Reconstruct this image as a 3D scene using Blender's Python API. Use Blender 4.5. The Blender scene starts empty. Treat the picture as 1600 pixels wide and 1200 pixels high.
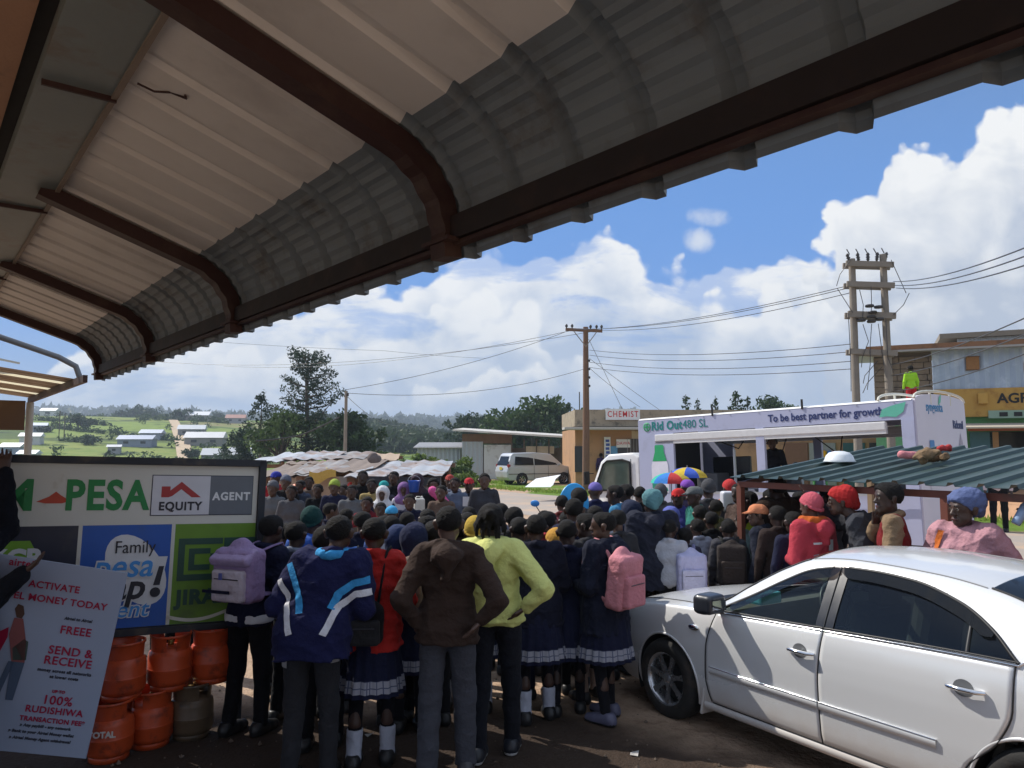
import bpy, bmesh, math, random
import numpy as np
from mathutils import Vector, Matrix
R = math.radians
rnd = random.Random(7)
SC = bpy.context.scene
COL = SC.collection

# ------------------------------------------------------------------ camera
PITCH = math.atan(100/1200)
cp, sp = math.cos(PITCH), math.sin(PITCH)
CAM = Vector((0, 0, 2.1))
cd = bpy.data.cameras.new('camera'); cam = bpy.data.objects.new('camera', cd); COL.objects.link(cam)
cam.location = CAM; cam.rotation_euler = (math.pi/2 + PITCH, 0, 0)
cd.lens = 27; cd.sensor_width = 36; cd.clip_start = 0.05; cd.clip_end = 20000
SC.camera = cam

def P(px, py, Y):
    """world point at depth Y seen where the photograph has (px, py)"""
    x, v = (px-800)/1200, (600-py)/1200
    d = Vector((x, cp - v*sp, sp + v*cp)); s = Y/d.y
    return Vector((d.x*s, Y, 2.1 + d.z*s))
def PX(px, Y, z=1.2):
    f = Y*cp + (z-2.1)*sp
    return (px-800)/1200*f
def ZY(py, Y):
    return P(800, py, Y).z

# ------------------------------------------------------------------ sun, sky, exposure
SUN_AZ = R(32); SUN_EL = R(45)          # from the far left
SUN = Vector((-math.cos(SUN_AZ)*math.cos(SUN_EL), math.sin(SUN_AZ)*math.cos(SUN_EL), math.sin(SUN_EL)))
sl = bpy.data.lights.new('sun', 'SUN'); sl.energy = 4.5; sl.angle = R(0.53); sl.color = (1, .945, .86)
so = bpy.data.objects.new('sun', sl); COL.objects.link(so)
so.rotation_euler = (-SUN).to_track_quat('-Z', 'Y').to_euler()
SC.view_settings.view_transform = 'Standard'; SC.view_settings.look = 'None'
SC.view_settings.exposure = 0.25; SC.view_settings.gamma = 1
SC.cycles.use_denoising = True
SC.cycles.max_bounces = 8; SC.cycles.transparent_max_bounces = 12
SC.cycles.sample_clamp_indirect = 6

class NT:
    def __init__(s, tree): s.t = tree; s.n = tree.nodes; s.l = tree.links
    def node(s, typ, **kw):
        n = s.n.new(typ)
        for k, v in kw.items():
            if k.startswith('i_'): n.inputs[k[2:].replace('_', ' ')].default_value = v
            else: setattr(n, k, v)
        return n
    def put(s, sock, v):
        if hasattr(v, 'is_linked') or isinstance(v, bpy.types.NodeSocket): s.l.new(v, sock)
        else: sock.default_value = v
    def math(s, op, a, b=0.0, c=None, clamp=False):
        n = s.n.new('ShaderNodeMath'); n.operation = op; n.use_clamp = clamp
        s.put(n.inputs[0], a); s.put(n.inputs[1], b)
        if c is not None: s.put(n.inputs[2], c)
        return n.outputs[0]
    def mix(s, f, a, b, typ='MIX'):
        n = s.n.new('ShaderNodeMix'); n.data_type = 'RGBA'; n.blend_type = typ
        s.put(n.inputs[0], f); s.put(n.inputs[6], a); s.put(n.inputs[7], b)
        return n.outputs[2]
    def smooth(s, x, a, b):
        n = s.n.new('ShaderNodeMapRange'); n.interpolation_type = 'SMOOTHSTEP'
        s.put(n.inputs[0], x); s.put(n.inputs[1], a); s.put(n.inputs[2], b)
        return n.outputs[0]
    def noise(s, vec, scale, detail=4, rough=.55, dist=0.0):
        n = s.n.new('ShaderNodeTexNoise'); n.inputs['Scale'].default_value = scale
        n.inputs['Detail'].default_value = detail; n.inputs['Roughness'].default_value = rough
        n.inputs['Distortion'].default_value = dist
        if vec is not None: s.l.new(vec, n.inputs['Vector'])
        return n.outputs['Fac']
    def vec(s, x, y, z):
        n = s.n.new('ShaderNodeCombineXYZ')
        for i, v in enumerate((x, y, z)): s.put(n.inputs[i], v)
        return n.outputs[0]

def c4(c): return (c[0], c[1], c[2], 1.0)
def srgb(r, g, b):
    f = lambda v: (v/255/12.92) if v/255 <= .04045 else ((v/255+.055)/1.055)**2.4
    return (f(r), f(g), f(b))

def build_world():
    w = bpy.data.worlds.new('World'); SC.world = w; w.use_nodes = True
    t = NT(w.node_tree); w.node_tree.nodes.clear()
    out = t.node('ShaderNodeOutputWorld'); bg = t.node('ShaderNodeBackground'); bg.inputs['Strength'].default_value = .105
    t.l.new(bg.outputs[0], out.inputs[0])
    sky = t.node('ShaderNodeTexSky'); sky.sky_type = 'NISHITA'; sky.sun_disc = False
    sky.sun_elevation = SUN_EL; sky.sun_rotation = math.atan2(SUN.x, SUN.y) % (2*math.pi)
    sky.altitude = 2200; sky.air_density = 1.15; sky.dust_density = .35; sky.ozone_density = 1.6
    tc = t.node('ShaderNodeTexCoord'); sep = t.node('ShaderNodeSeparateXYZ'); t.l.new(tc.outputs['Generated'], sep.inputs[0])
    X, Y, Z = sep.outputs
    ay = t.math('ADD', t.math('ABSOLUTE', Y), .06)
    u = t.math('DIVIDE', X, ay); v = t.math('DIVIDE', Z, ay)      # compass direction and height over the horizon
    uv = t.vec(u, v, 0)
    n1 = t.noise(uv, 7.5, 9, .6, .25); n2 = t.noise(uv, 2.6, 4, .5); n3 = t.noise(uv, 22, 5, .6)
    wrp = t.node('ShaderNodeTexNoise'); wrp.inputs['Scale'].default_value = 9; wrp.inputs['Detail'].default_value = 3; t.l.new(uv, wrp.inputs['Vector'])
    wv = t.node('ShaderNodeVectorMath', operation='MULTIPLY_ADD'); t.l.new(wrp.outputs['Color'], wv.inputs[0]); wv.inputs[1].default_value = (.05, .05, 0); t.l.new(uv, wv.inputs[2])
    def cells(sc):
        q = t.node('ShaderNodeTexVoronoi'); q.feature = 'SMOOTH_F1'; q.voronoi_dimensions = '2D'; q.inputs['Scale'].default_value = sc; q.inputs['Smoothness'].default_value = .35; t.l.new(wv.outputs[0], q.inputs['Vector']); return q.outputs['Distance']
    k1, k2, k3 = cells(11), cells(25), cells(58)
    billow = t.math('ADD', t.math('MULTIPLY', t.math('SUBTRACT', .45, k1), .060), t.math('ADD', t.math('MULTIPLY', t.math('SUBTRACT', .45, k2), .034), t.math('MULTIPLY', t.math('SUBTRACT', .45, k3), .016)))
    billow = t.math('ADD', billow, t.math('MULTIPLY', t.math('SUBTRACT', n1, .5), .06))
    def curve(pts):                                               # top edge of a cloud bank over the compass direction
        fc = t.node('ShaderNodeFloatCurve'); cm = fc.mapping; cm.use_clip = False; c = cm.curves[0]
        pts = [((a+2)/4, b) for a, b in pts]
        c.points[0].location = pts[0]; c.points[1].location = pts[-1]
        for p in pts[1:-1]: c.points.new(*p)
        for q in c.points: q.handle_type = 'AUTO_CLAMPED' if q.location[1] > -.1 else 'VECTOR'
        cm.update()
        f = t.math('DIVIDE', t.math('ADD', u, 2.0), 4.0, clamp=True)
        t.l.new(f, fc.inputs['Value']); return fc.outputs[0]
    def uvp(px, py):
        d = P(px, py, 1.0); return (d.x, d.z-2.1)
    top_pts = [(-2, .12)] + [uvp(*q) for q in [(150, 560), (300, 505), (450, 465), (600, 430), (720, 395), (800, 398), (845, 388), (890, 378), (960, 376), (1030, 398), (1090, 430), (1150, 418), (1220, 402), (1290, 398), (1318, 385), (1345, 262), (1420, 244), (1480, 215), (1560, 180), (1640, 165)]] + [(1.0, .45), (2, .3)]
    n4 = t.noise(t.vec(t.math('MULTIPLY', u, .8), t.math('MULTIPLY', v, 2.6), 3.1), 5.2, 9, .62, .3)
    n5 = t.noise(t.vec(u, t.math('MULTIPLY', v, 1.5), 1.7), 8.0, 7, .58, .4)
    hz = t.smooth(v, .20, .03)
    skyc = t.mix(t.math('MULTIPLY', t.smooth(v, .75, .2), .85), sky.outputs[0], (.62, 2.35, 6.4, 1))
    fin = t.mix(t.math('MULTIPLY', hz, .9), skyc, (1.75, 3.2, 5.6, 1))
    def layer(fin, pts, rim, deep, gone, amt, white=(8.1, 8.1, 7.95, 1), grey=(3.9, 4.65, 5.9, 1), holes=0.0, soft=.014, side=.08):
        """one bank: crisp sunlit top edge, greyer body, dissolving downwards between deep and gone below its top"""
        e = t.math('ADD', t.math('SUBTRACT', curve([(-2, uvp(*pts[0])[1])]+[uvp(*q) for q in pts]+[(2, uvp(*pts[-1])[1])]), v), t.math('SUBTRACT', billow, .016))
        a = t.math('MULTIPLY', t.smooth(e, 0.0, soft), t.smooth(e, gone, deep))
        ub = t.math('ADD', u, t.math('MULTIPLY', billow, 1.6)); u0, u1 = uvp(*pts[0])[0], uvp(*pts[-1])[0]
        a = t.math('MULTIPLY', a, t.smooth(ub, u0, u0+side))
        if pts[-1][0] < 1590: a = t.math('MULTIPLY', a, t.smooth(t.math('SUBTRACT', u, t.math('MULTIPLY', billow, 1.6)), u1, u1-side))
        if holes: a = t.math('MULTIPLY', a, t.math('SUBTRACT', 1.0, t.math('MULTIPLY', t.smooth(n4, .52, .40), holes)))
        sh = t.math('ADD', t.smooth(e, .0, rim), t.math('MULTIPLY', t.math('SUBTRACT', n5, .5), 2.3)); sh = t.math('ADD', sh, t.math('MULTIPLY', t.math('SUBTRACT', k2, .42), .6)); sh = t.math('SUBTRACT', sh, .20, None, True)
        return t.mix(t.math('MULTIPLY', a, amt), fin, t.mix(sh, white, grey))
    fin = layer(fin, [(60, 600), (150, 560), (300, 510), (450, 470), (600, 440), (720, 405), (800, 404), (845, 392), (890, 382), (960, 380), (1030, 402), (1090, 434), (1150, 420), (1220, 408), (1290, 405), (1400, 400), (1640, 390)], .11, .13, .27, .95, holes=.62)
    fin = layer(fin, [(300, 570), (420, 540), (520, 520), (640, 500), (740, 470), (800, 480), (870, 520), (960, 560)], .09, .02, .15, .75, holes=.8)
    fin = layer(fin, [(1030, 545), (1070, 500), (1105, 482), (1170, 468), (1230, 455), (1290, 440), (1400, 440), (1640, 430)], .09, .10, .20, .9)
    fin = layer(fin, [(600, 605), (640, 598), (680, 590), (720, 575), (780, 572), (850, 560), (890, 560), (930, 590)], .05, .02, .085, .9, soft=.01)
    fin = layer(fin, [(1258, 326), (1285, 312), (1330, 292), (1352, 262), (1420, 248), (1480, 216), (1560, 180), (1640, 165)], .20, .34, .46, .97, side=.014, grey=(4.0, 4.55, 5.5, 1))
    def puff(px, py, su, sv):
        a, b = uvp(px, py)
        q = t.math('ADD', t.math('POWER', t.math('DIVIDE', t.math('SUBTRACT', u, a), su), 2), t.math('POWER', t.math('DIVIDE', t.math('SUBTRACT', v, b), sv), 2))
        return t.smooth(t.math('ADD', t.math('SUBTRACT', 1.0, q), t.math('MULTIPLY', t.math('SUBTRACT', n1, .5), 4.2)), .15, 1.3)
    for q in [(1092, 360, .034, .016), (1076, 394, .024, .020)]:
        fin = t.mix(t.math('MULTIPLY', puff(*q), .8), fin, (6.6, 6.9, 7.3, 1))
    # unseen bright cloud overhead and behind the viewer, added to lift the shade
    up = t.math('MAXIMUM', t.smooth(Z, .62, .9), t.math('MULTIPLY', t.smooth(Y, .05, -.35), t.smooth(Z, .0, .25)))
    fin = t.mix(up, fin, t.mix(n2, (3.0, 4.2, 6.6, 1), (6.5, 6.8, 7.2, 1)))
    t.l.new(fin, bg.inputs['Color'])
build_world()

# ------------------------------------------------------------------ materials
MATS = {}
def newmat(name):
    m = bpy.data.materials.new(name); m.use_nodes = True
    t = NT(m.node_tree); b = m.node_tree.nodes['Principled BSDF']
    return m, t, b
def mat(name, col, rough=.6, metal=0.0, var=.12, vscale=9.0, bump=0.0, bscale=60.0, coat=0.0, spec=None, dirt=None, dscale=3.0, dlo=.5, dhi=.7, sheen=0.0, wrinkle=False):
    if name in MATS: return MATS[name]
    m, t, b = newmat(name)
    tc = t.node('ShaderNodeTexCoord'); ov = tc.outputs['Object']
    n = t.noise(ov, vscale, 5)
    f = t.math('ADD', 1.0-var, t.math('MULTIPLY', n, 2*var))
    colr = t.mix(1.0, c4(col), t.vec(f, f, f), 'MULTIPLY')
    if dirt is not None:
        dn = t.smooth(t.noise(ov, dscale, 6, .65), dlo, dhi)
        colr = t.mix(dn, colr, c4(dirt))
    t.l.new(colr, b.inputs['Base Color'])
    rr = t.math('ADD', rough-.06, t.math('MULTIPLY', t.noise(ov, vscale*2.3, 3), .12), clamp=True)
    t.l.new(rr, b.inputs['Roughness'])
    b.inputs['Metallic'].default_value = metal
    if coat: b.inputs['Coat Weight'].default_value = coat; b.inputs['Coat Roughness'].default_value = .06
    if spec is not None: b.inputs['Specular IOR Level'].default_value = spec
    if sheen: b.inputs['Sheen Weight'].default_value = sheen
    if wrinkle:
        nz = t.node('ShaderNodeTexNoise'); nz.noise_type = 'RIDGED_MULTIFRACTAL'; nz.inputs['Scale'].default_value = 5.5; nz.inputs['Detail'].default_value = 2.5; nz.inputs['Distortion'].default_value = .6
        t.l.new(ov, nz.inputs['Vector']); b2 = t.node('ShaderNodeBump'); b2.inputs['Strength'].default_value = .7; b2.inputs['Distance'].default_value = .032; t.l.new(nz.outputs['Fac'], b2.inputs['Height']); t.l.new(b2.outputs[0], b.inputs['Normal'])
    if bump:
        bp = t.node('ShaderNodeBump'); bp.inputs['Strength'].default_value = bump; bp.inputs['Distance'].default_value = .02
        t.l.new(t.noise(ov, bscale, 4), bp.inputs['Height']); t.l.new(bp.outputs[0], b.inputs['Normal'])
        if wrinkle: t.l.new(b2.outputs[0], bp.inputs['Normal'])
    MATS[name] = m; return m
def cloth(col, shiny=False):
    k = 'cloth_%02x%02x%02x%s' % tuple([int(min(1, c)**.45*255) for c in col] + ['s' if shiny else ''])
    return mat(k, col, .55 if shiny else .88, 0, .2, 11, .5, 38, spec=.12 if not shiny else .4, sheen=0 if shiny else .03, wrinkle=True)
def skin(tone=0):
    c = [(.060, .030, .020), (.040, .020, .0135), (.085, .045, .030)][tone % 3]
    return mat('skin_%d' % (tone % 3), c, .48, 0, .10, 20, .12, 120)
def glassmat(name, tint, refl=1.0):
    if name in MATS: return MATS[name]
    m, t, b = newmat(name); m.node_tree.nodes.remove(b)
    out = [n for n in m.node_tree.nodes if n.type == 'OUTPUT_MATERIAL'][0]
    tr = t.node('ShaderNodeBsdfTransparent'); tr.inputs[0].default_value = c4(tint)
    gl = t.node('ShaderNodeBsdfGlossy'); gl.inputs['Roughness'].default_value = .03; gl.inputs[0].default_value = (1, 1, 1, 1)
    fr = t.node('ShaderNodeFresnel'); fr.inputs[0].default_value = 1.5
    mx = t.node('ShaderNodeMixShader'); t.l.new(t.math('MULTIPLY', fr.outputs[0], refl, clamp=True), mx.inputs[0])
    t.l.new(tr.outputs[0], mx.inputs[1]); t.l.new(gl.outputs[0], mx.inputs[2]); t.l.new(mx.outputs[0], out.inputs[0])
    MATS[name] = m; return m

# ------------------------------------------------------------------ objects
def tag(o, label=None, cat=None, group=None, kind=None):
    if label: o['label'] = label
    if cat: o['category'] = cat
    if group: o['group'] = group
    if kind: o['kind'] = kind
    return o
def empty(name, loc=(0, 0, 0), rz=0.0, label=None, cat=None, group=None, scale=1.0):
    o = bpy.data.objects.new(name, None); COL.objects.link(o); o.empty_display_size = .1
    o.location = loc; o.rotation_euler = (0, 0, rz); o.scale = (scale,)*3
    return tag(o, label, cat, group)
def link(name, me, mats, parent=None):
    o = bpy.data.objects.new(name, me); COL.objects.link(o)
    if mats is not None:
        if not isinstance(mats, (list, tuple)): mats = [mats]
        if len(me.materials) == 0:
            for m in mats: me.materials.append(m)
        else:
            for i, m in enumerate(mats):
                if me.materials[i] != m: o.material_slots[i].link = 'OBJECT'; o.material_slots[i].material = m
    if parent is not None: o.parent = parent
    return o
def npmesh(name, V, F, mi=None, smooth=True):
    """mesh from numpy arrays; F is (n,4) or (n,3)"""
    me = bpy.data.meshes.new(name); V = np.asarray(V, np.float32); F = np.asarray(F, np.int32)
    k = F.shape[1]
    me.vertices.add(len(V)); me.vertices.foreach_set('co', V.ravel())
    me.loops.add(F.size); me.loops.foreach_set('vertex_index', F.ravel())
    me.polygons.add(len(F)); me.polygons.foreach_set('loop_start', np.arange(0, F.size, k, dtype=np.int32))
    try: me.polygons.foreach_set('loop_total', np.full(len(F), k, np.int32))
    except Exception: pass
    if mi is not None: me.polygons.foreach_set('material_index', np.asarray(mi, np.int32))
    me.polygons.foreach_set('use_smooth', np.full(len(F), smooth, bool))
    me.update(calc_edges=True); me.validate(); return me

class MB:
    def __init__(s): s.v = []; s.f = []; s.m = []; s.sm = []
    def add(s, V, F, mi=0, smooth=False, M=None):
        b = len(s.v)
        for p in V:
            p = Vector(p)
            s.v.append(M @ p if M is not None else p)
        for f in F: s.f.append([i+b for i in f]); s.m.append(mi); s.sm.append(smooth)
        return s
    def box(s, c, size, M=None, mi=0, bev=0.0, rot=None):
        hx, hy, hz = size[0]/2, size[1]/2, size[2]/2; c = Vector(c)
        if bev > 0:
            bm = bmesh.new(); bmesh.ops.create_cube(bm, size=1)
            bmesh.ops.scale(bm, vec=size, verts=bm.verts)
            bmesh.ops.bevel(bm, geom=bm.edges[:], offset=min(bev, hx*.9, hy*.9, hz*.9), segments=2, profile=.6, affect='EDGES')
            V = [v.co.copy() for v in bm.verts]; bm.verts.index_update(); F = [[v.index for v in f.verts] for f in bm.faces]; bm.free()
        else:
            V = [Vector((x*hx, y*hy, z*hz)) for x in (-1, 1) for y in (-1, 1) for z in (-1, 1)]
            F = [(0, 1, 3, 2), (4, 6, 7, 5), (0, 4, 5, 1), (2, 3, 7, 6), (0, 2, 6, 4), (1, 5, 7, 3)]
        if rot is not None: V = [rot @ v for v in V]
        return s.add([v+c for v in V], F, mi, False, M)
    def tube(s, pts, r, n=8, mi=0, M=None, cap=True, flat=None, smooth=True):
        pts = [Vector(p) for p in pts]; rs = r if isinstance(r, (list, tuple)) else [r]*len(pts)
        V = []; F = []; prev = None
        for i, p in enumerate(pts):
            d = (pts[min(i+1, len(pts)-1)] - pts[max(i-1, 0)])
            d = d.normalized() if d.length > 1e-9 else Vector((0, 0, 1))
            if prev is None:
                a = Vector((0, 0, 1)) if abs(d.z) < .9 else Vector((1, 0, 0)); a = (a - d*a.dot(d)).normalized()
            else: a = (prev - d*prev.dot(d)).normalized()
            prev = a; b = d.cross(a)
            for k in range(n):
                t = 2*math.pi*k/n
                fa = flat if flat else 1.0
                V.append(p + a*math.cos(t)*rs[i]*fa + b*math.sin(t)*rs[i])
        for i in range(len(pts)-1):
            for k in range(n):
                F.append((i*n+k, i*n+(k+1) % n, (i+1)*n+(k+1) % n, (i+1)*n+k))
        s.add(V, F, mi, smooth, M)
        if cap:
            s.add(V[:n], [list(range(n))[::-1]], mi, False, M); s.add(V[-n:], [list(range(n))], mi, False, M)
        return s
    def bar(s, a, b, w, h, mi=0, M=None, up=(0, 0, 1)):
        a, b = Vector(a), Vector(b); d = (b-a).normalized(); u = Vector(up)
        u = (u - d*u.dot(d)); u = u.normalized() if u.length > 1e-6 else Vector((1, 0, 0)); r = d.cross(u)
        V = []
        for p in (a, b):
            for x, y in ((-1, -1), (1, -1), (1, 1), (-1, 1)): V.append(p + r*x*w/2 + u*y*h/2)
        F = [(0, 3, 2, 1), (4, 5, 6, 7)] + [(i, (i+1) % 4, 4+(i+1) % 4, 4+i) for i in range(4)]
        return s.add(V, F, mi, False, M)
    def lathe(s, prof, n=24, mi=0, M=None, smooth=True, axis='Z'):
        V = []; F = []; k = len(prof)
        for j in range(n):
            t = 2*math.pi*j/n
            for r, z in prof:
                x, y = r*math.cos(t), r*math.sin(t)
                V.append((x, y, z) if axis == 'Z' else ((x, z, y) if axis == 'Y' else (z, x, y)))
        for j in range(n):
            for i in range(k-1):
                q = (j*k+i, ((j+1) % n)*k+i, ((j+1) % n)*k+i+1, j*k+i+1)
                F.append(q if axis != 'Y' else q[::-1])
        return s.add(V, F, mi, smooth, M)
    def prism(s, poly, depth, M=None, mi=0):
        """poly in local x,z ; extruded along y from 0 to depth"""
        n = len(poly); V = [(x, 0, z) for x, z in poly] + [(x, depth, z) for x, z in poly]
        F = [list(range(n)), list(range(n, 2*n))[::-1]] + [((i+1) % n, i, n+i, n+(i+1) % n) for i in range(n)]
        return s.add(V, F, mi, False, M)
    def grid(s, rows, mi=0, smooth=True, M=None):
        k = len(rows[0]); V = [p for r in rows for p in r]
        F = [(i*k+j, i*k+j+1, (i+1)*k+j+1, (i+1)*k+j) for i in range(len(rows)-1) for j in range(k-1)]
        return s.add(V, F, mi, smooth, M)
    def build(s, name, mats, parent=None, recalc=True):
        me = bpy.data.meshes.new(name)
        me.from_pydata([tuple(p) for p in s.v], [], s.f)
        me.polygons.foreach_set('material_index', s.m); me.polygons.foreach_set('use_smooth', s.sm)
        if recalc:
            bm = bmesh.new(); bm.from_mesh(me); bmesh.ops.recalc_face_normals(bm, faces=bm.faces); bm.to_mesh(me); bm.free()
        me.update()
        return link(name, me, mats, parent)
def frame(o, x, y=None, z=None):
    """4x4 with origin o and axes"""
    x = Vector(x).normalized(); z = Vector(z or (0, 0, 1)); y = z.cross(x).normalized(); z = x.cross(y)
    M = Matrix.Identity(4)
    for i in range(3): M[i][0], M[i][1], M[i][2], M[i][3] = x[i], y[i], z[i], o[i]
    return M
def text(name, body, size, M, m, parent=None, bold=0.0, ext=.002, align='CENTER', sx=1.0, shear=0.0, space=1.0):
    """writing in the local x,z plane of M, facing local -y"""
    c = bpy.data.curves.new('writing', 'FONT'); c.body = body; c.size = size; c.extrude = ext; c.offset = bold
    c.align_x = align; c.align_y = 'CENTER'; c.shear = shear; c.space_character = space; c.resolution_u = 3
    o = bpy.data.objects.new('writing', c); COL.objects.link(o)
    bpy.context.view_layer.update()
    me = bpy.data.meshes.new_from_object(o.evaluated_get(bpy.context.evaluated_depsgraph_get()))
    bpy.data.objects.remove(o); bpy.data.curves.remove(c)
    T = M @ Matrix.Rotation(math.pi/2, 4, 'X') @ Matrix.Diagonal((sx, 1, 1, 1))
    me.transform(T); me.materials.clear()
    return link(name, me, m, parent)
def copy_tree(o, parent=None):
    c = o.copy(); COL.objects.link(c)
    if parent is not None: c.parent = parent
    for ch in list(o.children): copy_tree(ch, c)
    return c
# ------------------------------------------------------------------ distance-field modelling (people, bags, cloth bundles)
def rot_from(v): return np.array(v, float)
class SDF:
    """smooth union of round cones, ellipsoids and rounded boxes, turned into one continuous surface"""
    def __init__(s): s.p = []
    def cone(s, a, b, ra, rb, fy=1.0, k=.02, op='u'):
        s.p.append(('c', np.array(a, float), np.array(b, float), ra, rb, fy, k, op)); return s
    def ell(s, c, r, k=.02, op='u', M=None):
        s.p.append(('e', np.array(c, float), np.array(r, float), M, 0, 0, k, op)); return s
    def box(s, c, h, r, k=.01, op='u', M=None):
        s.p.append(('b', np.array(c, float), np.array(h, float), r, M, 0, k, op)); return s
    def cut(s, p, n):
        s.p.append(('p', np.array(p, float), np.array(n, float)/np.linalg.norm(n), 0, 0, 0, 0, 'cut')); return s
    def mesh(s, h, disp=None):
        lo = np.full(3, 1e9); hi = -lo
        B = []
        for q in s.p:
            if q[0] == 'c':
                r = max(q[3], q[4])*max(1, 1/q[5]); l = np.minimum(q[1], q[2])-r; u = np.maximum(q[1], q[2])+r
            elif q[0] == 'e': rr = q[2].max() if q[3] is not None else q[2]; l = q[1]-rr; u = q[1]+rr
            elif q[0] == 'b': rr = (np.linalg.norm(q[2]) if q[4] is not None else q[2]) + q[3]; l = q[1]-rr; u = q[1]+rr
            else: B.append(None); continue
            B.append((l, u))
            if q[7] == 'u': lo = np.minimum(lo, l); hi = np.maximum(hi, u)
        lo = lo-.03; hi = hi+.03
        n = np.ceil((hi-lo)/h).astype(int)+2
        ax = [lo[i]+h*np.arange(n[i]) for i in range(3)]
        f = np.full(n, 1.0, np.float32)
        for q, b in zip(s.p, B):
            if q[0] == 'p':
                d = (ax[0][:, None, None]-q[1][0])*q[2][0] + (ax[1][None, :, None]-q[1][1])*q[2][1] + (ax[2][None, None, :]-q[1][2])*q[2][2]
                np.maximum(f, d, out=f); continue
            m = q[6]*1.5+2*h+.012
            i0 = np.clip(np.floor((b[0]-m-lo)/h).astype(int), 0, n-1); i1 = np.clip(np.ceil((b[1]+m-lo)/h).astype(int)+1, 1, n)
            if (i1 <= i0).any(): continue
            sl = tuple(slice(i0[i], i1[i]) for i in range(3))
            X = ax[0][sl[0]][:, None, None]; Y = ax[1][sl[1]][None, :, None]; Z = ax[2][sl[2]][None, None, :]
            if q[0] == 'c':
                a, bb, ra, rb, fy = q[1:6]
                ab = bb-a; L = (ab*ab).sum()+1e-12
                px, py, pz = X-a[0], Y-a[1], Z-a[2]
                t = np.clip((px*ab[0]+py*ab[1]+pz*ab[2])/L, 0, 1)
                dy = (py-t*ab[1])*fy
                d = np.sqrt((px-t*ab[0])**2+dy*dy+(pz-t*ab[2])**2)-(ra+(rb-ra)*t)
                if fy > 1: d = d/(1+(fy-1)*.5)
            elif q[0] == 'e':
                c, r, M = q[1:4]; x, y, z = X-c[0], Y-c[1], Z-c[2]
                if M is not None: x, y, z = (M[0][i]*x+M[1][i]*y+M[2][i]*z for i in range(3))
                g = np.sqrt((x/r[0])**2+(y/r[1])**2+(z/r[2])**2); d = (g-1)*r.min()*.9 + (g-1)*0
            else:
                c, hh, r, M = q[1:5]; x, y, z = X-c[0], Y-c[1], Z-c[2]
                if M is not None: x, y, z = (M[0][i]*x+M[1][i]*y+M[2][i]*z for i in range(3))
                qx, qy, qz = np.abs(x)-hh[0], np.abs(y)-hh[1], np.abs(z)-hh[2]
                d = np.sqrt(np.maximum(qx, 0)**2+np.maximum(qy, 0)**2+np.maximum(qz, 0)**2)+np.minimum(np.maximum(np.maximum(qx, qy), qz), 0)-r
            k = q[6]; F0 = f[sl]
            if q[7] == 'u':
                if k > 0:
                    hh2 = np.clip(.5+.5*(F0-d)/k, 0, 1); f[sl] = F0*(1-hh2)+d*hh2-k*hh2*(1-hh2)
                else: f[sl] = np.minimum(F0, d)
            else: f[sl] = np.maximum(F0, -d)
        if disp is not None:
            amp, seed, fr = disp
            rg = np.random.default_rng(seed); D = 0
            near = np.abs(f) < .06
            I = np.argwhere(near); Pn = lo+I*h
            w = np.zeros(len(I))
            wp = Pn + .02*np.sin(Pn[:, [1, 2, 0]]*17+rg.random(3)*6)
            for j in range(7):
                kv = rg.normal(size=3)*np.array([1, 1, 1.25]); kv = kv/np.linalg.norm(kv)*fr*(.5+rg.random()*1.3)
                w += np.sqrt(np.abs(np.sin(wp@kv+rg.random()*6.28)))-.75
            f[near] += (w*amp/2.2).astype(np.float32)
        return nets(f, lo, h)
CORN = np.array([[i, j, k] for i in (0, 1) for j in (0, 1) for k in (0, 1)])
EDG = [(a, b) for a in range(8) for b in range(a+1, 8) if abs(CORN[a]-CORN[b]).sum() == 1]
def nets(f, lo, h):
    s = f < 0
    c = np.zeros(np.array(f.shape)-1, np.int8)
    for o in CORN: c += s[o[0]:f.shape[0]-1+o[0], o[1]:f.shape[1]-1+o[1], o[2]:f.shape[2]-1+o[2]]
    act = (c > 0) & (c < 8); idx = np.argwhere(act)
    vals = np.stack([f[idx[:, 0]+o[0], idx[:, 1]+o[1], idx[:, 2]+o[2]] for o in CORN], 1)
    acc = np.zeros((len(idx), 3)); cnt = np.zeros(len(idx))
    for a, b in EDG:
        m = (vals[:, a] < 0) != (vals[:, b] < 0)
        den = np.where(m, vals[:, a]-vals[:, b], 1); t = np.where(m, vals[:, a]/den, 0)
        p = CORN[a]+t[:, None]*(CORN[b]-CORN[a]); acc += np.where(m[:, None], p, 0); cnt += m
    V = lo+(idx+acc/cnt[:, None])*h
    gid = np.full(act.shape, -1, np.int64); gid[tuple(idx.T)] = np.arange(len(idx))
    Q = []
    for a in range(3):
        s0 = np.take(s, range(s.shape[a]-1), a); s1 = np.take(s, range(1, s.shape[a]), a)
        E = np.argwhere(s0 != s1); b, c2 = (a+1) % 3, (a+2) % 3
        E = E[(E[:, b] > 0) & (E[:, c2] > 0) & (E[:, b] < act.shape[b]) & (E[:, c2] < act.shape[c2])]
        if len(E) == 0: continue
        ins = s0[tuple(E.T)]
        def g(db, dc):
            K = E.copy(); K[:, b] -= db; K[:, c2] -= dc; return gid[tuple(K.T)]
        q = np.stack([g(1, 1), g(0, 1), g(0, 0), g(1, 0)], 1)
        q = np.where(ins[:, None], q, q[:, ::-1]); Q.append(q)
    F = np.concatenate(Q); F = F[(F >= 0).all(1)]
    return V, F

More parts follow.
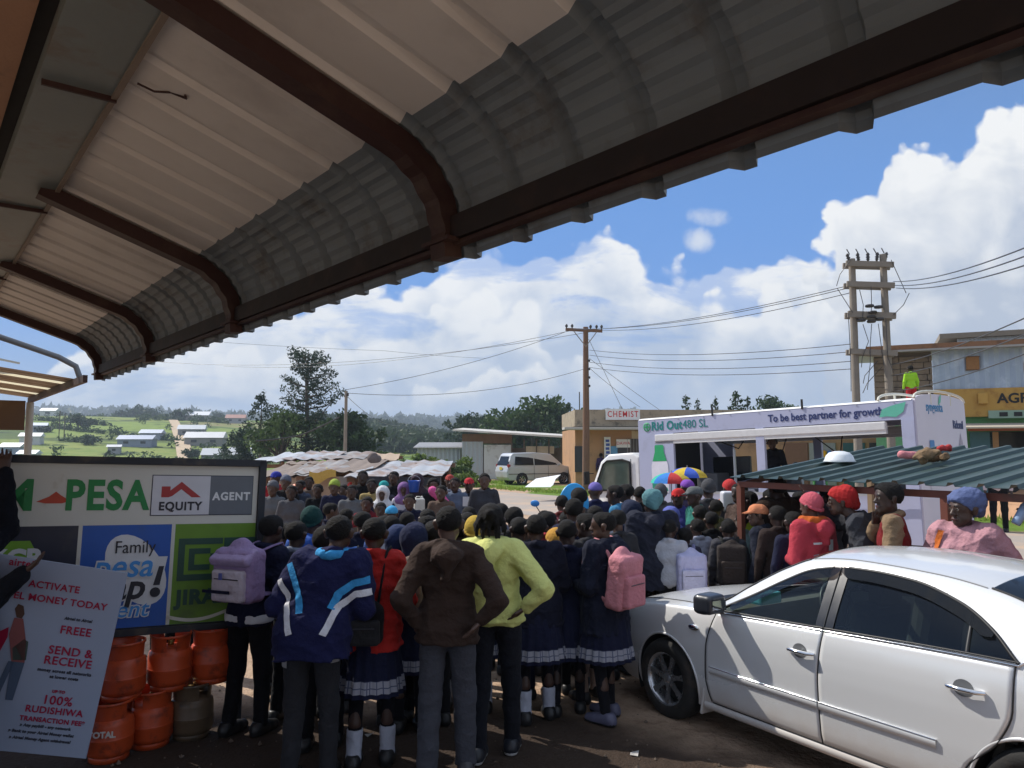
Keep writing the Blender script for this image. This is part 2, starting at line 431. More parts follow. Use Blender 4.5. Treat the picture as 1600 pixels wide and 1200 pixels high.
# ------------------------------------------------------------------ people
def Rz(a): c, s = math.cos(a), math.sin(a); return np.array([[c, -s, 0], [s, c, 0], [0, 0, 1]])
def Rx(a): c, s = math.cos(a), math.sin(a); return np.array([[1, 0, 0], [0, c, -s], [0, s, c]])
POSES = dict(
    down=(((.225, -.02, 1.13), (.235, .05, .88)),)*2,
    akimbo=(((.40, -.12, 1.13), (.175, .05, 1.00)),)*2,
    front=(((.235, .00, 1.12), (.07, .22, 1.08)),)*2,
    fold=(((.245, .05, 1.13), (-.06, .19, 1.15)),)*2,
    pocket=(((.28, -.07, 1.14), (.19, .10, .97)),)*2,
    chin=(((.22, .16, 1.14), (.04, .17, 1.42)), ((.235, .03, 1.12), (-.02, .2, 1.1))),
    carry=(((.24, .02, 1.12), (.15, .25, 1.10)),)*2,
    raised=(((.24, .20, 1.36), (.20, .34, 1.58)), ((.235, .0, 1.12), (.2, .1, .9))),
)
class Fig:
    """joints of one figure, facing local +y, 1.70 m tall; everything worn is grown from the same joints"""
    def __init__(s, pose='down', lean=0.0, hyaw=0.0, hpitch=0.0, step=.05, girl=False, wide=1.0, side=0.0, big_head=1.0, arms=None, feet=.11, stoop=0.0):
        s.lean, s.side, s.w, s.girl, s.stoop = lean, side, wide, girl, stoop
        s.hm = Rz(hyaw) @ Rx(-hpitch); s.hb = big_head
        sw = (.142 if girl else .156)*wide
        s.sw = sw
        ar = arms if arms else POSES[pose]
        s.arm = []
        for sg, (e, w) in zip((1, -1), ar):
            e = np.array([e[0]*sg, e[1], e[2]]); w = np.array([w[0]*sg, w[1], w[2]])
            s.arm.append([s.J((sg*sw, 0, 1.395)), s.J(e), s.J(w)])
        s.leg = []
        for sg, st in ((1, step), (-1, -step)):
            s.leg.append([np.array([sg*.088, 0, .90]), np.array([sg*(.088+feet)/2+sg*.005, st*.5+.02, .48]), np.array([sg*feet, st-.02, .075])])
        s.neck = s.J((0, -.005, 1.43)); s.hc = s.J((0, .015+stoop*.4, 1.585-stoop*.1))
    def J(s, p):
        p = np.array(p, float); t = max(0, p[2]-.92)
        p[1] += s.lean*t + s.stoop*max(0, t-.25)*.8; p[0] += s.side*t; p[2] -= (abs(s.lean)+abs(s.side))*.12*t
        return p
    def H(s, x, y, z): return s.hc + s.hb*(s.hm @ np.array([x, y, z]))
    def hand(s, S, i, curl=.5):
        sh, el, wr = s.arm[i]; d = wr-el; d = d/np.linalg.norm(d)
        sg = 1 if i == 0 else -1
        side = np.cross(d, [0, 0, 1.0]); ln = np.linalg.norm(side)
        side = side/ln if ln > .2 else np.array([sg*.1, 1.0, 0]); nrm = np.cross(side, d)
        a = wr+d*.01
        for q in (-.022, 0, .022): S.cone(a+side*q*.6, a+d*.075+side*q, .0155, .0145, k=.012)
        for j, (q, L) in enumerate(((-.030, .066), (-.010, .078), (.011, .072), (.031, .056))):
            b = a+d*.078+side*q; m = b+d*L*.5+nrm*L*.18*curl*sg+side*q*.12; e = m+d*L*.40-0*nrm+nrm*L*.30*curl*sg
            S.cone(b, m, .0095, .0088, k=.004); S.cone(m, e, .0088, .0075, k=.003)
        t0 = a+d*.025-side*.025; t1 = t0+d*.035-side*.030+nrm*.008*sg; t2 = t1+d*.030-side*.004
        S.cone(t0, t1, .013, .011, k=.008); S.cone(t1, t2, .011, .009, k=.003)
    def body(s, h, fine=True):
        S = SDF(); w = s.w
        S.cone((-.05*w, 0, .93), (.05*w, 0, .93), .092*w, .092*w, 1.15, k=.03)
        S.cone(s.J((0, 0, .98)), s.J((0, 0, 1.14)), .097*w, .094*w, 1.3, k=.05)
        S.cone(s.J((-.04*w, 0, 1.24)), s.J((.04*w, 0, 1.24)), .096*w, .096*w, 1.25, k=.05)
        S.cone(s.J((-s.sw*.75, -.005, 1.385)), s.J((s.sw*.75, -.005, 1.385)), .048, .048, 1, k=.06)
        for hip, kn, an in s.leg:
            S.cone(hip, kn, .066*w, .043, k=.03); S.cone(kn, kn*.55+an*.45-np.array([0, .012, 0]), .043, .043, k=.02); S.cone(kn*.5+an*.5, an, .041, .031, k=.02)
            S.cone(an-np.array([0, .02, .03]), an+np.array([0, .14, -.045]), .034, .026, k=.02)
        for i, (sh, el, wr) in enumerate(s.arm):
            S.cone(sh, el, .041*w, .032, k=.03); S.cone(el, el*.6+wr*.4, .032, .032, k=.012); S.cone(el*.6+wr*.4, wr, .032, .024, k=.012)
            if fine: s.hand(S, i)
            else: S.cone(wr, wr+(wr-el)*.45, .03, .022, k=.015)
        S.cone(s.neck, s.hc+np.array([0, -.02, -.05]), .050 if not s.girl else .043, .047 if not s.girl else .041, k=.03)
        H = s.H; b = s.hb
        S.cone(H(0, -.030, .032), H(0, .016, .034), .079*b, .076*b, k=.01)
        S.cone(H(0, .022, -.015), H(0, .048, -.078), .060*b, .038*b, k=.03)
        S.cone(H(-.029, .020, -.055), H(.029, .020, -.055), .039*b, .039*b, k=.03)
        if fine:
            S.ell(H(.031, .096, .006), (.016*b,)*3, k=0, op='s'); S.ell(H(-.031, .096, .006), (.016*b,)*3, k=0, op='s')
            S.cone(H(-.030, .082, .026), H(.030, .082, .026), .012*b, .012*b, k=.014)
            S.ell(H(.031, .080, .005), (.0125*b,)*3, k=.003); S.ell(H(-.031, .080, .005), (.0125*b,)*3, k=.003)
            S.cone(H(-.020, .083, -.062), H(.020, .083, -.062), .010*b, .010*b, k=.008)
        S.cone(H(0, .088, .008), H(0, .104, -.026), .009*b, .014*b, k=.012)
        S.cone(H(-.014, .092, -.030), H(.014, .092, -.030), .010*b, .010*b, k=.010)
        for q in (1, -1): S.cone(H(q*.083, -.010, .012), H(q*.081, -.012, -.022), .023*b, .014*b, k=.005)
        V, F = S.mesh(h)
        mi = np.zeros(len(F), int)
        if fine:
            C = V[F].mean(1)
            for q in (1, -1):
                e = H(q*.031, .0885, .005); d = np.linalg.norm(C-e, axis=1)
                loc = (C-s.hc) @ s.hm.T.T
                mi[(d < .0105*b)] = 1; e2 = H(q*.031, .0925, .005); mi[np.linalg.norm(C-e2, axis=1) < .0075*b] = 2
                for w_ in (.004, .015): mi[np.linalg.norm(C-H(q*w_, .0935, -.062), axis=1) < .010*b] = 3
                for w_ in (.020, .030, .040): mi[np.linalg.norm(C-H(q*w_, .094-.004*(w_ > .035), .029), axis=1) < .0062*b] = 2
        return V, F, mi
    def torso(s, S, o, hem, flare=0.0, k=.05):
        w = s.w
        S.cone(s.J((-s.sw*.74, -.008, 1.375)), s.J((s.sw*.74, -.008, 1.375)), .058+o*.75, .058+o*.75, 1, k=k)
        S.cone(s.J((-.045*w, 0, 1.24)), s.J((.045*w, 0, 1.24)), .103*w+o, .103*w+o, 1.18, k=k)
        S.cone(s.J((-.04*w, 0, 1.06)), s.J((.04*w, 0, 1.06)), .100*w+o+flare*.4, .100*w+o+flare*.4, 1.18, k=k)
        S.cone(s.J((-.05*w, 0, .95)), s.J((.05*w, 0, .95)), .103*w+o+flare, .103*w+o+flare, 1.12, k=k)
        if hem < .85: S.cone((-.05*w, 0, .9), (-.05*w, 0, hem-.05), .103*w+o+flare, .115*w+o+flare*1.6, 1.0, k=k); S.cone((.05*w, 0, .9), (.05*w, 0, hem-.05), .103*w+o+flare, .115*w+o+flare*1.6, 1.0, k=k)
        r_ = .103*w+o+flare+(.01 if hem < .85 else 0)
        if o >= .03:
            for a in range(18):
                t, t2 = a/18*6.2832, (a+1)/18*6.2832; f = lambda t: s.J(((.05*w+r_)*math.cos(t), r_/1.10*math.sin(t), hem+.022)); S.cone(f(t), f(t2), .013, .013, k=.006)
        S.cut((0, 0, hem), (0, 0, -1)) if hem < .9 else S.cut(s.J((0, 0, hem)), (0, .15, -1))
    def top(s, h, seed, o=.02, hem=.86, hood=False, collar=True, fold=.006, sleeve=1.0, cuff=.030, flare=0.0, vest=False):
        S = SDF(); s.torso(S, o, hem, flare)
        if not vest:
            for sh, el, wr in s.arm:
                S.cone(sh, el, .048*s.w+o*.8, .038+o*.72, k=.035)
                e = el+(wr-el)*sleeve*.97
                if sleeve > .1: S.cone(el, e, .038+o*.72, cuff+o*.45, k=.02)
        if collar:
            for a in range(10):
                t = a/10*2*math.pi; t2 = (a+1)/10*2*math.pi
                f = lambda t: s.J((.066*math.sin(t), -.012+.062*math.cos(t), 1.445-.022*math.cos(t)))
                S.cone(f(t), f(t2), .016+o*.3, .016+o*.3, k=.02)
        if hood:
            S.cone(s.J((-.085, -.045, 1.43)), s.J((0, -.165, 1.385)), .050, .062, k=.04); S.cone(s.J((.085, -.045, 1.43)), s.J((0, -.165, 1.385)), .050, .062, k=.04)
            S.cone(s.J((0, -.14, 1.42)), s.J((0, -.165, 1.27)), .068, .030, k=.03); S.cone(s.J((-.05, -.15, 1.40)), s.J((.05, -.15, 1.40)), .05, .05, k=.03)
            for q in (1, -1): S.cone(s.J((q*.085, -.045, 1.43)), s.J((q*.055, .06, 1.40)), .036, .028, k=.04)
        V, F = S.mesh(h, (fold*1.7, seed, 25))
        return V, F
    def trousers(s, h, seed, o=.016, hem=.07, fold=.005, loose=0.0):
        S = SDF(); w = s.w
        S.cone((-.05*w, 0, .95), (.05*w, 0, .95), .101*w+o, .101*w+o, 1.12, k=.04)
        S.cone(s.J((-.04*w, 0, 1.02)), s.J((.04*w, 0, 1.02)), .098*w+o*.7, .098*w+o*.7, 1.18, k=.03)
        for hip, kn, an in s.leg:
            S.cone(hip, kn, .077*w+o, .050+o+loose*.6, k=.03); S.cone(kn, an+np.array([0, 0, .0]), .050+o+loose*.6, .039+o+loose, k=.03)
        S.cut((0, 0, hem), (0, 0, -1)); S.cut(s.J((0, 0, 1.06)), (0, 0, 1))
        return S.mesh(h, (fold*1.5, seed, 24))
    def skirt(s, h, seed, hem=.50, flare=.05):
        """pleated skirt; the second material is its plaid band above the hem"""
        n = 72; rows = []; mi = []
        zs = [1.03, .98, .90, .80, .70, hem+.115, hem+.11, hem+.03, hem+.025, hem]
        V = []
        for z in zs:
            t = min(1, max(0, (1.03-z)/(1.03-hem)))
            rx = (.122+.035*min(1, t*3)+flare*t+.02*t)*s.w; ry = (.104+.03*min(1, t*3)+flare*t+.02*t)*s.w
            for k in range(n):
                a = 2*math.pi*k/n; p = 1+.07*t*math.sin(a*18+seed)*(1 if k % 2 else .6)+.03*t*math.sin(a*5+seed*2)
                V.append((rx*p*math.cos(a), ry*p*math.sin(a), z))
        F = []
        for i in range(len(zs)-1):
            for k in range(n):
                F.append((i*n+k, (i+1)*n+k, (i+1)*n+(k+1) % n, i*n+(k+1) % n)); mi.append(1 if i in (5, 6) else 0)
        return np.array(V), np.array(F), mi
    def hair(s, h, kind='short', seed=0):
        H = s.H; b = s.hb; S = SDF()
        if kind in ('short', 'thick'):
            o = .006 if kind == 'short' else .020
            S.cone(H(0, -.030, .034), H(0, .014, .037), .079*b+o, .076*b+o, k=.01)
            p = H(0, .060, .045); nn = s.hm @ np.array([0, .80, -.60]); S.cut(p, nn); S.cut(H(0, -.05, -.030), s.hm @ np.array([0, .35, -1.0]))
            return S.mesh(h, (.0055, seed, 150 if h < .012 else 60))
        if kind == 'beanie':
            S.cone(H(0, -.036, .045), H(0, .013, .052), .090*b, .086*b, k=.01); S.cone(H(0, -.015, .06), H(0, -.02, .075), .085*b, .075*b, k=.02)
            S.cut(H(0, .06, .036), s.hm @ np.array([0, .42, -.9]))
            for a in range(14):
                t, t2 = a/14*6.283, (a+1)/14*6.283
                f = lambda t: H(.085*math.cos(t), -.012+.102*math.sin(t), .022+.048*math.sin(t))
                S.cone(f(t), f(t2), .014, .014, k=.006)
            return S.mesh(h, (.003, seed, 90))
        if kind == 'cap':
            S.cone(H(0, -.032, .042), H(0, .017, .046), .089*b, .086*b, k=.01)
            S.cut(H(0, 0, .030), s.hm @ np.array([0, .08, -1.0]))
            for q in (-.045, 0, .045): S.cone(H(q, .085, .040), H(q*.9, .165-abs(q)*.4, .028), .013, .008, k=.02)
            return S.mesh(h, (.0015, seed, 40))
        if kind == 'wrap':
            S.cone(H(0, -.045, .045), H(0, .012, .055), .100*b, .092*b, k=.02); S.cone(H(-.015, -.05, .06), H(.015, -.05, .06), .098*b, .098*b, k=.02)
            S.cone(H(0, -.09, .02), H(0, -.125, -.02), .06, .045, k=.04)
            S.cut(H(0, .065, .040), s.hm @ np.array([0, .60, -.80]))
            return S.mesh(h, (.008, seed, 55))
        if kind == 'hood':
            S.cone(H(0, -.045, .03), H(0, .02, .045), .118*b, .106*b, k=.02); S.cone(H(0, -.05, -.02), s.neck+np.array([0, -.03, -.01]), .105, .10, k=.04)
            S.cone(H(0, .13, -.02), H(0, .20, -.03), .085, .10, k=0, op='s')
            S.p[-1] = S.p[-1][:6]+(0, 's')
            return S.mesh(h, (.006, seed, 45))
        if kind == 'scarf':
            S.cone(H(0, -.045, .035), H(0, .015, .045), .108*b, .100*b, k=.02); S.cone(H(0, -.02, -.03), s.neck+np.array([0, .0, -.02]), .095, .11, k=.05)
            S.cone(s.J((-.10, 0, 1.40)), s.J((.10, 0, 1.40)), .085, .085, k=.05)
            S.cone(H(0, .115, -.01), H(0, .20, -.02), .070, .09, k=0, op='s')
            return S.mesh(h, (.006, seed, 45))
        if kind in ('locks', 'braids'):
            S.cone(H(0, -.037, .036), H(0, .012, .044), .092*b, .086*b, k=.01)
            p = H(0, .060, .045); S.cut(p, s.hm @ np.array([0, .80, -.60]))
            rg = np.random.default_rng(seed); L = .11 if kind == 'locks' else .26
            for j in range(22):
                a = math.pi*(.05+.9*rg.random())+math.pi; r0 = .080+.012*rg.random()
                z0 = -.02+.08*rg.random(); q = H(r0*math.cos(a), -.015+r0*1.1*math.sin(a), z0)
                q2 = q+np.array([.02*math.cos(a), .012*math.sin(a)-.005, -L*(.6+.5*rg.random())])
                S.cone(q, (q+q2)/2+np.array([.012*math.cos(a), .012*math.sin(a), 0]), .014, .013, k=.004); S.cone((q+q2)/2+np.array([.012*math.cos(a), .012*math.sin(a), 0]), q2, .013, .009, k=.004)
            if kind == 'locks': S.cone(H(0, -.10, .05), H(.0, -.15, .07), .045, .03, k=.02)
            return S.mesh(h, (.004, seed, 110))
    def shoe(s, h, i, o=.012):
        an = s.leg[i][2]; S = SDF()
        S.cone(an+np.array([0, -.045, -.035]), an+np.array([0, .10, -.042]), .040+o, .036+o, k=.03); S.cone(an+np.array([0, -.03, .0]), an+np.array([0, .03, -.02]), .036+o, .034+o, k=.03)
        S.cone(an+np.array([0, .10, -.042]), an+np.array([0, .165, -.046]), .036+o, .028+o, k=.02)
        S.cut((0, 0, .004), (0, 0, -1)); S.cut((0, 0, .108), (0, 0, 1))
        V, F = S.mesh(h); C = V[F].mean(1); return V, F, (C[:, 2] < .026).astype(int)
    def sock(s, h, i, top=.26):
        kn, an = s.leg[i][1], s.leg[i][2]; S = SDF()
        t = min(1, (top-an[2])/(kn[2]-an[2])); q = an+(kn-an)*t
        S.cone(an, q, .051, .058, k=.0); S.cone(an, an+np.array([0, .03, -.03]), .049, .047, k=.02); S.cut((0, 0, top), (0, 0, 1))
        return S.mesh(h, (.003, i, 60))
EYE = None
def put(name, data, mats, root, cache=None):
    me = npmesh(name, data[0], data[1], data[2] if len(data) > 2 else None)
    return link(name, me, mats, root)
HAIRNAME = dict(short='hair', thick='hair', locks='hair', braids='hair', beanie='knitted_hat', cap='cap', wrap='head_wrap', hood='raised_hood', scarf='head_scarf')
FARMESH = {}
def person(px, pytop, Y, yaw, label, top=(.02, .02, .03), bottom=(.012, .012, .014), head='short', headcol=(.010, .009, .009), legs='trousers', pose='down', hi=True, X=None,
           height=None, hood=False, hem=.86, o=.02, socks=None, shoes=(.012, .012, .013), sole=None, tone=None, plaid=True, fold=.006, group=None, flare=0.0, vest=None, inner=None, z0=0.0, collar=None, seed=None, loose=0.0, res=None, **kw):
    """one person, heading yaw degrees (0 = back to the camera, 180 = facing it)"""
    global rnd
    seed = seed if seed is not None else rnd.randrange(1000)
    ztop = ZY(pytop, Y) if height is None else height
    extra = dict(short=.006, thick=.02, locks=.02, braids=.02, beanie=.035, cap=.03, wrap=.045, hood=.03, scarf=.03)[head]
    sc = (ztop-z0)/(1.70+extra)
    if 'big_head' not in kw: kw['big_head'] = 1.0+max(0, (1.62-sc*1.70))*.42
    x = PX(px, Y, ztop) if X is None else X
    root = empty('person', (x, Y, z0), R(yaw), label, 'person', group, sc)
    tone = tone if tone is not None else rnd.randrange(3)
    skm = [skin(tone), mat('eye_white', (.30, .26, .22), .3, var=.02), mat('eye_dark', (.008, .006, .005), .2, var=.02), mat('lips', (.085, .032, .028), .4)]
    h = (res or .0095) if hi else .019
    hh = .008 if hi else .015
    key = None
    if not hi:
        key = (pose, legs, head, hood, round(hem, 1), kw.get('girl', False), seed % 3, round(kw['big_head'], 1), round(kw.get('hyaw', 0), 1), round(kw.get('lean', 0), 1), vest is not None, round(o, 3))
    parts = FARMESH.get(key) if key else None
    if parts is None:
        F = Fig(pose=pose, **kw); parts = []
        B = F.body(h if hi else .016, True if hi else False)
        parts.append(('body', npmesh('body', *B), 'skin'))
        if legs == 'skirt':
            parts.append(('skirt', npmesh('skirt', *F.skirt(h, seed % 7)), 'skirt'))
            st = F.trousers(h, seed, .003, .09, .001); parts.append(('stockings', npmesh('stockings', *st), 'stock'))
        else:
            parts.append(('trousers', npmesh('trousers', *F.trousers(h, seed, loose=loose)), 'bottom'))
        parts.append(('jacket', npmesh('jacket', *F.top(h, seed, o, hem, hood, True, fold if hi else fold*.7, flare=flare)), 'top'))
        if vest is not None: parts.append(('vest', npmesh('vest', *F.top(h, seed+1, o+.012, 1.02, False, False, .003, vest=True)), 'vest'))
        parts.append((HAIRNAME[head], npmesh('hair', *F.hair(hh, head, seed)), 'head'))
        if head in ('cap', 'beanie', 'wrap') and hi: parts.append(('hair', npmesh('hair', *F.hair(hh, 'short', seed)), 'hair'))
        for i in (0, 1):
            parts.append(('shoe', npmesh('shoe', *F.shoe(h if hi else .016, i)), 'shoe'))
            if socks: parts.append(('sock', npmesh('sock', *F.sock(h if hi else .016, i)), 'sock'))
        if key: FARMESH[key] = parts
        root_f = F
    else: root_f = None
    pl = plaid_mat() if plaid else cloth(bottom)
    ms = dict(skin=skm, skirt=[cloth(bottom), pl], stock=[cloth((.010, .010, .013))], bottom=[cloth(bottom)], top=[cloth(top)], vest=[cloth(vest)] if vest else None, head=[cloth(headcol) if head not in ('short', 'thick', 'locks', 'braids') else mat('hair_dark', (.013, .011, .010), .8, 0, .5, 50, 1.0, 150, spec=.25)],
              hair=[mat('hair_dark', (.013, .011, .010), .8, 0, .5, 50, 1.0, 150, spec=.25)], shoe=[mat('shoe_%02x%02x' % (int(shoes[0]*255), int(shoes[2]*255)), shoes, .45), mat('sole_white' if sole else 'sole_dark', (.55, .55, .55) if sole else (.02, .02, .02), .7)], sock=[cloth(socks)] if socks else None)
    for nm, me, k in parts: link(nm, me, ms[k], root)
    return root, root_f
def plaid_mat():
    if 'plaid' in MATS: return MATS['plaid']
    m, t, b = newmat('plaid')
    tc = t.node('ShaderNodeTexCoord'); s = t.node('ShaderNodeSeparateXYZ'); t.l.new(tc.outputs['Object'], s.inputs[0])
    ang = t.math('ARCTAN2', s.outputs[0], s.outputs[1])
    a = t.math('GREATER_THAN', t.math('FRACT', t.math('MULTIPLY', ang, 4.2)), .86); z = t.math('GREATER_THAN', t.math('FRACT', t.math('MULTIPLY', s.outputs[2], 21)), .84)
    c = t.mix(t.math('MAXIMUM', a, z), (.28, .28, .32, 1), (.07, .08, .14, 1)); t.l.new(c, b.inputs['Base Color']); b.inputs['Roughness'].default_value = .85
    MATS['plaid'] = m; return m
def backpack(root, fig, col, col2, label, size=(.30, .16, .42), z=1.20, y=None, flap=None, strapcol=None, dx=0.0, tilt=0.0, printed=False):
    """a bag worn on a back: placed in the wearer's frame, a thing of its own"""
    bp = empty('backpack', root.location, root.rotation_euler.z, label, 'backpack', 'backpacks on the crowd', root.scale[0])
    c = fig.J((dx, 0, z)); yy = y if y is not None else -.135-size[1]/2
    c = np.array([c[0], c[1]+yy, c[2]]); M = Rx(tilt)
    S = SDF(); S.box(c, np.array(size)/2-.045, .045, M=M); S.cone(c+np.array([0, 0, size[2]*.30]), c+np.array([0, .02, size[2]*.42]), size[0]*.38, size[0]*.30, 1.6, k=.05)
    me = npmesh('bag_body', *S.mesh(.010, (.005, 3, 30))); link('bag_body', me, cloth(col), bp)
    S = SDF(); S.box(c+np.array([0, -size[1]*.5, -size[2]*.16]), np.array([size[0]*.34, .022, size[2]*.24]), .022); link('front_pocket', npmesh('front_pocket', *S.mesh(.009, (.003, 5, 40))), cloth(col2), bp)
    if flap: S = SDF(); S.box(c+np.array([0, -size[1]*.32, size[2]*.36]), np.array([size[0]*.42, size[1]*.30, .012]), .025, M=Rx(.5)); link('flap', npmesh('flap', *S.mesh(.009)), cloth(flap), bp)
    b = MB(); sc_ = strapcol or col
    zip_ = c+np.array([0, -size[1]*.5-.046, -size[2]*.0]); b.tube([zip_+np.array([size[0]*q*.30, 0, -size[2]*.03+.0*abs(q)]) for q in (-1, -.5, 0, .5, 1)], .004, 6); b.build('zip', mat('zip_dark', (.03, .03, .04), .5), bp)
    for q in (1, -1):
        b = MB(); pts = [c+np.array([q*.07, size[1]*.45, size[2]*.38]), fig.J((q*.10, -.06, 1.47)), fig.J((q*.115, .02, 1.485)), fig.J((q*.125, .11, 1.38)), fig.J((q*.14, .13, 1.25)), fig.J((q*.165, .06, 1.08)), c+np.array([q*size[0]*.42, size[1]*.4, -size[2]*.36])]
        b.tube(pts, .024, 8, flat=.4); b.build('strap', cloth(sc_), bp)
    return bp

def lay_strip(o, pts, wd, mt, nm, side=-1, lift=.006):
    """a stripe laid on a garment's back (side -1) or front (+1) by dropping points onto its surface; pts in (x, z)"""
    from mathutils.bvhtree import BVHTree
    bv = BVHTree.FromPolygons([v.co for v in o.data.vertices], [p.vertices[:] for p in o.data.polygons]); rows = []
    for i in range(len(pts)-1):
        for k in range(11 if i == len(pts)-2 else 10):
            a, b_ = np.array(pts[i]), np.array(pts[i+1]); p = a+(b_-a)*k/10; d = (b_-a)/np.linalg.norm(b_-a); n_ = np.array([-d[1], d[0]]); row = []
            for w in np.linspace(-wd/2, wd/2, 5):
                x, z = p+n_*w; h = bv.ray_cast(Vector((x, side*1.0, z)), Vector((0, -side, 0)))
                if h[0] is not None: row.append(h[0]+h[1]*lift)
            if len(row) == 5: rows.append(row)
    if len(rows) > 1: m = MB(); m.grid(rows, 0, True); m.build(nm, mt, o)
# ------------------------------------------------------------------ the veranda roof over the camera
E_ = Vector((-.6207, .784, 0)); N_ = Vector((.784, .6207, 0))
def RP(d, t, z): return N_*d + E_*t + Vector((0, 0, z))
def roof_profile(n=26, crimp=.006):
    """(d, z) from the beam out over the slope and down round the curved eave"""
    pts = [(.44, 3.300), (.66, 3.225), (.89, 3.148), (1.12, 3.07)]
    k0 = len(pts)-1; a0 = math.atan2(-.338, 1); r = .35
    ox, oz = pts[-1]; nx, nz = math.sin(-a0), math.cos(a0)
    cx, cz = ox-nx*r, oz-nz*r
    a1 = math.atan2(nz, nx); a2 = R(-7)
    for i in range(1, n+1):
        a = a1+(a2-a1)*i/n; rr = r-(crimp if i % 3 == 0 else 0)
        pts.append((cx+math.cos(a)*rr, cz+math.sin(a)*rr))
    return pts, k0
def build_roof():
    root = empty('veranda_roof', RP(.4, 0, 3.3), 0, 'long corrugated iron veranda roof with curved eave and brown steel brackets', 'roof')
    inv = Matrix.Translation(-RP(.4, 0, 3.3))
    prof, k0 = roof_profile()
    per = .247; t0, t1 = -4.2, 7.62
    ts = []
    t = t0
    while t < t1:
        for a, hgt in ((0, 0), (.158, 0), (.176, .032), (.208, .032), (.226, 0)):
            if t+a <= t1: ts.append((t+a, hgt))
        t += per
    nrm = []
    for i in range(len(prof)):
        a, b = prof[max(i-1, 0)], prof[min(i+1, len(prof)-1)]; d = Vector((b[0]-a[0], b[1]-a[1])).normalized(); nrm.append((-d.y*-1*-1, d.x) if False else (-(d.y), d.x))
    def rows(sl):
        out = []
        for i in sl:
            d, z = prof[i]; nx, nz = nrm[i]
            q = .55 if i < k0 else 1; out.append([RP(d+nx*h*q, tt, z+nz*h*q) for tt, h in ts])
        return out
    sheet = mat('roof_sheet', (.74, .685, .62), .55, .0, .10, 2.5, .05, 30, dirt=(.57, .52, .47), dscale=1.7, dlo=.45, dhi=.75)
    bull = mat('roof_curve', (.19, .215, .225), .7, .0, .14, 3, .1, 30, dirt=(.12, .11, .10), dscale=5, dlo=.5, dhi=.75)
    brown = mat('rust_brown_steel', (.045, .016, .013), .65, .0, .2, 8, .1, 40, dirt=(.065, .032, .022), dscale=7)
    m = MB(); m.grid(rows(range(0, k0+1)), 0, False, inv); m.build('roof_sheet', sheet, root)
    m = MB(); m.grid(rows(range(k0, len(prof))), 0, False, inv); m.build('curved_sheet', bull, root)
    for tb in (-3.7, -1.8, .10, 1.99, 3.97, 5.70, 7.45):
        m = MB(); pl = []
        pr = [prof[0]]+[prof[k0]]+[prof[i] for i in range(k0+2, len(prof), 2)]
        V = []; F = []
        for i, (d, z) in enumerate(pr):
            a, b = pr[max(i-1, 0)], pr[min(i+1, len(pr)-1)]; q = Vector((b[0]-a[0], b[1]-a[1])).normalized(); nx, nz = -q.y, q.x
            for w, o in ((-.04, -.012), (.04, -.012), (.04, -.075), (-.04, -.075)): V.append(RP(d+nx*o, tb+w, z+nz*o))
        for i in range(len(pr)-1):
            for k in range(4): F.append((i*4+k, i*4+(k+1) % 4, i*4+4+(k+1) % 4, i*4+4+k))
        F += [(0, 1, 2, 3), tuple(range(len(V)-4, len(V)))]
        m.add(V, F, 0, False, inv); br = m.build('bracket', brown, root)
        m = MB(); d, z = prof[-1]; m.box((0, 0, 0), (.06, .15, .012), frame(RP(d-.060, tb, z+.045), N_)); 
        o = m.build('bracket_foot', brown, br); o.data.transform(inv)
    d, z = prof[-1]
    m = MB(); m.bar(RP(d-.034, t0, z+.085), RP(d-.034, t1, z+.085), .045, .075, 0, inv); m.build('eave_rail', mat('eave_dark', (.017, .010, .009), .7, 0, .2, 8, dirt=(.035, .018, .014), dscale=6), root); m = MB(); m.bar(RP(d-.030, t0, z+.038), RP(d-.030, t1, z+.038), .03, .014, 0, inv); m.build('eave_angle', brown, root)
    steel = mat('grey_beam', (.235, .26, .24), .55, .1, .12, 4, .06, 30, dirt=(.20, .15, .11), dscale=4, dlo=.5, dhi=.75)
    tan = mat('beam_edge', (.27, .21, .16), .7, 0, .15, 6)
    m = MB(); m.bar(RP(.380, t0, 3.325), RP(.380, 9.4, 3.325), .21, .13, 0, inv); m.build('beam', steel, root)
    m = MB(); m.bar(RP(.492, t0, 3.30), RP(.492, 9.4, 3.30), .018, .10, 0, inv); m.build('beam_edge_strip', tan, root)
    for tj in (1.0, 2.75, 4.3, 6.2):
        m = MB(); m.bar(RP(.285, tj, 3.252), RP(.50, tj, 3.252), .012, .02, 0, inv); m.build('beam_joint', brown, root)
    # wire hook hanging from the beam
    m = MB(); q = RP(.52, 2.55, 3.24); m.tube([q, q+N_*.05+Vector((0, 0, -.012)), q+N_*.10+Vector((0, 0, -.0)), q+N_*.14+E_*-.03+Vector((0, 0, -.02)), q+N_*.13+E_*-.05+Vector((0, 0, -.02))], .004, 6, 0, inv); m.build('wire_hook', brown, root)
    # the shop's plastered soffit
    so_ = empty('shop_soffit', RP(-1, 0, 3.4), 0, 'stained orange plaster soffit of the shop beside the grey beam', 'ceiling'); inv2 = Matrix.Translation(-RP(-1, 0, 3.4))
    pl = mat('orange_plaster', (.46, .25, .145), .85, 0, .15, 3, .2, 25, dirt=(.10, .06, .045), dscale=2.2, dlo=.55, dhi=.72)
    m = MB(); V = [RP(-3.5, t0, 3.30), RP(.228, t0, 3.30), RP(.228, 9.4, 3.30), RP(-3.5, 9.4, 3.30)]
    m.add(V+[v+Vector((0, 0, .25)) for v in V], [(0, 1, 2, 3), (4, 7, 6, 5), (0, 4, 5, 1), (1, 5, 6, 2), (2, 6, 7, 3), (3, 7, 4, 0)], 0, False, inv2); m.build('plaster_slab', pl, so_)
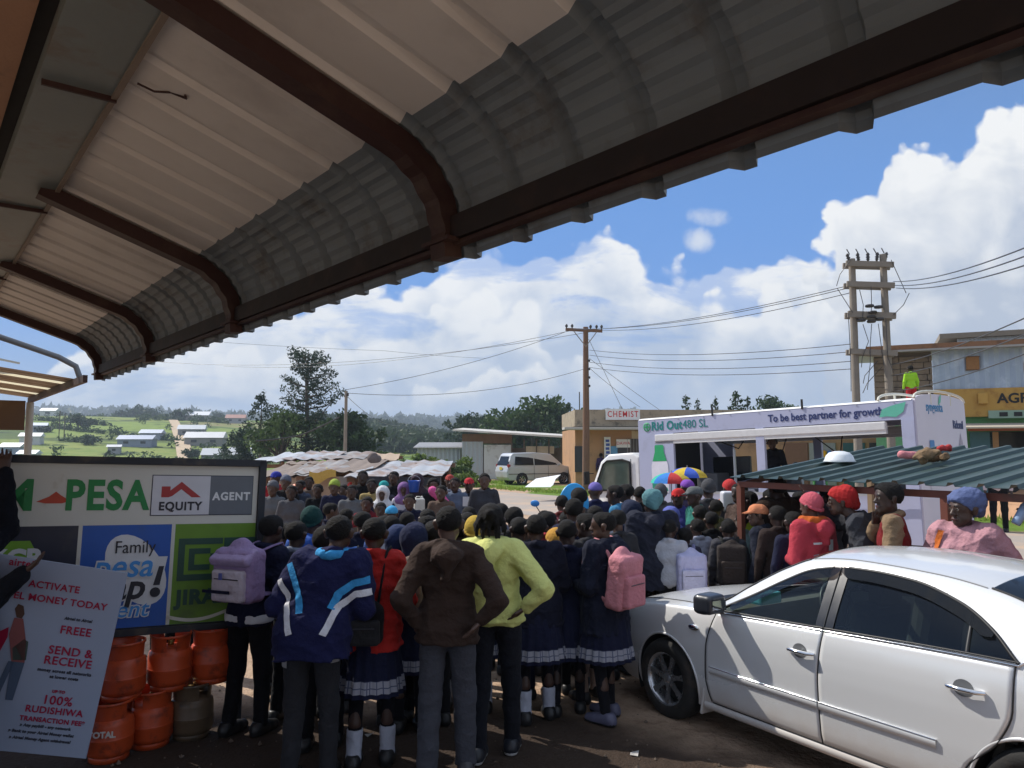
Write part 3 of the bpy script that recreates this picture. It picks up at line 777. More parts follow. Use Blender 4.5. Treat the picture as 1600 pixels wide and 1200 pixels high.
    m = MB(); m.bar(RP(.262, t0, 3.35), RP(.262, 9.4, 3.35), .066, .07, 0, inv2); m.build('edge_board', mat('dark_gap', (.025, .022, .02), .8), so_)
    m = MB(); m.tube([RP(.0+.03*math.sin(i*2.1), .3+i*.35, 3.293) for i in range(12)], .006, 6, 0, inv2); m.build('electric_cable', mat('cable_dark', (.02, .02, .02), .6), so_)
build_roof()

def build_neighbour():
    o = RP(.6, 10.3, 2.8)
    root = empty('neighbour_veranda', o, 0, 'lower veranda roof of the next shop with pale daylight stripes', 'roof'); inv = Matrix.Translation(-o)
    sh = mat('old_sheet', (.34, .27, .20), .7, 0, .15, 3, dirt=(.2, .14, .09))
    tr, t, b = newmat('translucent_sheet'); b.inputs['Base Color'].default_value = (.8, .74, .55, 1); b.inputs['Roughness'].default_value = .5; b.inputs['Transmission Weight'].default_value = .0
    tl = t.node('ShaderNodeBsdfTranslucent'); tl.inputs[0].default_value = (.8, .72, .5, 1); mx = t.node('ShaderNodeMixShader'); mx.inputs[0].default_value = .6
    out = [n for n in tr.node_tree.nodes if n.type == 'OUTPUT_MATERIAL'][0]; t.l.new(b.outputs[0], mx.inputs[1]); t.l.new(tl.outputs[0], mx.inputs[2]); t.l.new(mx.outputs[0], out.inputs[0])
    m = MB(); m2 = MB(); d0, d1 = -1.6, 1.36; k = 0
    tt = 8.75
    while tt < 12.2:
        w = .26; zz = lambda d: 2.99-(d+.2)*.13
        tgt = m2 if k % 4 == 2 else m
        rr = [[RP(d, tt+a, zz(d)+h) for a, h in ((0, 0), (.2, 0), (.215, .02), (.245, .02), (.26, 0))] for d in np.linspace(d0, d1, 8)]
        tgt.grid(rr, 0, False, inv); tt += w; k += 1
    m.build('roof_sheet', sh, root); m2.build('clear_sheet', tr, root)
    br = mat('rust_brown_steel', (.07, .03, .022), .55)
    m = MB(); m.bar(RP(1.33, 8.2, 2.755), RP(1.33, 12.3, 2.745), .04, .07, 0, inv); m.build('eave_rail', br, root)
    m = MB(); m.box((0, 0, 0), (.5, .05, .38), frame(RP(.98, 11.75, 2.52), N_)); b_ = m.build('brown_fascia', mat('brown_board', (.10, .055, .03), .7, dirt=(.16, .1, .06)), root); b_.data.transform(inv)
    m = MB(); m.tube([RP(1.30, 11.9, 0), RP(1.30, 11.9, 2.7)], .045, 10, 0, inv); m.build('post', mat('cream_post', (.45, .42, .36), .6), root)
    m = MB(); pts = []
    m.tube([RP(.2, 8.55, 3.28), RP(.9, 8.55, 3.06), RP(1.15, 8.55, 2.98), RP(1.30, 8.55, 2.90), RP(1.35, 8.55, 2.76)], .028, 8, 0, inv); m.build('bent_pipe', mat('grey_paint', (.2, .21, .22), .5), root)
    for i, (t_, d_) in enumerate(((9.4, .30), (9.75, .60))):
        g = empty('signboard_frame', RP(d_, t_, 2.97), 0, ('tall pale metal board frame standing on the neighbouring veranda roof', 'short pale metal board frame beside the tall one on that roof')[i], 'board frame')
        m = MB(); hh = (.52, .40)[i]; m.box((0, 0, hh/2), (.16, .02, hh), frame((0, 0, 0), (N_*.6+E_*.8)), 0); m.bar((.1, 0, 0), (.1, 0, hh), .03, .03); m.bar((.0, 0, .1), tuple(N_*.35+Vector((0, 0, .04))), .02, .02)
        m.build('board', mat('pale_board', (.55, .55, .5), .6, dirt=(.3, .28, .25)), g)
build_neighbour()

# ------------------------------------------------------------------ terrain, road, grass
def sstep(a, b, x): t = np.clip((x-a)/(b-a), 0, 1); return t*t*(3-2*t)
def hz(X, Y):
    X = np.asarray(X, float); Y = np.asarray(Y, float)
    rr = np.hypot(X, Y); u = X/np.maximum(np.abs(Y), 1)
    left = sstep(.05, -.28, u); fwd = sstep(-10, 60, Y)
    z = 15.5*sstep(130, 430, rr)*(left*.85+.15)*fwd
    z = z+1.6*np.sin(X*.011+1)*np.sin(Y*.013)*sstep(150, 400, rr)
    z = z+(40+14*np.sin(X*.0021+.6)+9*np.sin(X*.0063))*sstep(700, 1600, rr)*fwd
    z = z-2.5*sstep(55, 120, rr)*left*fwd*(1-sstep(140, 230, rr))
    return z
NR = Vector((.816, .577, 0)); DR = Vector((-.577, .816, 0))
def build_ground():
    rs = np.concatenate([np.linspace(0.5, 60, 40), 60*1.075**np.arange(1, 53)]); na = 220
    th = np.linspace(0, 2*math.pi, na, endpoint=False)
    Rr, T = np.meshgrid(rs, th, indexing='ij'); X = Rr*np.cos(T); Y = Rr*np.sin(T); Z = hz(X, Y)
    V = np.stack([X, Y, Z], -1).reshape(-1, 3); V = np.vstack([V, [[0, 0, 0]]])
    i, j = np.meshgrid(np.arange(len(rs)-1), np.arange(na), indexing='ij'); i = i.ravel(); j = j.ravel(); j2 = (j+1) % na
    F = np.stack([i*na+j, (i+1)*na+j, (i+1)*na+j2, i*na+j2], 1)
    c = len(V)-1; jj = np.arange(0, na, 2); F = np.vstack([F, np.stack([np.full(na//2, c), jj, (jj+1) % na, (jj+2) % na], 1)])
    me = npmesh('ground', V, F)
    m, t, b = newmat('earth'); g = t.node('ShaderNodeNewGeometry'); pos = g.outputs['Position']
    s = t.node('ShaderNodeSeparateXYZ'); t.l.new(pos, s.inputs[0]); X_, Y_, Z_ = s.outputs
    rr = t.node('ShaderNodeVectorMath', operation='LENGTH'); t.l.new(pos, rr.inputs[0]); dist = rr.outputs['Value']
    n1 = t.noise(pos, .9, 7, .62); n2 = t.noise(pos, 6, 6, .65); n3 = t.noise(pos, .22, 5); n4 = t.noise(pos, 28, 4, .6)
    dirt = t.mix(n1, (.40, .275, .185, 1), (.53, .385, .275, 1)); dirt = t.mix(t.smooth(n2, .45, .75), dirt, (.30, .195, .13, 1))
    dirt = t.mix(t.math('MULTIPLY', t.smooth(n4, .58, .70), .5), dirt, (.2, .14, .10, 1))
    # shade of roof and crowd painted into the earth near the shop front
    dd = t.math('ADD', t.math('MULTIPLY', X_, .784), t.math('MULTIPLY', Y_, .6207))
    painted_shade = t.math('SUBTRACT', 1.0, t.smooth(t.math('ADD', dd, t.math('MULTIPLY', n1, 1.6)), 4.9, 6.0))
    painted_shade = t.math('MULTIPLY', painted_shade, t.math('SUBTRACT', 1.0, t.smooth(t.math('ADD', Y_, t.math('MULTIPLY', n1, 1.2)), 6.6, 7.6)))
    tt_ = t.math('ADD', t.math('MULTIPLY', X_, -.62), t.math('MULTIPLY', Y_, .784)); painted_shade = t.math('MULTIPLY', painted_shade, t.smooth(tt_, 1.0, 2.0))
    dirt = t.mix(t.math('MULTIPLY', painted_shade, .95), dirt, t.mix(n2, (.018, .013, .011, 1), (.040, .027, .021, 1)))
    nr = t.math('ADD', t.math('MULTIPLY', X_, .816), t.math('MULTIPLY', Y_, .577))
    gm = t.smooth(t.math('ADD', t.math('SUBTRACT', nr, 22.0), t.math('MULTIPLY', t.math('SUBTRACT', n3, .5), 26)), 0, 2.0)
    gm2 = t.math('MULTIPLY', gm, t.math('SUBTRACT', 1.0, t.math('MULTIPLY', t.smooth(t.math('ABSOLUTE', t.math('SUBTRACT', nr, 30.0)), 3.2, 2.0), t.smooth(n1, .35, .5))))
    grass = t.mix(n2, (.085, .165, .025, 1), (.17, .25, .045, 1))
    # field patchwork on the hillside
    mp = t.node('ShaderNodeMapping'); mp.inputs['Scale'].default_value = (.014, .020, 0); mp.inputs['Rotation'].default_value = (0, 0, .35); t.l.new(pos, mp.inputs[0])
    vo = t.node('ShaderNodeTexVoronoi'); vo.distance = 'CHEBYCHEV'; vo.inputs['Scale'].default_value = 1.0; vo.inputs['Randomness'].default_value = .75; t.l.new(mp.outputs[0], vo.inputs['Vector'])
    cr = t.node('ShaderNodeValToRGB'); cr.color_ramp.interpolation = 'CONSTANT'; el = cr.color_ramp.elements
    el[0].color = (.13, .22, .035, 1); el[1].position = .2; el[1].color = (.20, .27, .055, 1)
    for p_, c_ in ((.42, (.10, .17, .035, 1)), (.6, (.24, .27, .075, 1)), (.75, (.15, .25, .04, 1)), (.9, (.24, .18, .10, 1))):
        e = el.new(p_); e.color = c_
    sp_ = t.node('ShaderNodeSeparateColor'); t.l.new(vo.outputs['Color'], sp_.inputs[0]); t.l.new(sp_.outputs[0], cr.inputs[0])
    ve = t.node('ShaderNodeTexVoronoi'); ve.feature = 'DISTANCE_TO_EDGE'; ve.inputs['Randomness'].default_value = .75; ve.inputs['Scale'].default_value = 1.0; t.l.new(mp.outputs[0], ve.inputs['Vector'])
    field = t.mix(t.smooth(n3, .3, .7), cr.outputs[0], (.16, .22, .05, 1)); field = t.mix(t.math('MULTIPLY', t.math('SUBTRACT', 1.0, t.smooth(ve.outputs['Distance'], .02, .05)), .75), field, (.045, .075, .022, 1))
    field = t.mix(t.smooth(t.noise(pos, .06, 6, .7), .56, .62), field, (.035, .06, .02, 1))
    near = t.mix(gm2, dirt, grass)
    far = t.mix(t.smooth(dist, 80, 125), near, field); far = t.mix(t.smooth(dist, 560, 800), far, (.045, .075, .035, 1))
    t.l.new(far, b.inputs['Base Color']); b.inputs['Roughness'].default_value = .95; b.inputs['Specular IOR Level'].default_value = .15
    bp = t.node('ShaderNodeBump'); bp.inputs['Strength'].default_value = .8; bp.inputs['Distance'].default_value = .05
    t.l.new(t.math('ADD', n2, t.math('MULTIPLY', n4, .5)), bp.inputs['Height']); t.l.new(bp.outputs[0], b.inputs['Normal'])
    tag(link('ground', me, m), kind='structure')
    # the tarmac road, dusty at its edges
    c0 = NR*17.9; rows = []
    for k in range(61):
        a = -60+k*3.5; rows.append([c0+DR*a+NR*w+Vector((0, 0, .006+.05*(1-(w/3.4)**2))) for w in np.linspace(-3.4, 3.4, 9)])
    m, t, b = newmat('tarmac'); g = t.node('ShaderNodeNewGeometry'); pos = g.outputs['Position']
    n1 = t.noise(pos, .6, 6, .6); n2 = t.noise(pos, 14, 4, .6)
    c = t.mix(n2, (.30, .255, .22, 1), (.39, .335, .29, 1)); c = t.mix(t.smooth(n1, .48, .68), c, (.46, .335, .24, 1)); t.l.new(c, b.inputs['Base Color']); b.inputs['Roughness'].default_value = .9
    mb = MB(); mb.grid(rows, 0, True); tag(mb.build('road', m), kind='structure')
    # the dirt lane climbing the far hillside
    pts = [(292, 716, 165), (283, 700, 215), (272, 682, 300), (262, 668, 395), (256, 661, 450)]
    row = []
    for i, (px, py, Y) in enumerate(pts):
        x = PX(px, Y, 5); w = 3.2
        row.append((x, Y, w))
    rows = []
    for i in range(len(row)-1):
        for s_ in range(8):
            f = s_/8; x = row[i][0]*(1-f)+row[i+1][0]*f; y = row[i][1]*(1-f)+row[i+1][1]*f
            rows.append([Vector((x+q, y, float(hz(x+q, y))+.35)) for q in (-1.9, -.6, .6, 1.9)])
    mb = MB(); mb.grid(rows, 0, True); tag(mb.build('dirt_path', mat('lane_dirt', (.47, .36, .24), .95, var=.2, vscale=.3)), kind='structure')
    # loose stones and litter underfoot
    rg = np.random.default_rng(3); VV = []; FF = []; b0 = 0
    for k in range(1300):
        d = 2.6+9*rg.random()**1.5; x = rg.uniform(-5, 3.5); y = d
        s = .006+.018*rg.random()**3
        q = np.array([[1, 0, 0], [-1, 0, 0], [0, 1, 0], [0, -1, 0], [0, 0, 1], [0, 0, -.6]])*s*(.6+.8*rg.random((6, 1)))+[x, y, s*.3]
        VV.append(q); FF += [[b0+a, b0+b_, b0+c_] for a, b_, c_ in ((0, 2, 4), (2, 1, 4), (1, 3, 4), (3, 0, 4), (2, 0, 5), (1, 2, 5), (3, 1, 5), (0, 3, 5))]; b0 += 6
    tag(link('gravel', npmesh('gravel', np.vstack(VV), FF, None, False), mat('pebble', (.13, .095, .07), .9, var=.35, vscale=4)), kind='stuff')
    VV = []; FF = []; b0 = 0     # paper and plastic scraps
    for k in range(46):
        x, y = rg.uniform(-4.5, 3), rg.uniform(4.2, 9.5); a = rg.uniform(0, 6.3); s = rg.uniform(.012, .04); c_, s_ = math.cos(a)*s, math.sin(a)*s
        VV += [(x+c_, y+s_, .006), (x-s_, y+c_, .012+.4*s*rg.random()), (x-c_*1.3, y-s_, .006), (x+s_, y-c_*1.2, .010)]; FF.append((b0, b0+1, b0+2, b0+3)); b0 += 4
    tag(link('litter', npmesh('litter', VV, FF, None, False), mat('litter_paper', (.42, .40, .38), .7, var=.5, vscale=1.5)), kind='stuff')
    # grass verges beyond the road
    V = []; F = []; n = 0
    for k in range(16000):
        a = rg.uniform(-18, 45); w = rg.uniform(22.2, 27.2) if k % 3 else rg.uniform(30.5, 36)
        p = NR*w+DR*a
        if w < 28 and (math.sin(a*.35)+math.sin(a*.13+w) < -.3): continue
        for q in range(2):
            x, y = p.x+rg.normal()*.15, p.y+rg.normal()*.15; hh = rg.uniform(.05, .22); l = rg.normal(size=2)*.06; ww = rg.uniform(.02, .05); an = rg.uniform(0, 3.14)
            V += [(x-ww*math.cos(an), y-ww*math.sin(an), 0), (x+ww*math.cos(an), y+ww*math.sin(an), 0), (x+l[0], y+l[1], hh)]; F.append((n, n+1, n+2)); n += 3
    tag(link('grass', npmesh('grass', V, F, None, False), leafmat('verge_grass', (.15, .26, .035), (.24, .33, .06), .5)), kind='stuff')
def leafmat(name, c1, c2, trans=.35, scale=.35):
    if name in MATS: return MATS[name]
    m, t, b = newmat(name); tc = t.node('ShaderNodeTexCoord'); n = t.noise(tc.outputs['Object'], scale, 4, .6); n2 = t.noise(tc.outputs['Object'], scale*9, 2)
    c = t.mix(t.smooth(t.math('ADD', t.math('MULTIPLY', n, .65), t.math('MULTIPLY', n2, .35)), .35, .65), c4(c1), c4(c2))
    t.l.new(c, b.inputs['Base Color']); b.inputs['Roughness'].default_value = .65; b.inputs['Specular IOR Level'].default_value = .25
    tl = t.node('ShaderNodeBsdfTranslucent'); t.l.new(c, tl.inputs[0]); mx = t.node('ShaderNodeMixShader'); mx.inputs[0].default_value = trans
    out = [q for q in m.node_tree.nodes if q.type == 'OUTPUT_MATERIAL'][0]; t.l.new(b.outputs[0], mx.inputs[1]); t.l.new(tl.outputs[0], mx.inputs[2]); t.l.new(mx.outputs[0], out.inputs[0])
    MATS[name] = m; return m
build_ground()
m = MB(); V = [RP(a, b, 0) for a, b in ((-3.5, -4.2), (1.1, -4.2), (1.1, 1.9), (-3.5, 1.9))]; m.add(V+[v+Vector((0, 0, .42)) for v in V], [(0, 3, 2, 1), (4, 5, 6, 7), (0, 1, 5, 4), (1, 2, 6, 5), (2, 3, 7, 6), (3, 0, 4, 7)]); tag(m.build('veranda_floor', mat('floor_screed', (.48, .45, .41), .8, 0, .1, 2, .1, 20, dirt=(.33, .29, .25), dscale=2)), kind='structure')

# ------------------------------------------------------------------ trees
BARK = lambda: mat('bark', (.085, .065, .05), .9, 0, .3, 6, .6, 20)
def leaves(C, S, n, size, rg, flat=.0):
    """n leaf faces scattered through clumps with centres C and radii S"""
    C = np.asarray(C, float); S = np.asarray(S, float)
    w = S**2; idx = rg.choice(len(C), n, p=w/w.sum())
    d = rg.normal(size=(n, 3)); d /= np.linalg.norm(d, axis=1)[:, None]
    r = (.35+.75*rg.random(n)**.6)[:, None]
    p = C[idx]+d*r*S[idx][:, None]*np.array([1, 1, .8])
    a = rg.normal(size=(n, 3)); a[:, 2] *= (1-flat); a /= np.linalg.norm(a, axis=1)[:, None]
    b = np.cross(a, rg.normal(size=(n, 3))); b /= np.linalg.norm(b, axis=1)[:, None]+1e-9
    s = (size*(.6+.8*rg.random(n)))[:, None]
    V = np.stack([p-a*s, p-b*s*.45, p+a*s, p+b*s*.45], 1).reshape(-1, 3)
    F = np.arange(4*n).reshape(n, 4)
    return V, F
def tree(px, pytop, Y, label, kind='round', width=None, n=1500, leaf='leaf_dark', group=None, zb=None, seed=0, name='tree', base=None):
    rg = np.random.default_rng(seed+11); x = PX(px, Y, 5)
    z0 = float(hz(x, Y)) if zb is None else zb
    H = ZY(pytop, Y)-z0; W = width if width else H*.5
    root = empty(name, (x, Y, z0), rg.random()*6, label, 'tree' if name != 'bush' else 'bush', group)
    cols = dict(leaf_dark=((.022, .045, .020), (.050, .085, .030)), leaf_mid=((.035, .068, .022), (.075, .12, .038)), leaf_light=((.09, .15, .03), (.17, .22, .05)), leaf_blue=((.022, .042, .030), (.045, .072, .045)), leaf_far=((.03, .055, .032), (.055, .085, .045)))[leaf]
    lm = leafmat(leaf, cols[0], cols[1], .3, .5)
    tr = MB(); C = []; S = []
    if kind == 'round':
        th = H*.35; tr.tube([(0, 0, -.3), (W*.02, 0, th*.6), (0, W*.02, th), (W*.03, 0, H*.75)], [H*.035, H*.028, H*.022, H*.006], 7)
        for k in range(11):
            a = rg.random()*6.28; rr = W*.5*math.sqrt(rg.random())*.72; z = H*(.42+.45*rg.random()); f = 1-((z/H-.5)/.5)**2*.5 if z > H*.5 else .9
            c = (rr*math.cos(a)*f, rr*math.sin(a)*f, z); C.append(c); S.append(W*(.14+.10*rg.random())); tr.tube([(0, 0, min(th, z*.8)), ((c[0])*.5, c[1]*.5, (min(th, z*.8)+c[2])/2+H*.03), c], [H*.014, H*.009, H*.003], 5)
        C.append((0, 0, H*.85)); S.append(W*.18)
        for k in range(10): a = rg.random()*6.28; C.append((W*.47*math.cos(a), W*.47*math.sin(a), H*(.4+.4*rg.random()))); S.append(W*.08)
    elif kind == 'bush':
        tr.tube([(0, 0, -.1), (0, 0, H*.5)], [H*.04, H*.01], 5)
        for k in range(16): a = rg.random()*6.28; rr = W*.5*math.sqrt(rg.random()); C.append((rr*math.cos(a), rr*.7*math.sin(a), H*(.12+.66*rg.random()*(1-rr/W)))); S.append(H*(.14+.12*rg.random()))
    elif kind == 'pine':      # open feathery crown on upswept limbs
        tr.tube([(0, 0, -.3), (.02*H, 0, H*.4), (0, .01*H, H*.75), (0, 0, H*.97)], [H*.022, H*.017, H*.010, H*.003], 7)
        for k in range(46):
            f = (k+rg.random())/46; z = H*(.16+.78*f); a = k*2.4+rg.random(); L = W*.5*(1.0-.55*f if f > .35 else .55+1.3*f)*(.7+.4*rg.random())
            tip = np.array([L*math.cos(a), L*math.sin(a), z+L*(.25+.35*rg.random())]); tr.tube([(0, 0, z), tuple(tip*np.array([.55, .55, 0])+np.array([0, 0, z+L*.10])), tuple(tip)], [H*.007, H*.005, H*.001], 4)
            for q in (.35, .55, .75, .95, 1.05): C.append((tip[0]*q, tip[1]*q, z+(tip[2]-z)*q**1.4+.0)); S.append(W*(.050+.025*rg.random()))
    elif kind == 'conifer':   # dense pointed crown
        tr.tube([(0, 0, -.3), (0, 0, H*.95)], [H*.02, H*.003], 6)
        for k in range(70):
            f = rg.random()**.9; a = rg.random()*6.28; L = W*.5*(1-f)**.8*(.65+.45*rg.random()); z = H*(.08+.88*f)
            C.append((L*math.cos(a), L*math.sin(a), z+L*.15)); S.append(W*(.06+.05*(1-f)))
        for k in range(9): C.append((rg.normal()*.03*W, rg.normal()*.03*W, H*(.7+.3*k/8))); S.append(W*.035)
    elif kind == 'spindly':
        tr.tube([(0, 0, -.3), (0, 0, H)], [H*.014, H*.003], 5)
        for k in range(26):
            f = k/26; z = H*(.35+.63*f); a = k*2.4; L = W*.5*(1.05-f)*(.6+.5*rg.random()); C.append((L*.6*math.cos(a), L*.6*math.sin(a), z+L*.2)); S.append(W*.07); C.append((L*math.cos(a), L*math.sin(a), z+L*.4)); S.append(W*.05); tr.tube([(0, 0, z), (L*math.cos(a), L*math.sin(a), z+L*.4)], [H*.005, H*.001], 4)
    tr.build('trunk' if name != 'bush' else 'stem', BARK(), root)
    V, F = leaves(C, S, n, max(W, H*.4)*(.045 if kind in ('round', 'bush') else .030)*(1500/n)**.35, rg)
    link('crown' if name != 'bush' else 'foliage', npmesh('crown', V, F, None, False), lm, root)
    return root
G_T = 'trees behind the market stalls'; G_H = 'trees on the far hillside'; G_R = 'trees behind the roadside buildings'
tree(480, 543, 66, 'tall open feathery pine rising above the tin market stalls', 'pine', 7.2, 6000, 'leaf_blue', G_T, -1.5, 1, 'pine_tree')
tree(408, 612, 70, 'dense dark pointed conifer directly beside the tall feathery pine, on its hillside flank', 'conifer', 6.0, 3000, 'leaf_blue', G_T, -1.5, 2, 'conifer_tree')
tree(440, 632, 64, 'olive bushy tree filling the gap under the tall feathery pine', 'round', 5.2, 2200, 'leaf_mid', G_T, -1.5, 3)
tree(380, 668, 72, 'low shaggy bush tree at the foot of the pointed conifer', 'round', 3.4, 1000, 'leaf_blue', G_T, -1.5, 4)
tree(545, 643, 62, 'dark broad tree behind the thin grey pole', 'round', 5.6, 2200, 'leaf_dark', G_T, -1, 5)
tree(516, 652, 66, 'narrow dark tree between feathery pine and broad tree', 'round', 4.5, 1500, 'leaf_blue', G_T, -1, 6)
tree(570, 690, 58, 'pale green bush tree just behind the stall roofs', 'bush', 6, 1400, 'leaf_mid', G_T, 0, 7)
tree(833, 628, 96, 'big broad dark green tree above the white shed', 'round', 12.5, 4200, 'leaf_mid', G_R, 0, 8)
tree(800, 648, 100, 'smaller round tree leaning on the big broad one', 'round', 8.5, 2200, 'leaf_dark', G_R, 0, 9)
tree(872, 640, 92, 'ragged dark tree beside the chemist building', 'spindly', 8, 2200, 'leaf_dark', G_R, 0, 10)
tree(888, 628, 92, 'thin spiky tree top close to the chemist roof corner', 'spindly', 4, 900, 'leaf_dark', G_R, 0, 12)
tree(736, 643, 120, 'grey green round tree behind the white shed roof end', 'round', 8, 1800, 'leaf_far', G_R, 0, 13)
tree(757, 645, 125, 'slim twin of the grey green round tree, with lighter crown', 'round', 5.5, 1300, 'leaf_far', G_R, 0, 14)
tree(778, 652, 130, 'low hazy tree between grey green tree and big broad tree', 'round', 6, 1200, 'leaf_far', G_R, 0, 15)
for i, (px, py, Y, w, lb) in enumerate([(1072, 616, 60, 2.6, 'thin scraggly sapling over the truck roof nearest the chemist sign'), (1090, 622, 60, 2.0, 'short wispy sapling second from the chemist sign'), (1118, 618, 58, 2.2, 'wispy sapling above the middle of the truck roof'), (1150, 610, 58, 3.4, 'tallest scraggly sapling above the truck roof'), (1168, 618, 58, 2.2, 'small sapling right against the tallest scraggly one')]):
    tree(px, py, Y, lb, 'spindly', w, 420, 'leaf_dark', 'saplings above the truck roof', 0, 20+i, 'sapling')
tree(1210, 612, 85, 'small round dark tree above the lettered truck banner', 'round', 4.8, 1200, 'leaf_dark', G_R, 0, 30)
tree(1232, 622, 88, 'lowest pale clump of tree beside the small round dark one', 'round', 3.6, 700, 'leaf_mid', G_R, 0, 31)
for i, (px, py, Y, w, lf, lb) in enumerate([(672, 690, 46, 3.2, 'leaf_light', 'yellow green bush at the end of the tin stalls'), (700, 694, 48, 3.2, 'leaf_light', 'bright green bush against the white shed wall'), (690, 712, 43, 3.6, 'leaf_mid', 'low spreading creeper bush in front of the bright bushes'), (622, 698, 50, 2.2, 'leaf_light', 'small yellowish bush peeping over the stall roofs'), (650, 704, 45, 3.0, 'leaf_mid', 'mid green bush between yellowish and bright bushes'), (720, 728, 42, 2.8, 'leaf_light', 'short sunlit shrub at the foot of the white shed')]):
    tree(px, py, Y, lb, 'bush', w, 1500, lf, 'bushes by the white shed', 0, 40+i, 'bush')
HT = [(122, 648, 240, 9, 'round', 'lone dark tree standing in the green fields'), (212, 640, 430, 22, 'round', 'big rounded tree clump on the hillside skyline'), (232, 644, 430, 20, 'round', 'second crown of the skyline clump, beside the big rounded one'), (190, 650, 440, 16, 'round', 'low crown at the edge of the skyline clump'),
      (281, 644, 330, 12, 'round', 'dark bushy tree at the top of the dirt lane'), (272, 655, 325, 8, 'round', 'small tree touching the dirt lane top'), (310, 652, 440, 9, 'round', 'round tree above the red roofed houses'), (323, 655, 440, 8, 'conifer', 'pointed tree above the red roofed houses'), (338, 648, 440, 13, 'round', 'large round tree last along the skyline'),
      (66, 650, 420, 16, 'round', 'grey tree clump above the white roofed village'), (88, 648, 420, 14, 'round', 'taller grey tree beside the village clump'), (140, 655, 470, 20, 'round', 'flat hazy tree line crown past the lone tree'), (160, 654, 470, 18, 'round', 'hazy rounded crown further along that line'),
      (172, 703, 150, 3.5, 'conifer', 'small dark conical tree just over the sign board top'), (350, 695, 140, 5, 'conifer', 'pale conical tree below the grey barns'), (258, 706, 150, 3, 'bush', 'small round shrub beside the lane foot'), (305, 700, 160, 5, 'round', 'shaggy tree near the lane foot'), (70, 668, 230, 6, 'round', 'dark tree beside the village roofs'), (140, 684, 190, 6, 'round', 'dark bushy tree in the middle field'), (330, 676, 300, 8, 'round', 'small tree next to the long grey barn')]
for i, (px, py, Y, w, kd, lb) in enumerate(HT):
    tree(px, py, Y, lb, kd, w, 700, 'leaf_far', G_H, None, 60+i, name='tree' if kd != 'bush' else 'bush')
def forest():
    rg = np.random.default_rng(5); C = []; S = []
    for k in range(520):
        px = rg.uniform(500, 905); Y = rg.uniform(190, 420); x = PX(px, Y, 5); z = float(hz(x, Y)); py = 668+8*math.sin(px*.03)+6*math.sin(px*.011)+rg.normal()*5+(12 if Y < 280 else 0)
        zt = ZY(py, Y); hh = max(4, zt-z); w = rg.uniform(3, 6)
        for q in range(5): C.append((x+rg.normal()*w*.5, Y+rg.normal()*w*.5, z+hh*(.35+.13*q))); S.append(w*(.62-.09*q))
        C.append((x, Y, zt-1)); S.append(1.2)
    C2 = []
    for k in range(420):       # far wooded ridges
        px = rg.uniform(20, 1000); Y = rg.uniform(900, 1500); x = PX(px, Y, 5); z = float(hz(x, Y)); w = rg.uniform(9, 16)
        for q in range(3): C.append((x+rg.normal()*w, Y+rg.normal()*w, z+w*(.2+.4*q))); S.append(w*(.8-.15*q))
    far = []
    V, F = leaves(C[:-1260], S[:-1260], 52000, 1.15, rg); V2, F2 = leaves(C[-1260:], S[-1260:], 26000, 6.5, rg); V, F = np.vstack([V, V2]), np.vstack([F, F2+len(V)]); tag(link('forest', npmesh('forest', V, F, None, False), leafmat('forest_leaf', (.026, .050, .024), (.062, .095, .036), .25, .03)), kind='stuff')
forest()
def hedges():
    rg = np.random.default_rng(9); C = []; S = []
    for k in range(13):       # hedge lines between the fields
        Y = rg.uniform(135, 420); a, b = sorted(rg.uniform(20, 400, 2)); n = max(6, int((b-a)/2.2)); sl = rg.uniform(-.25, .25)
        for q in range(n):
            if rg.random() < .25: continue
            px = a+(b-a)*q/n; y = Y+sl*(px-a); x = PX(px, y, 5)+rg.normal()*.6; s = rg.uniform(.5, 1.3)*(1.8 if rg.random() < .1 else 1); C.append((x, y, float(hz(x, y))+s*.6)); S.append(s)
    for k in range(60):
        px = rg.uniform(20, 400); y = rg.uniform(130, 430); x = PX(px, y, 5); s = rg.uniform(.5, 1.5); C.append((x, y, float(hz(x, y))+s*.7)); S.append(s)
    V, F = leaves(C, S, 14000, .42, rg); tag(link('shrubbery', npmesh('shrubbery', V, F, None, False), leafmat('hedge_leaf', (.03, .06, .02), (.075, .12, .035), .25, .05)), kind='stuff')
hedges()
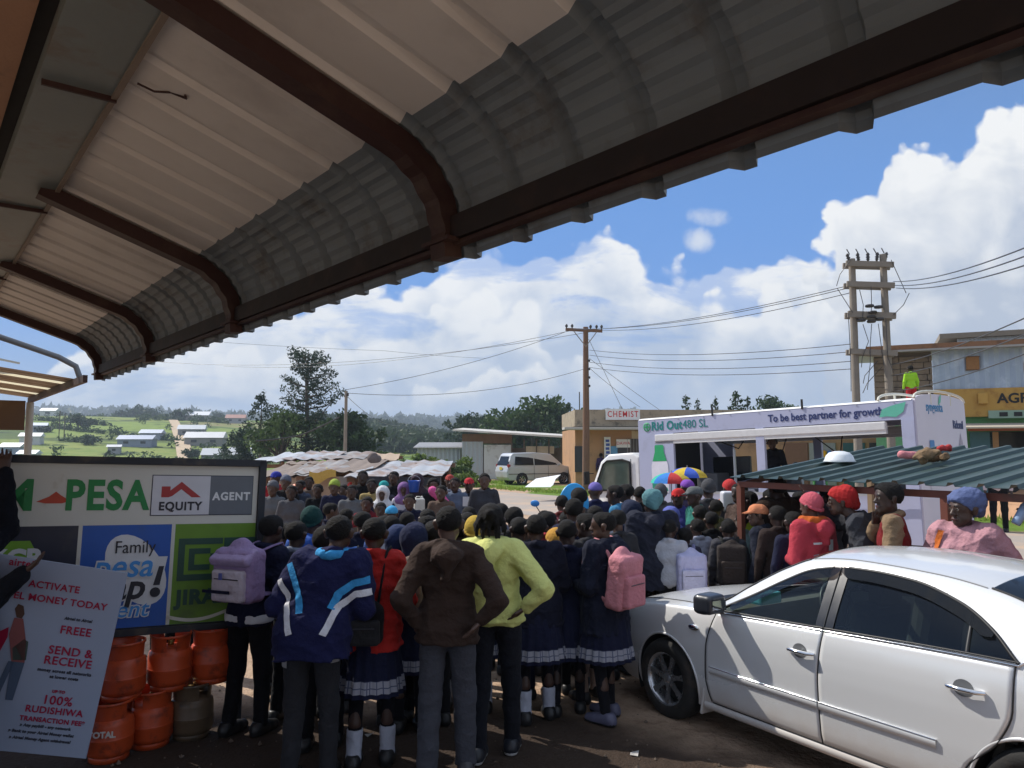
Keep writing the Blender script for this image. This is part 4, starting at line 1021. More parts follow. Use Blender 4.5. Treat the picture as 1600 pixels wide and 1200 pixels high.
# ------------------------------------------------------------------ far hillside houses
def house(px, py, Y, w, d, h, wall, roof, label, rz=0.2, kind='gable'):
    x = PX(px, Y, 5); z = float(hz(x, Y))
    r = empty('house', (x, Y, z), rz, label, 'house', 'houses on the far hillside')
    w, d, h = w*.62, d*.62, h*.66
    m = MB(); m.box((0, 0, h/2-.3), (w, d, h+.6)); m.build('wall', mat('wall_%02x%02x' % (int(wall[0]*255), int(wall[2]*255)), wall, .85, var=.1, vscale=.5), r)
    m = MB(); e = .3; rh = d*.28
    if kind == 'gable':
        V = [(-w/2-e, -d/2-e, h), (w/2+e, -d/2-e, h), (w/2+e, 0, h+rh), (-w/2-e, 0, h+rh), (w/2+e, d/2+e, h), (-w/2-e, d/2+e, h)]
        m.add(V, [(0, 1, 2, 3), (3, 2, 4, 5), (0, 3, 5), (1, 4, 2), (0, 5, 4, 1)])
    else: m.add([(-w/2-e, -d/2-e, h), (w/2+e, -d/2-e, h), (w/2+e, d/2+e, h), (-w/2-e, d/2+e, h), (-w/4, 0, h+rh), (w/4, 0, h+rh)], [(0, 1, 5, 4), (1, 2, 5), (2, 3, 4, 5), (3, 0, 4), (3, 2, 1, 0)])
    m.build('roof', mat('hroof_%02x%02x' % (int(roof[0]*255), int(roof[2]*255)), roof, .5, .2, var=.12, vscale=.6), r)
    n = max(1, int(w/3.5))
    for k in range(n):
        m = MB(); m.box((-w/2+(k+.5)*w/n, -d/2-.02, h*.55), (w/n*.3, .08, h*.35)); m.build('window' if k != n//2 else 'door', mat('window_dark', (.03, .035, .04), .3), r)
WH, GR, BL, RD = (.56, .57, .60), (.33, .33, .34), (.30, .36, .48), (.36, .10, .07)
for a in [(215, 690, 190, 13, 6, 2.6, (.23, .26, .34), (.32, .36, .46), 'long low blue grey shed in the green fields', .1), (238, 684, 215, 9, 6, 2.6, (.30, .32, .38), (.42, .46, .55), 'short blue grey shed beside the long low one', .1), (180, 697, 172, 4, 3, 2.2, GR, WH, 'tiny pale roofed hut in the lower field', .3),
          (300, 690, 235, 12, 8, 3.0, (.22, .22, .23), (.55, .57, .60), 'grey barn with light roof just past the lane', .25), (322, 695, 200, 15, 9, 2.8, (.24, .23, .22), (.60, .60, .61), 'wide barn with bright white roof past the lane', .15), (352, 706, 160, 13, 8, 2.6, (.20, .20, .205), (.45, .47, .50), 'dark grey barn nearest the market stalls', .2), (310, 672, 330, 15, 10, 3.4, (.30, .27, .25), (.60, .62, .66), 'far pale roofed homestead under the skyline trees', .1), (368, 676, 320, 12, 9, 3.0, GR, (.40, .22, .18), 'homestead with a faded red roof beside the brick red one', .2), (378, 700, 170, 7, 5, 2.6, WH, (.6, .62, .65), 'small white house by the market stall roofs', .2),
          (22, 700, 160, 6, 5, 2.6, (.32, .36, .46), WH, 'bluish village shed under the brown fascia board', .1), (50, 694, 185, 7, 5, 2.8, (.55, .55, .56), (.7, .72, .76), 'pale village house beside the cream post', .25), (48, 706, 150, 5, 4, 2.4, WH, (.62, .66, .74), 'small white village kiosk just above the sign frame', .1), (76, 662, 330, 10, 7, 3.2, (.6, .6, .62), WH, 'lonely white house high on the hillside', .1), (58, 684, 230, 8, 5, 2.8, (.4, .42, .48), (.55, .6, .7), 'grey blue village house behind the cream post', .4)]:
    house(*a)
for i, px in enumerate((92, 100)):
    Y = 200; x = PX(px, Y, 5); z = float(hz(x, Y)); u = empty('power_pole', (x, Y, z), 0, ('far slim power pole in the fields near the village', 'second far slim power pole in the fields')[i], 'utility pole', 'far power poles')
    m = MB(); m.tube([(0, 0, -.5), (0, 0, ZY(642+i*3, Y)-z)], .13, 6); m.build('pole', BARK(), u); m = MB(); m.bar((-1, 0, ZY(644+i*3, Y)-z), (1, 0, ZY(644+i*3, Y)-z), .1, .1); m.build('crossarm', BARK(), u)

# ------------------------------------------------------------------ roadside buildings
def corr(m, p0, p1, z0, z1, per=.18, amp=.02, mi=0, nrm=None):
    """standing corrugated sheet wall between two plan points"""
    p0, p1 = Vector(p0), Vector(p1); L = (p1-p0).length; d = (p1-p0)/L; n = nrm or Vector((d.y, -d.x, 0)); k = int(L/per*4)
    r0, r1 = [], []
    for i in range(k+1):
        q = p0+d*(L*i/k)+n*amp*math.sin(i*math.pi/2); r0.append(Vector((q.x, q.y, z0))); r1.append(Vector((q.x, q.y, z1)))
    m.grid([r0, r1], mi, False)
def build_chemist():
    o = Vector((PX(899, 42), 42, 0)); r = empty('chemist_shop', o, R(2), 'flat roofed orange chemist shop with a red lettered sign', 'building')
    W, D = 10.5, 7; zp = ZY(640, 42); zc = ZY(670, 42)
    org = mat('orange_wall', (.42, .235, .12), .85, 0, .12, 1.2, .1, 20, dirt=(.30, .18, .10), dscale=1.5); crm = mat('cream_wall', (.55, .45, .33), .85, 0, .12, 1.2, dirt=(.33, .26, .19), dscale=1.6); con = mat('weathered_parapet', (.33, .27, .19), .9, 0, .2, 1.5, dirt=(.14, .12, .09), dscale=2.5)
    m = MB(); m.box((W/2, D/2, zc/2), (W, D, zc)); m.build('wall', org, r)
    m = MB(); m.box((W/2+.9, -.02, zc/2+.5), (W-4.4, .06, zc-1.2)); m.build('cream_front', crm, r)
    m = MB(); m.box((W/2, D/2, (zc+zp)/2+.07), (W+.04, D+.04, zp-zc-.14)); m.build('parapet', con, r)
    m = MB(); m.box((W/2-.1, -.5, zc), (W+1.2, 1.3, .14), bev=.02); m.build('canopy_slab', mat('concrete_edge', (.45, .43, .40), .85), r)
    def at(px): return PX(px, 42)-o.x
    m = MB(); m.box((at(957), -.07, 1.1), (.85, .06, 2.2)); dr = m.build('door', mat('blue_door', (.10, .30, .50), .5), r)
    for px, w, z, h in ((905, .5, 1.5, 1.4), (975, .7, 1.5, 1.3), (990, .45, 1.5, 1.2)):
        m = MB(); m.box((at(px), -.08, z), (w, .06, h)); m.build('window', mat('window_dark', (.03, .035, .04), .3), r)
    m = MB(); m.box((at(995), -.10, 1.95), (1.1, .05, 1.3)); wr = m.build('barred_window', mat('grille_shadow', (.06, .05, .045), .6), r)
    m = MB(); [m.bar((at(995)-.5+k*.17, -.14, 1.3), (at(995)-.5+k*.17, -.14, 2.6), .02, .02) for k in range(7)]; m.build('window_grille', mat('grille_grey', (.3, .3, .3), .5), wr)
    m = MB(); wsg = at(1001)-at(947); m.box((at(974), -.08, (ZY(639, 42)+ZY(656, 42))/2), (wsg, .08, ZY(639, 42)-ZY(656, 42))); sg = m.build('sign_panel', mat('sign_white', (.72, .72, .70), .5), r)
    text('sign_lettering', 'CHEMIST', .46, Matrix.Translation((at(974), -.125, (ZY(639, 42)+ZY(656, 42))/2)), mat('sign_red', (.55, .02, .03), .5), sg, .004, sx=.80, space=1.2)
    m = MB(); m.box((at(974), -.12, 2.35), (.75, .04, .45)); s2 = m.build('small_sign', mat('sign_white', (.72, .72, .70), .5), r)
    text('sign_lettering', 'DAWA', .24, Matrix.Translation((at(974), -.145, 2.35)), mat('sign_red', (.55, .02, .03), .5), s2, 0)
    m = MB(); m.box((at(949), -.12, 2.1), (.35, .04, 1.2)); m.build('small_sign', mat('sign_white', (.72, .72, .70), .5), r)
    m = MB(); [m.box((at(949)+.02*(k % 2), -.145, 1.65+.21*k), (.2, .02, .14)) for k in range(5)]; m.build('blue_print', mat('sign_blue', (.03, .08, .35), .5), r)
    m = MB(); m.bar((at(948), -.7, 1.55), (at(1005), -.7, 1.55), .04, .04); m.bar((at(948), -.7, 0), (at(948), -.7, 1.55), .04, .04); m.build('shop_rail', mat('grille_grey', (.3, .3, .3), .5), r)
    m = MB(); m.tube([(.3, .4, zp), (.3, .4, zp+1.0)], .03, 6); m.build('roof_pipe', mat('dark_pipe', (.06, .06, .06), .5), r)
build_chemist()
def build_row():
    A = Vector((8.6, 33.5, 0)); B = Vector((15.2, 29.0, 0)); d = (B-A).normalized(); L = (B-A).length
    r = empty('shop_row', A, math.atan2(d.y, d.x), 'low brown plastered shop row seen through the truck openings', 'building'); zt = 3.3
    m = MB(); m.box((L/2, 3, zt/2), (L, 6, zt)); m.build('wall', mat('brown_plaster', (.42, .24, .13), .85, 0, .15, 1.5, .1, 20, dirt=(.27, .15, .09), dscale=1.2), r)
    m = MB(); m.box((L/2, 2.8, zt+.06), (L+.8, 7.4, .10)); m.build('roof', mat('dull_tin', (.35, .34, .33), .5, .4), r)
    for i, (f, w, mt) in enumerate(((.02, .5, ('green_frame', (.10, .42, .28))), (.52, 1.0, ('grey_door', (.30, .30, .29))), (.40, .9, ('brown_door', (.20, .09, .05))), (.68, .8, ('teal_door', (.03, .10, .11))), (.80, .8, ('dark_doorway', (.02, .02, .02))), (.92, .9, ('dark_doorway', (.02, .02, .02))))):
        m = MB(); m.box((f*L+w/2, -.04, 1.15), (w, .1, 2.3)); m.build('door', mat(mt[0], mt[1], .6), r)
    for i, (f, c) in enumerate(((.60, (.75, .35, .02)), (.625, (.05, .2, .55)), (.645, (.7, .06, .05)), (.74, (.08, .4, .12)))):
        m = MB(); S = SDF(); S.cone((f*L, -.35, 1.9), (f*L, -.35, 1.2), .10, .17, k=.02); S.cone((f*L-.15, -.35, 1.75), (f*L+.15, -.35, 1.75), .08, .08, k=.05)
        g = empty('hanging_dress', r.matrix_basis @ Vector((0, 0, 0)) if False else A, math.atan2(d.y, d.x), ('yellow', 'blue', 'red', 'green')[i]+' clothing item hung outside the brown shop row', 'clothes', 'clothes hung outside the shop row')
        link('cloth', npmesh('cloth', *S.mesh(.025, (.02, i, 20))), cloth(c), g)
build_row()
def build_agrovet():
    Y0, Y1 = 25.5, 23.6; A = Vector((PX(1366, Y0, 4), Y0, 0)); B = Vector((PX(1700, Y1, 4), Y1-.8, 0)); d = (B-A).normalized(); L = (B-A).length; n = Vector((d.y, -d.x, 0))
    r = empty('agrovet_shop', A, math.atan2(d.y, d.x), 'two storey shop with blue corrugated upper wall over a yellow lettered band', 'building')
    Mi = Matrix.Translation(A) @ Matrix.Rotation(math.atan2(d.y, d.x), 4, 'Z'); inv = Mi.inverted()
    def lx(px, Y=24.6): # local x for a photo column on the front
        u = (px-800)/1200; # ray meets the front
        t = (u*A.y*1.0-A.x)/(d.x-u*d.y); return t
    zs, z1, zt = ZY(652, 24.6), ZY(609, 24.6), ZY(545, 24.6)
    lo = mat('yellow_band', (.46, .27, .06), .75, 0, .1, 1.5, .05, 20, dirt=(.35, .18, .04), dscale=2)
    xl = lx(1516); xb = lx(1460)
    m = MB(); m.box((L/2+.6, 3.2, zs/2), (L+1.2, 6, zs)); m.build('ground_floor_wall', mat('shop_green', (.12, .33, .16), .7, dirt=(.2, .25, .15)), r)
    m = MB(); m.box(((xb+L)/2+.5, -.06, (zs+z1)/2), (L-xb+1, .3, z1-zs)); m.build('yellow_band', lo, r)
    m = MB(); [m.box((lx(p), -.3, z1-.32), (.26, .2, .34), bev=.02) for p in (1535, 1640)]; m.build('bracket_block', lo, r)
    m = MB(); m.box((L/2, 3.1, zs+.10), (L, 6.2, .2)); m.build('terrace_slab', mat('slab_ochre', (.40, .28, .12), .8), r)
    text('sign_lettering', 'AGROVET', .42, Matrix.Translation((lx(1558), -.225, (zs+z1)/2+.10)), mat('black_paint', (.012, .012, .012), .6), r, .012, align='LEFT')
    m = MB(); m.box((lx(1590), -.25, zs+.06), (1.6, .03, .24)); m.build('small_sign', mat('sage_sign', (.25, .36, .27), .6), r)
    m = MB(); [m.box((lx(1590)-.4+k*.38, -.275, zs+.06), (.22, .02, .13), bev=.02) for k in range(3)]; m.build('sign_motif', mat('black_paint', (.012, .012, .012), .6), r)
    # upper storey: blue sheets, stone infill
    m = MB(); x = xb; k = 0; AGB = mat('blue_sheet', (.38, .45, .55), .42, .35, .14, 1.6, 0, 30, dirt=(.50, .57, .66), dscale=1.5, dlo=.5, dhi=.65); AGT = mat('tin_sheet', (.55, .58, .60), .4, .5, .14, 1.6, dirt=(.35, .30, .27), dscale=2)
    while x < L+1:
        w = .82; q = MB(); corr(q, (x, -.1, 0), (min(x+w, L+1), -.1, 0), z1, zt, .26, .03); x += w; k += 1; q.build('wall_sheet', AGB if k % 5 != 4 else AGT, r)
    #, (.36, .47, .62), .42, .35, .14, 1.6, 0, 30, dirt=(.50, .57, .66), dscale=1.5, dlo=.5, dhi=.65), r); m2.build('bare_sheet', mat('tin_sheet', (.55, .58, .60), .4, .5, .14, 1.6, dirt=(.35, .30, .27), dscale=2), r)
    xw = lx(1523); m = MB(); m.box((xw, -.15, ZY(570, 24.6)), (.36, .05, .42)); w_ = m.build('window', mat('wood_board', (.30, .15, .06), .8, var=.25, vscale=12), r)
    m = MB(); [m.bar((xw-.2, -.17, ZY(570, 24.6)+q), (xw+.2, -.17, ZY(570, 24.6)+q), .02, .03) for q in (-.21, .21)]; m.build('window_frame', mat('wood_dark', (.14, .07, .03), .8), w_)
    st = mat('stone_blocks', (.20, .155, .115), .95, 0, .35, 2.2, .5, 12, dirt=(.10, .08, .07), dscale=2.5); m = MB(); rg = random.Random(4)
    zz = zs+.2
    while zz < zt-.25:
        x = .0
        while x < xb-.02:
            w = min(.40*(.8+rg.random()*.4), xb-x); m.box((x+w/2, .0+rg.uniform(-.02, .02), zz+.1), (w-.018, .2, .185), bev=.012); x += w
        zz += .2
    m.build('stone_wall', st, r)
    m = MB(); m.box((xb/2, .06, (zs+.2+zt)/2), (xb-.04, .14, zt-zs-.3)); m.build('mortar', mat('mortar', (.14, .12, .10), .95), r)
    # roofs
    m = MB(); m.box((L/2+.2, 2.6, zt+.1), (L+1.8, 6.6, .06), rot=Matrix.Rotation(R(3), 3, 'X')); m.build('roof', mat('dull_tin', (.35, .34, .33), .5, .4), r)
    m = MB(); m.bar((-.2, -.62, zt+.01), (L+1.2, -.62, zt+.01), .04, .22); m.build('roof_fascia', mat('brown_fascia_board', (.24, .12, .06), .8, dirt=(.13, .07, .04), dscale=3), r)
    zu = ZY(527, 24.6); xu = lx(1484); m = MB(); m.box(((xu+L)/2+.5, 1.6, zu), (L-xu+1.4, 3.8, .16)); m.build('upper_roof', mat('grey_fascia', (.22, .19, .15), .8), r)
    m = MB(); corr(m, (xu+.3, -.05, 0), (L+1, -.05, 0), zt+.1, zu-.05, .12, .014); m.build('upper_wall', mat('tin_sheet', (.55, .58, .60), .4, .5), r)
    # ground floor front: awning, dark opening, doors, posts
    m = MB(); m.box(((xl+L)/2, -.75, zs-.30), (L-xl+2, 1.4, .05), rot=Matrix.Rotation(R(6), 3, 'X')); m.build('shop_awning', mat('pale_awning', (.50, .44, .36), .7), r)
    m = MB(); m.bar((xl-.2, -1.2, zs-.42), (L+1, -1.2, zs-.42), .03, .10); m.build('awning_edge', mat('rust_red', (.30, .09, .05), .7), r)
    for px, w, mt in ((1535, .75, ('glass_blue', (.05, .14, .20))), (1553, .16, ('tan_post', (.36, .20, .10))), (1572, .95, ('dark_doorway', (.02, .02, .02))), (1594, .5, ('dark_doorway', (.02, .02, .02)))):
        m = MB(); m.box((lx(px), -.03, 1.35), (w, .12 if w > .2 else .2, 2.5)); m.build('door' if w > .2 else 'post', mat(mt[0], mt[1], .5), r)
build_agrovet()
def build_shed():
    Y = 53; x0, x1 = PX(722, Y), PX(896, Y); W = x1-x0; r = empty('tin_shed', (x0, Y, 0), R(-3), 'white tin shed with a sloping overhanging roof and timber bays', 'building')
    wt = mat('white_tin', (.62, .63, .62), .55, .1, .12, 1.2, dirt=(.36, .34, .31), dscale=1.2, dlo=.5, dhi=.7)
    z1, z2 = ZY(677, Y), ZY(684, Y); L1 = PX(800, Y)-x0
    m = MB(); corr(m, (0, 0, 0), (L1*.42, 0, 0), 0, ZY(690, Y), .3, .02); m.build('corrugated_wall', mat('grey_tin', (.42, .45, .49), .5, .3), r)
    m = MB(); m.box((L1*.72, 0, ZY(695, Y)/2), (L1*.56, .1, ZY(695, Y))); m.build('white_panel', wt, r)
    m = MB(); m.box((L1*.5, .1, (ZY(694, Y)+z1)/2), (L1, .12, z1-ZY(694, Y)-.1)); m.build('upper_boards', mat('brown_boards', (.20, .12, .08), .85, var=.3, vscale=3), r)
    m = MB(); m.box((W*.5, 2.5, ZY(700, Y)/2), (W*.97, 4, ZY(700, Y))); m.build('back_wall', mat('dark_timber', (.13, .10, .075), .9, var=.3, vscale=2), r)
    m = MB(); m.box((W*.72, .6, .75), (W*.5, .1, 1.5)); m.build('counter_boards', mat('grey_tin', (.42, .45, .49), .5, .3), r)
    for k in range(6): m = MB(); m.bar((L1+(W-L1)*k/5, -.3, 0), (L1+(W-L1)*k/5, -.3, z2-.1), .09, .09); m.build('post', mat('dark_timber', (.13, .10, .075), .9), r)
    m = MB(); V = [(-.5, -1.3, z1+.25), (W+.6, -1.3, z2+.02), (W+.6, 5, z2+.25), (-.5, 5, z1+.5)]; m.add(V+[(a, b, c-.12) for a, b, c in V], [(0, 1, 2, 3), (4, 7, 6, 5), (0, 4, 5, 1), (1, 5, 6, 2), (2, 6, 7, 3), (3, 7, 4, 0)]); m.build('roof', mat('pale_roof', (.66, .62, .55), .5, .15, dirt=(.45, .38, .32), dscale=1), r)
    m = MB(); m.box((W*.70, -.2, ZY(703, Y)), (W*.25, .1, .5)); m.build('tarpaulin', cloth((.5, .42, .3)), r)
    g = empty('green_shack', (x0-3.2, Y+1, 0), 0, 'grey tin shack half hidden by bushes beside the white shed', 'building'); m = MB(); corr(m, (0, 0, 0), (3.0, 0, 0), 0, 2.2, .3, .03); m.box((1.5, 1.5, 1.05), (2.9, 2.8, 2.1)); m.build('wall', mat('grey_tin', (.42, .45, .49), .5, .3), g); m = MB(); m.box((1.5, 1.4, 2.3), (3.5, 3.6, .06), rot=Matrix.Rotation(R(6), 3, 'X')); m.build('roof', mat('dull_tin', (.35, .34, .33), .5, .4), g)
build_shed()
def build_bank():
    rg = np.random.default_rng(8); rows = []
    for k in range(30):
        s = k/29; p = Vector((13.0, 24.5, 0))*(1-s)+Vector((19, 15.5, 0))*s; n = Vector((.82, .55, 0)); row = []
        for j in range(10): f = j/9; row.append(p+n*(f*2.4+.2*rg.normal()*.4)+Vector((0, 0, -.05+1.15*f**.7+.10*rg.normal()*(.2 if j in (0,) else 1))))
        rows.append(row)
    m = MB(); m.grid(rows, 0, True); o = m.build('earth_bank', mat('red_earth', (.50, .29, .17), .95, 0, .25, 1.4, .6, 8, dirt=(.27, .15, .09), dscale=2.2)); tag(o, kind='structure')
build_bank()

# ------------------------------------------------------------------ poles and wires
WOOD = lambda: mat('pole_wood', (.17, .095, .06), .85, 0, .25, 5, .4, 25)
GWOOD = lambda: mat('pole_grey', (.23, .20, .165), .85, 0, .25, 5, .4, 25)
INS = lambda: mat('insulator', (.035, .03, .03), .3)
def build_poles():
    Y = 38; x = PX(914, Y, 5); zt = ZY(511, Y); r = empty('power_pole', (x, Y, 0), 0, 'brown wooden power pole with a crossarm in front of the chemist', 'utility pole')
    m = MB(); m.tube([(0, 0, -.5), (.05, 0, zt*.5), (.06, 0, zt)], [.19, .16, .125], 10); m.build('pole', WOOD(), r)
    m = MB(); m.bar((-.95, 0, zt-.12), (.88, -.1, zt-.22), .12, .14); m.build('crossarm', WOOD(), r)
    m = MB(); m.bar((.05, -.12, zt-1.0), (-.55, -.12, zt-.22), .03, .04); m.bar((.05, -.12, zt-1.0), (.6, -.14, zt-.26), .03, .04); m.build('brace', GWOOD(), r)
    for q in (-.9, -.62, .3, .6, .85): m = MB(); m.lathe([(0, 0), (.035, 0), (.03, .08), (.07, .12), (.07, .17), (.04, .24), (0, .24)], 8, 0, Matrix.Translation((q, -.03, zt-.10-.04*(q > 0)))); m.build('insulator', INS(), r)
    for k in range(4): m = MB(); m.box((.2, -.1, zt-1.7-k*.42), (.12, .1, .12), bev=.02); m.build('wire_bracket', INS(), r)
    Y2 = 21; xa, xb = PX(1338, Y2, 4), PX(1387, Y2, 4); zt2 = ZY(404, Y2); c = (xa+xb)/2
    r = empty('transformer_pole', (c, Y2, 0), R(-8), 'grey twin pole H-frame with insulators standing behind the truck', 'utility pole'); w = (xb-xa)/2
    for sg in (-1, 1): m = MB(); m.tube([(sg*w, 0, -.5), (sg*w, 0, zt2*.5), (sg*(w-.02), 0, zt2+(.1 if sg > 0 else 0))], [.125, .108, .092], 10); m.build('pole', GWOOD(), r)
    for py, hh in ((414, .15), (446, .15), (493, .17), (551, .15)):
        z = ZY(py, Y2); m = MB(); m.bar((-w-.18, -.15, z+.03), (w+.2, -.15, z-.05), .09, hh); m.bar((-w-.18, .15, z+.03), (w+.2, .15, z-.05), .09, hh); m.build('crossarm', GWOOD(), r)
    zz = ZY(412, Y2)
    for q in (-.62, -.30, .02, .32, .60):
        m = MB(); m.lathe([(0, 0), (.03, 0), (.03, .05), (.055, .07), (.03, .10), (.06, .13), (.03, .17), (.055, .2), (.025, .26), (0, .26)], 8, 0, Matrix.Translation((q*w/.43*.75, 0, zz+.05)) @ Matrix.Rotation(R(q*25), 4, 'Y')); m.bar((q*w/.43*.75, 0, zz+.28), (q*w/.43*.75-.1, -.1, zz+.40), .02, .02); m.build('insulator', INS(), r)
    for q, py in ((-.05, 482), (.18, 484), (.02, 492), (-.28, 504), (-.02, 506), (.2, 503), (-.02, 499)):
        m = MB(); m.lathe([(0, 0), (.10, 0), (.12, .02), (.12, .05), (.10, .07), (0, .07)], 10, 0, Matrix.Translation((q, -.2, ZY(py, Y2)))); m.build('fuse_unit', INS(), r)
    Z = lambda py: ZY(py, Y2)
    m = MB()
    for a in ([(-.3, 455), (-.22, 478), (-.25, 500)], [(.0, 450), (.0, 470), (-.02, 492)], [(-.25, 508), (-.12, 535), (-.3, 560), (-.33, 575)], [(-.02, 508), (-.08, 540), (-.1, 570), (-.2, 610)], [(.15, 508), (.2, 540), (.25, 572)], [(.35, 500), (.36, 560), (.5, 585)], [(-.62, 490), (-.60, 560), (-.62, 612)], [(.55, 410), (.75, 440), (.9, 462)], [(-.5, 408), (-.8, 430), (-.9, 448)], [(.55, 495), (.82, 480), (.98, 462)], [(-.5, 490), (-.7, 470), (-.88, 452)], [(.2, 575), (-.2, 600), (-.32, 615)], [(.1, 565), (-.25, 588), (-.3, 600)]):
        m.tube([(x_, -.22, Z(p_)) for x_, p_ in a], .010, 5)
    m.build('jumper_cables', INS(), r)
    Y3 = 33; x = PX(540, Y3, 3); r = empty('thin_pole', (x, Y3, 0), 0, 'thin grey pole rising behind the tin market stalls', 'utility pole'); m = MB(); m.tube([(0, 0, -.3), (0, 0, ZY(611, Y3))], [.085, .065], 8); m.build('pole', GWOOD(), r); m = MB(); m.box((.08, -.05, ZY(617, Y3)), (.08, .08, .12)); m.build('insulator', INS(), r)
    def wire(pts, sag, label, grp='overhead wires', rad=.011):
        P_ = []
        for a, b in zip(pts[:-1], pts[1:]):
            for k in range(14): f = k/14; P_.append(a.lerp(b, f)-Vector((0, 0, sag*4*f*(1-f)*(b-a).length/20)))
        P_.append(pts[-1]); m = MB(); m.tube(P_, rad, 5); o = m.build('overhead_wire', INS()); tag(o, label, 'wire', grp)
    pole = lambda px, py: P(px, py, 38); h1 = lambda px, py: P(px, py, 21)
    for i, (a, b, c_, d_) in enumerate((((1660, 363), (1396, 440), (1335, 444), (893, 515)), ((1660, 378), (1398, 446), (1330, 449), (905, 514)), ((1660, 395), (1400, 450), (1335, 456), (938, 516)))):
        wire([P(a[0], a[1], 9), h1(*b)], .25, ('topmost', 'middle', 'lowest')[i]+' of the three high wires running from the twin pole over the shop roof'); wire([h1(*c_), pole(*d_)], .35, ('topmost', 'middle', 'lowest')[i]+' of the three high wires between twin pole and crossarm'); wire([pole(*d_), P(540, 609, 33) if i == 0 else P(470-i*120, 580-i*8, 55)], .5, ('steepest', 'middle', 'flattest')[i]+' wire leaving the crossarm over the market stalls')
    for i, (a, b) in enumerate((((1660, 470), (1392, 570)), ((1660, 498), (1392, 587)), ((1660, 530), (1392, 612)))): wire([P(a[0], a[1], 10), h1(*b)], .2, ('upper', 'middle', 'lower')[i]+' of the low wires from the twin pole over the corrugated wall')
    for i, (b, a) in enumerate((((1336, 537), (921, 547)), ((1336, 549), (921, 555)), ((1336, 564), (921, 566)), ((1336, 576), (921, 574)))): wire([h1(*b), pole(*a)], .30, ('first', 'second', 'third', 'fourth')[i]+' from top of four low wires between the two tall poles')
    wire([pole(921, 560), P(1030, 640, 43)], .1, 'stay wire sloping from brown pole to the chemist roof'); wire([pole(920, 530), P(975, 645, 43)], .0, 'steep stay wire from brown pole to the chemist sign'); wire([pole(921, 575), P(1000, 636, 43)], .25, 'slack service wire from brown pole to the chemist roof')
    wire([P(540, 614, 33), pole(918, 575)], .9, 'slack wire between the thin grey pole and brown pole'); wire([P(541, 618, 33), P(625, 665, 52)], .4, 'thin wire dropping from thin grey pole into the bushes'); wire([P(400, 689, 30), P(470, 680, 32), P(530, 652, 33)], .3, 'drooping cable bundle in front of the dark trees', rad=.03); wire([P(350, 535, 60), P(600, 548, 60), P(760, 560, 70)], .1, 'faint high wire crossing the clouds over the pine')
build_poles()

# ------------------------------------------------------------------ wheels, van, truck
def wheel(parent, loc, r, w, spokes=7, axis=(0, 1, 0), rimcol='rim_silver', name='wheel', open_=.62):
    """wheel in the parent's frame, axle along y, outer face to +y when axis y>0"""
    sg = 1 if axis[1] > 0 else -1; T = Matrix.Translation(loc)
    m = MB(); m.lathe([(r*.66, -w/2), (r*.88, -w/2), (r*.97, -w*.40), (r, -w*.22), (r, w*.22), (r*.97, w*.40), (r*.88, w/2), (r*.66, w/2), (r*.64, w*.3), (r*.64, -w*.3), (r*.66, -w/2)], 40, 0, T, axis='Y'); wh = m.build(name, mat('tyre_rubber', (.018, .017, .016), .85, 0, .2, 20, .2, 60, dirt=(.08, .055, .04), dscale=6, dlo=.5, dhi=.8), parent)
    m = MB(); yo = sg*w*.42
    m.lathe([(r*.67, sg*w*.5), (r*.64, sg*w*.47), (r*.60, sg*w*.40), (r*.585, sg*w*.1), (r*.58, -sg*w*.3)], 40, 0, T, axis='Y')
    m.lathe([(0, sg*w*.40), (r*.10, sg*w*.40), (r*.13, sg*w*.36), (r*.17, sg*w*.34), (r*.17, sg*w*.2), (0, sg*w*.2)], 24, 0, T, axis='Y')
    for k in range(spokes):
        a = 2*math.pi*k/spokes+.2; c, s = math.cos(a), math.sin(a)
        V = []
        for rr, ww, y in ((r*.12, r*.070, .37), (r*.36, r*.048, .40), (r*.60, r*.075, .43)):
            for q, dy in ((-1, -.10), (-1, 0), (1, 0), (1, -.10)): V.append((c*rr-s*ww*q, sg*w*(y+dy), s*rr+c*ww*q))
        F = [(i*4+j, i*4+(j+1) % 4, i*4+4+(j+1) % 4, i*4+4+j) for i in range(2) for j in range(4)]+[(0, 1, 2, 3), (8, 9, 10, 11)]
        m.add(V, F, 0, False, T)
    m.build('rim', mat(rimcol, (.55, .56, .58), .28, .85, .06, 10), wh)
    m = MB(); m.lathe([(0, -sg*w*.05), (r*.58, -sg*w*.05)], 24, 0, T, axis='Y'); m.build('brake_disc', mat('brake_dark', (.015, .015, .015), .6), wh)
    return wh
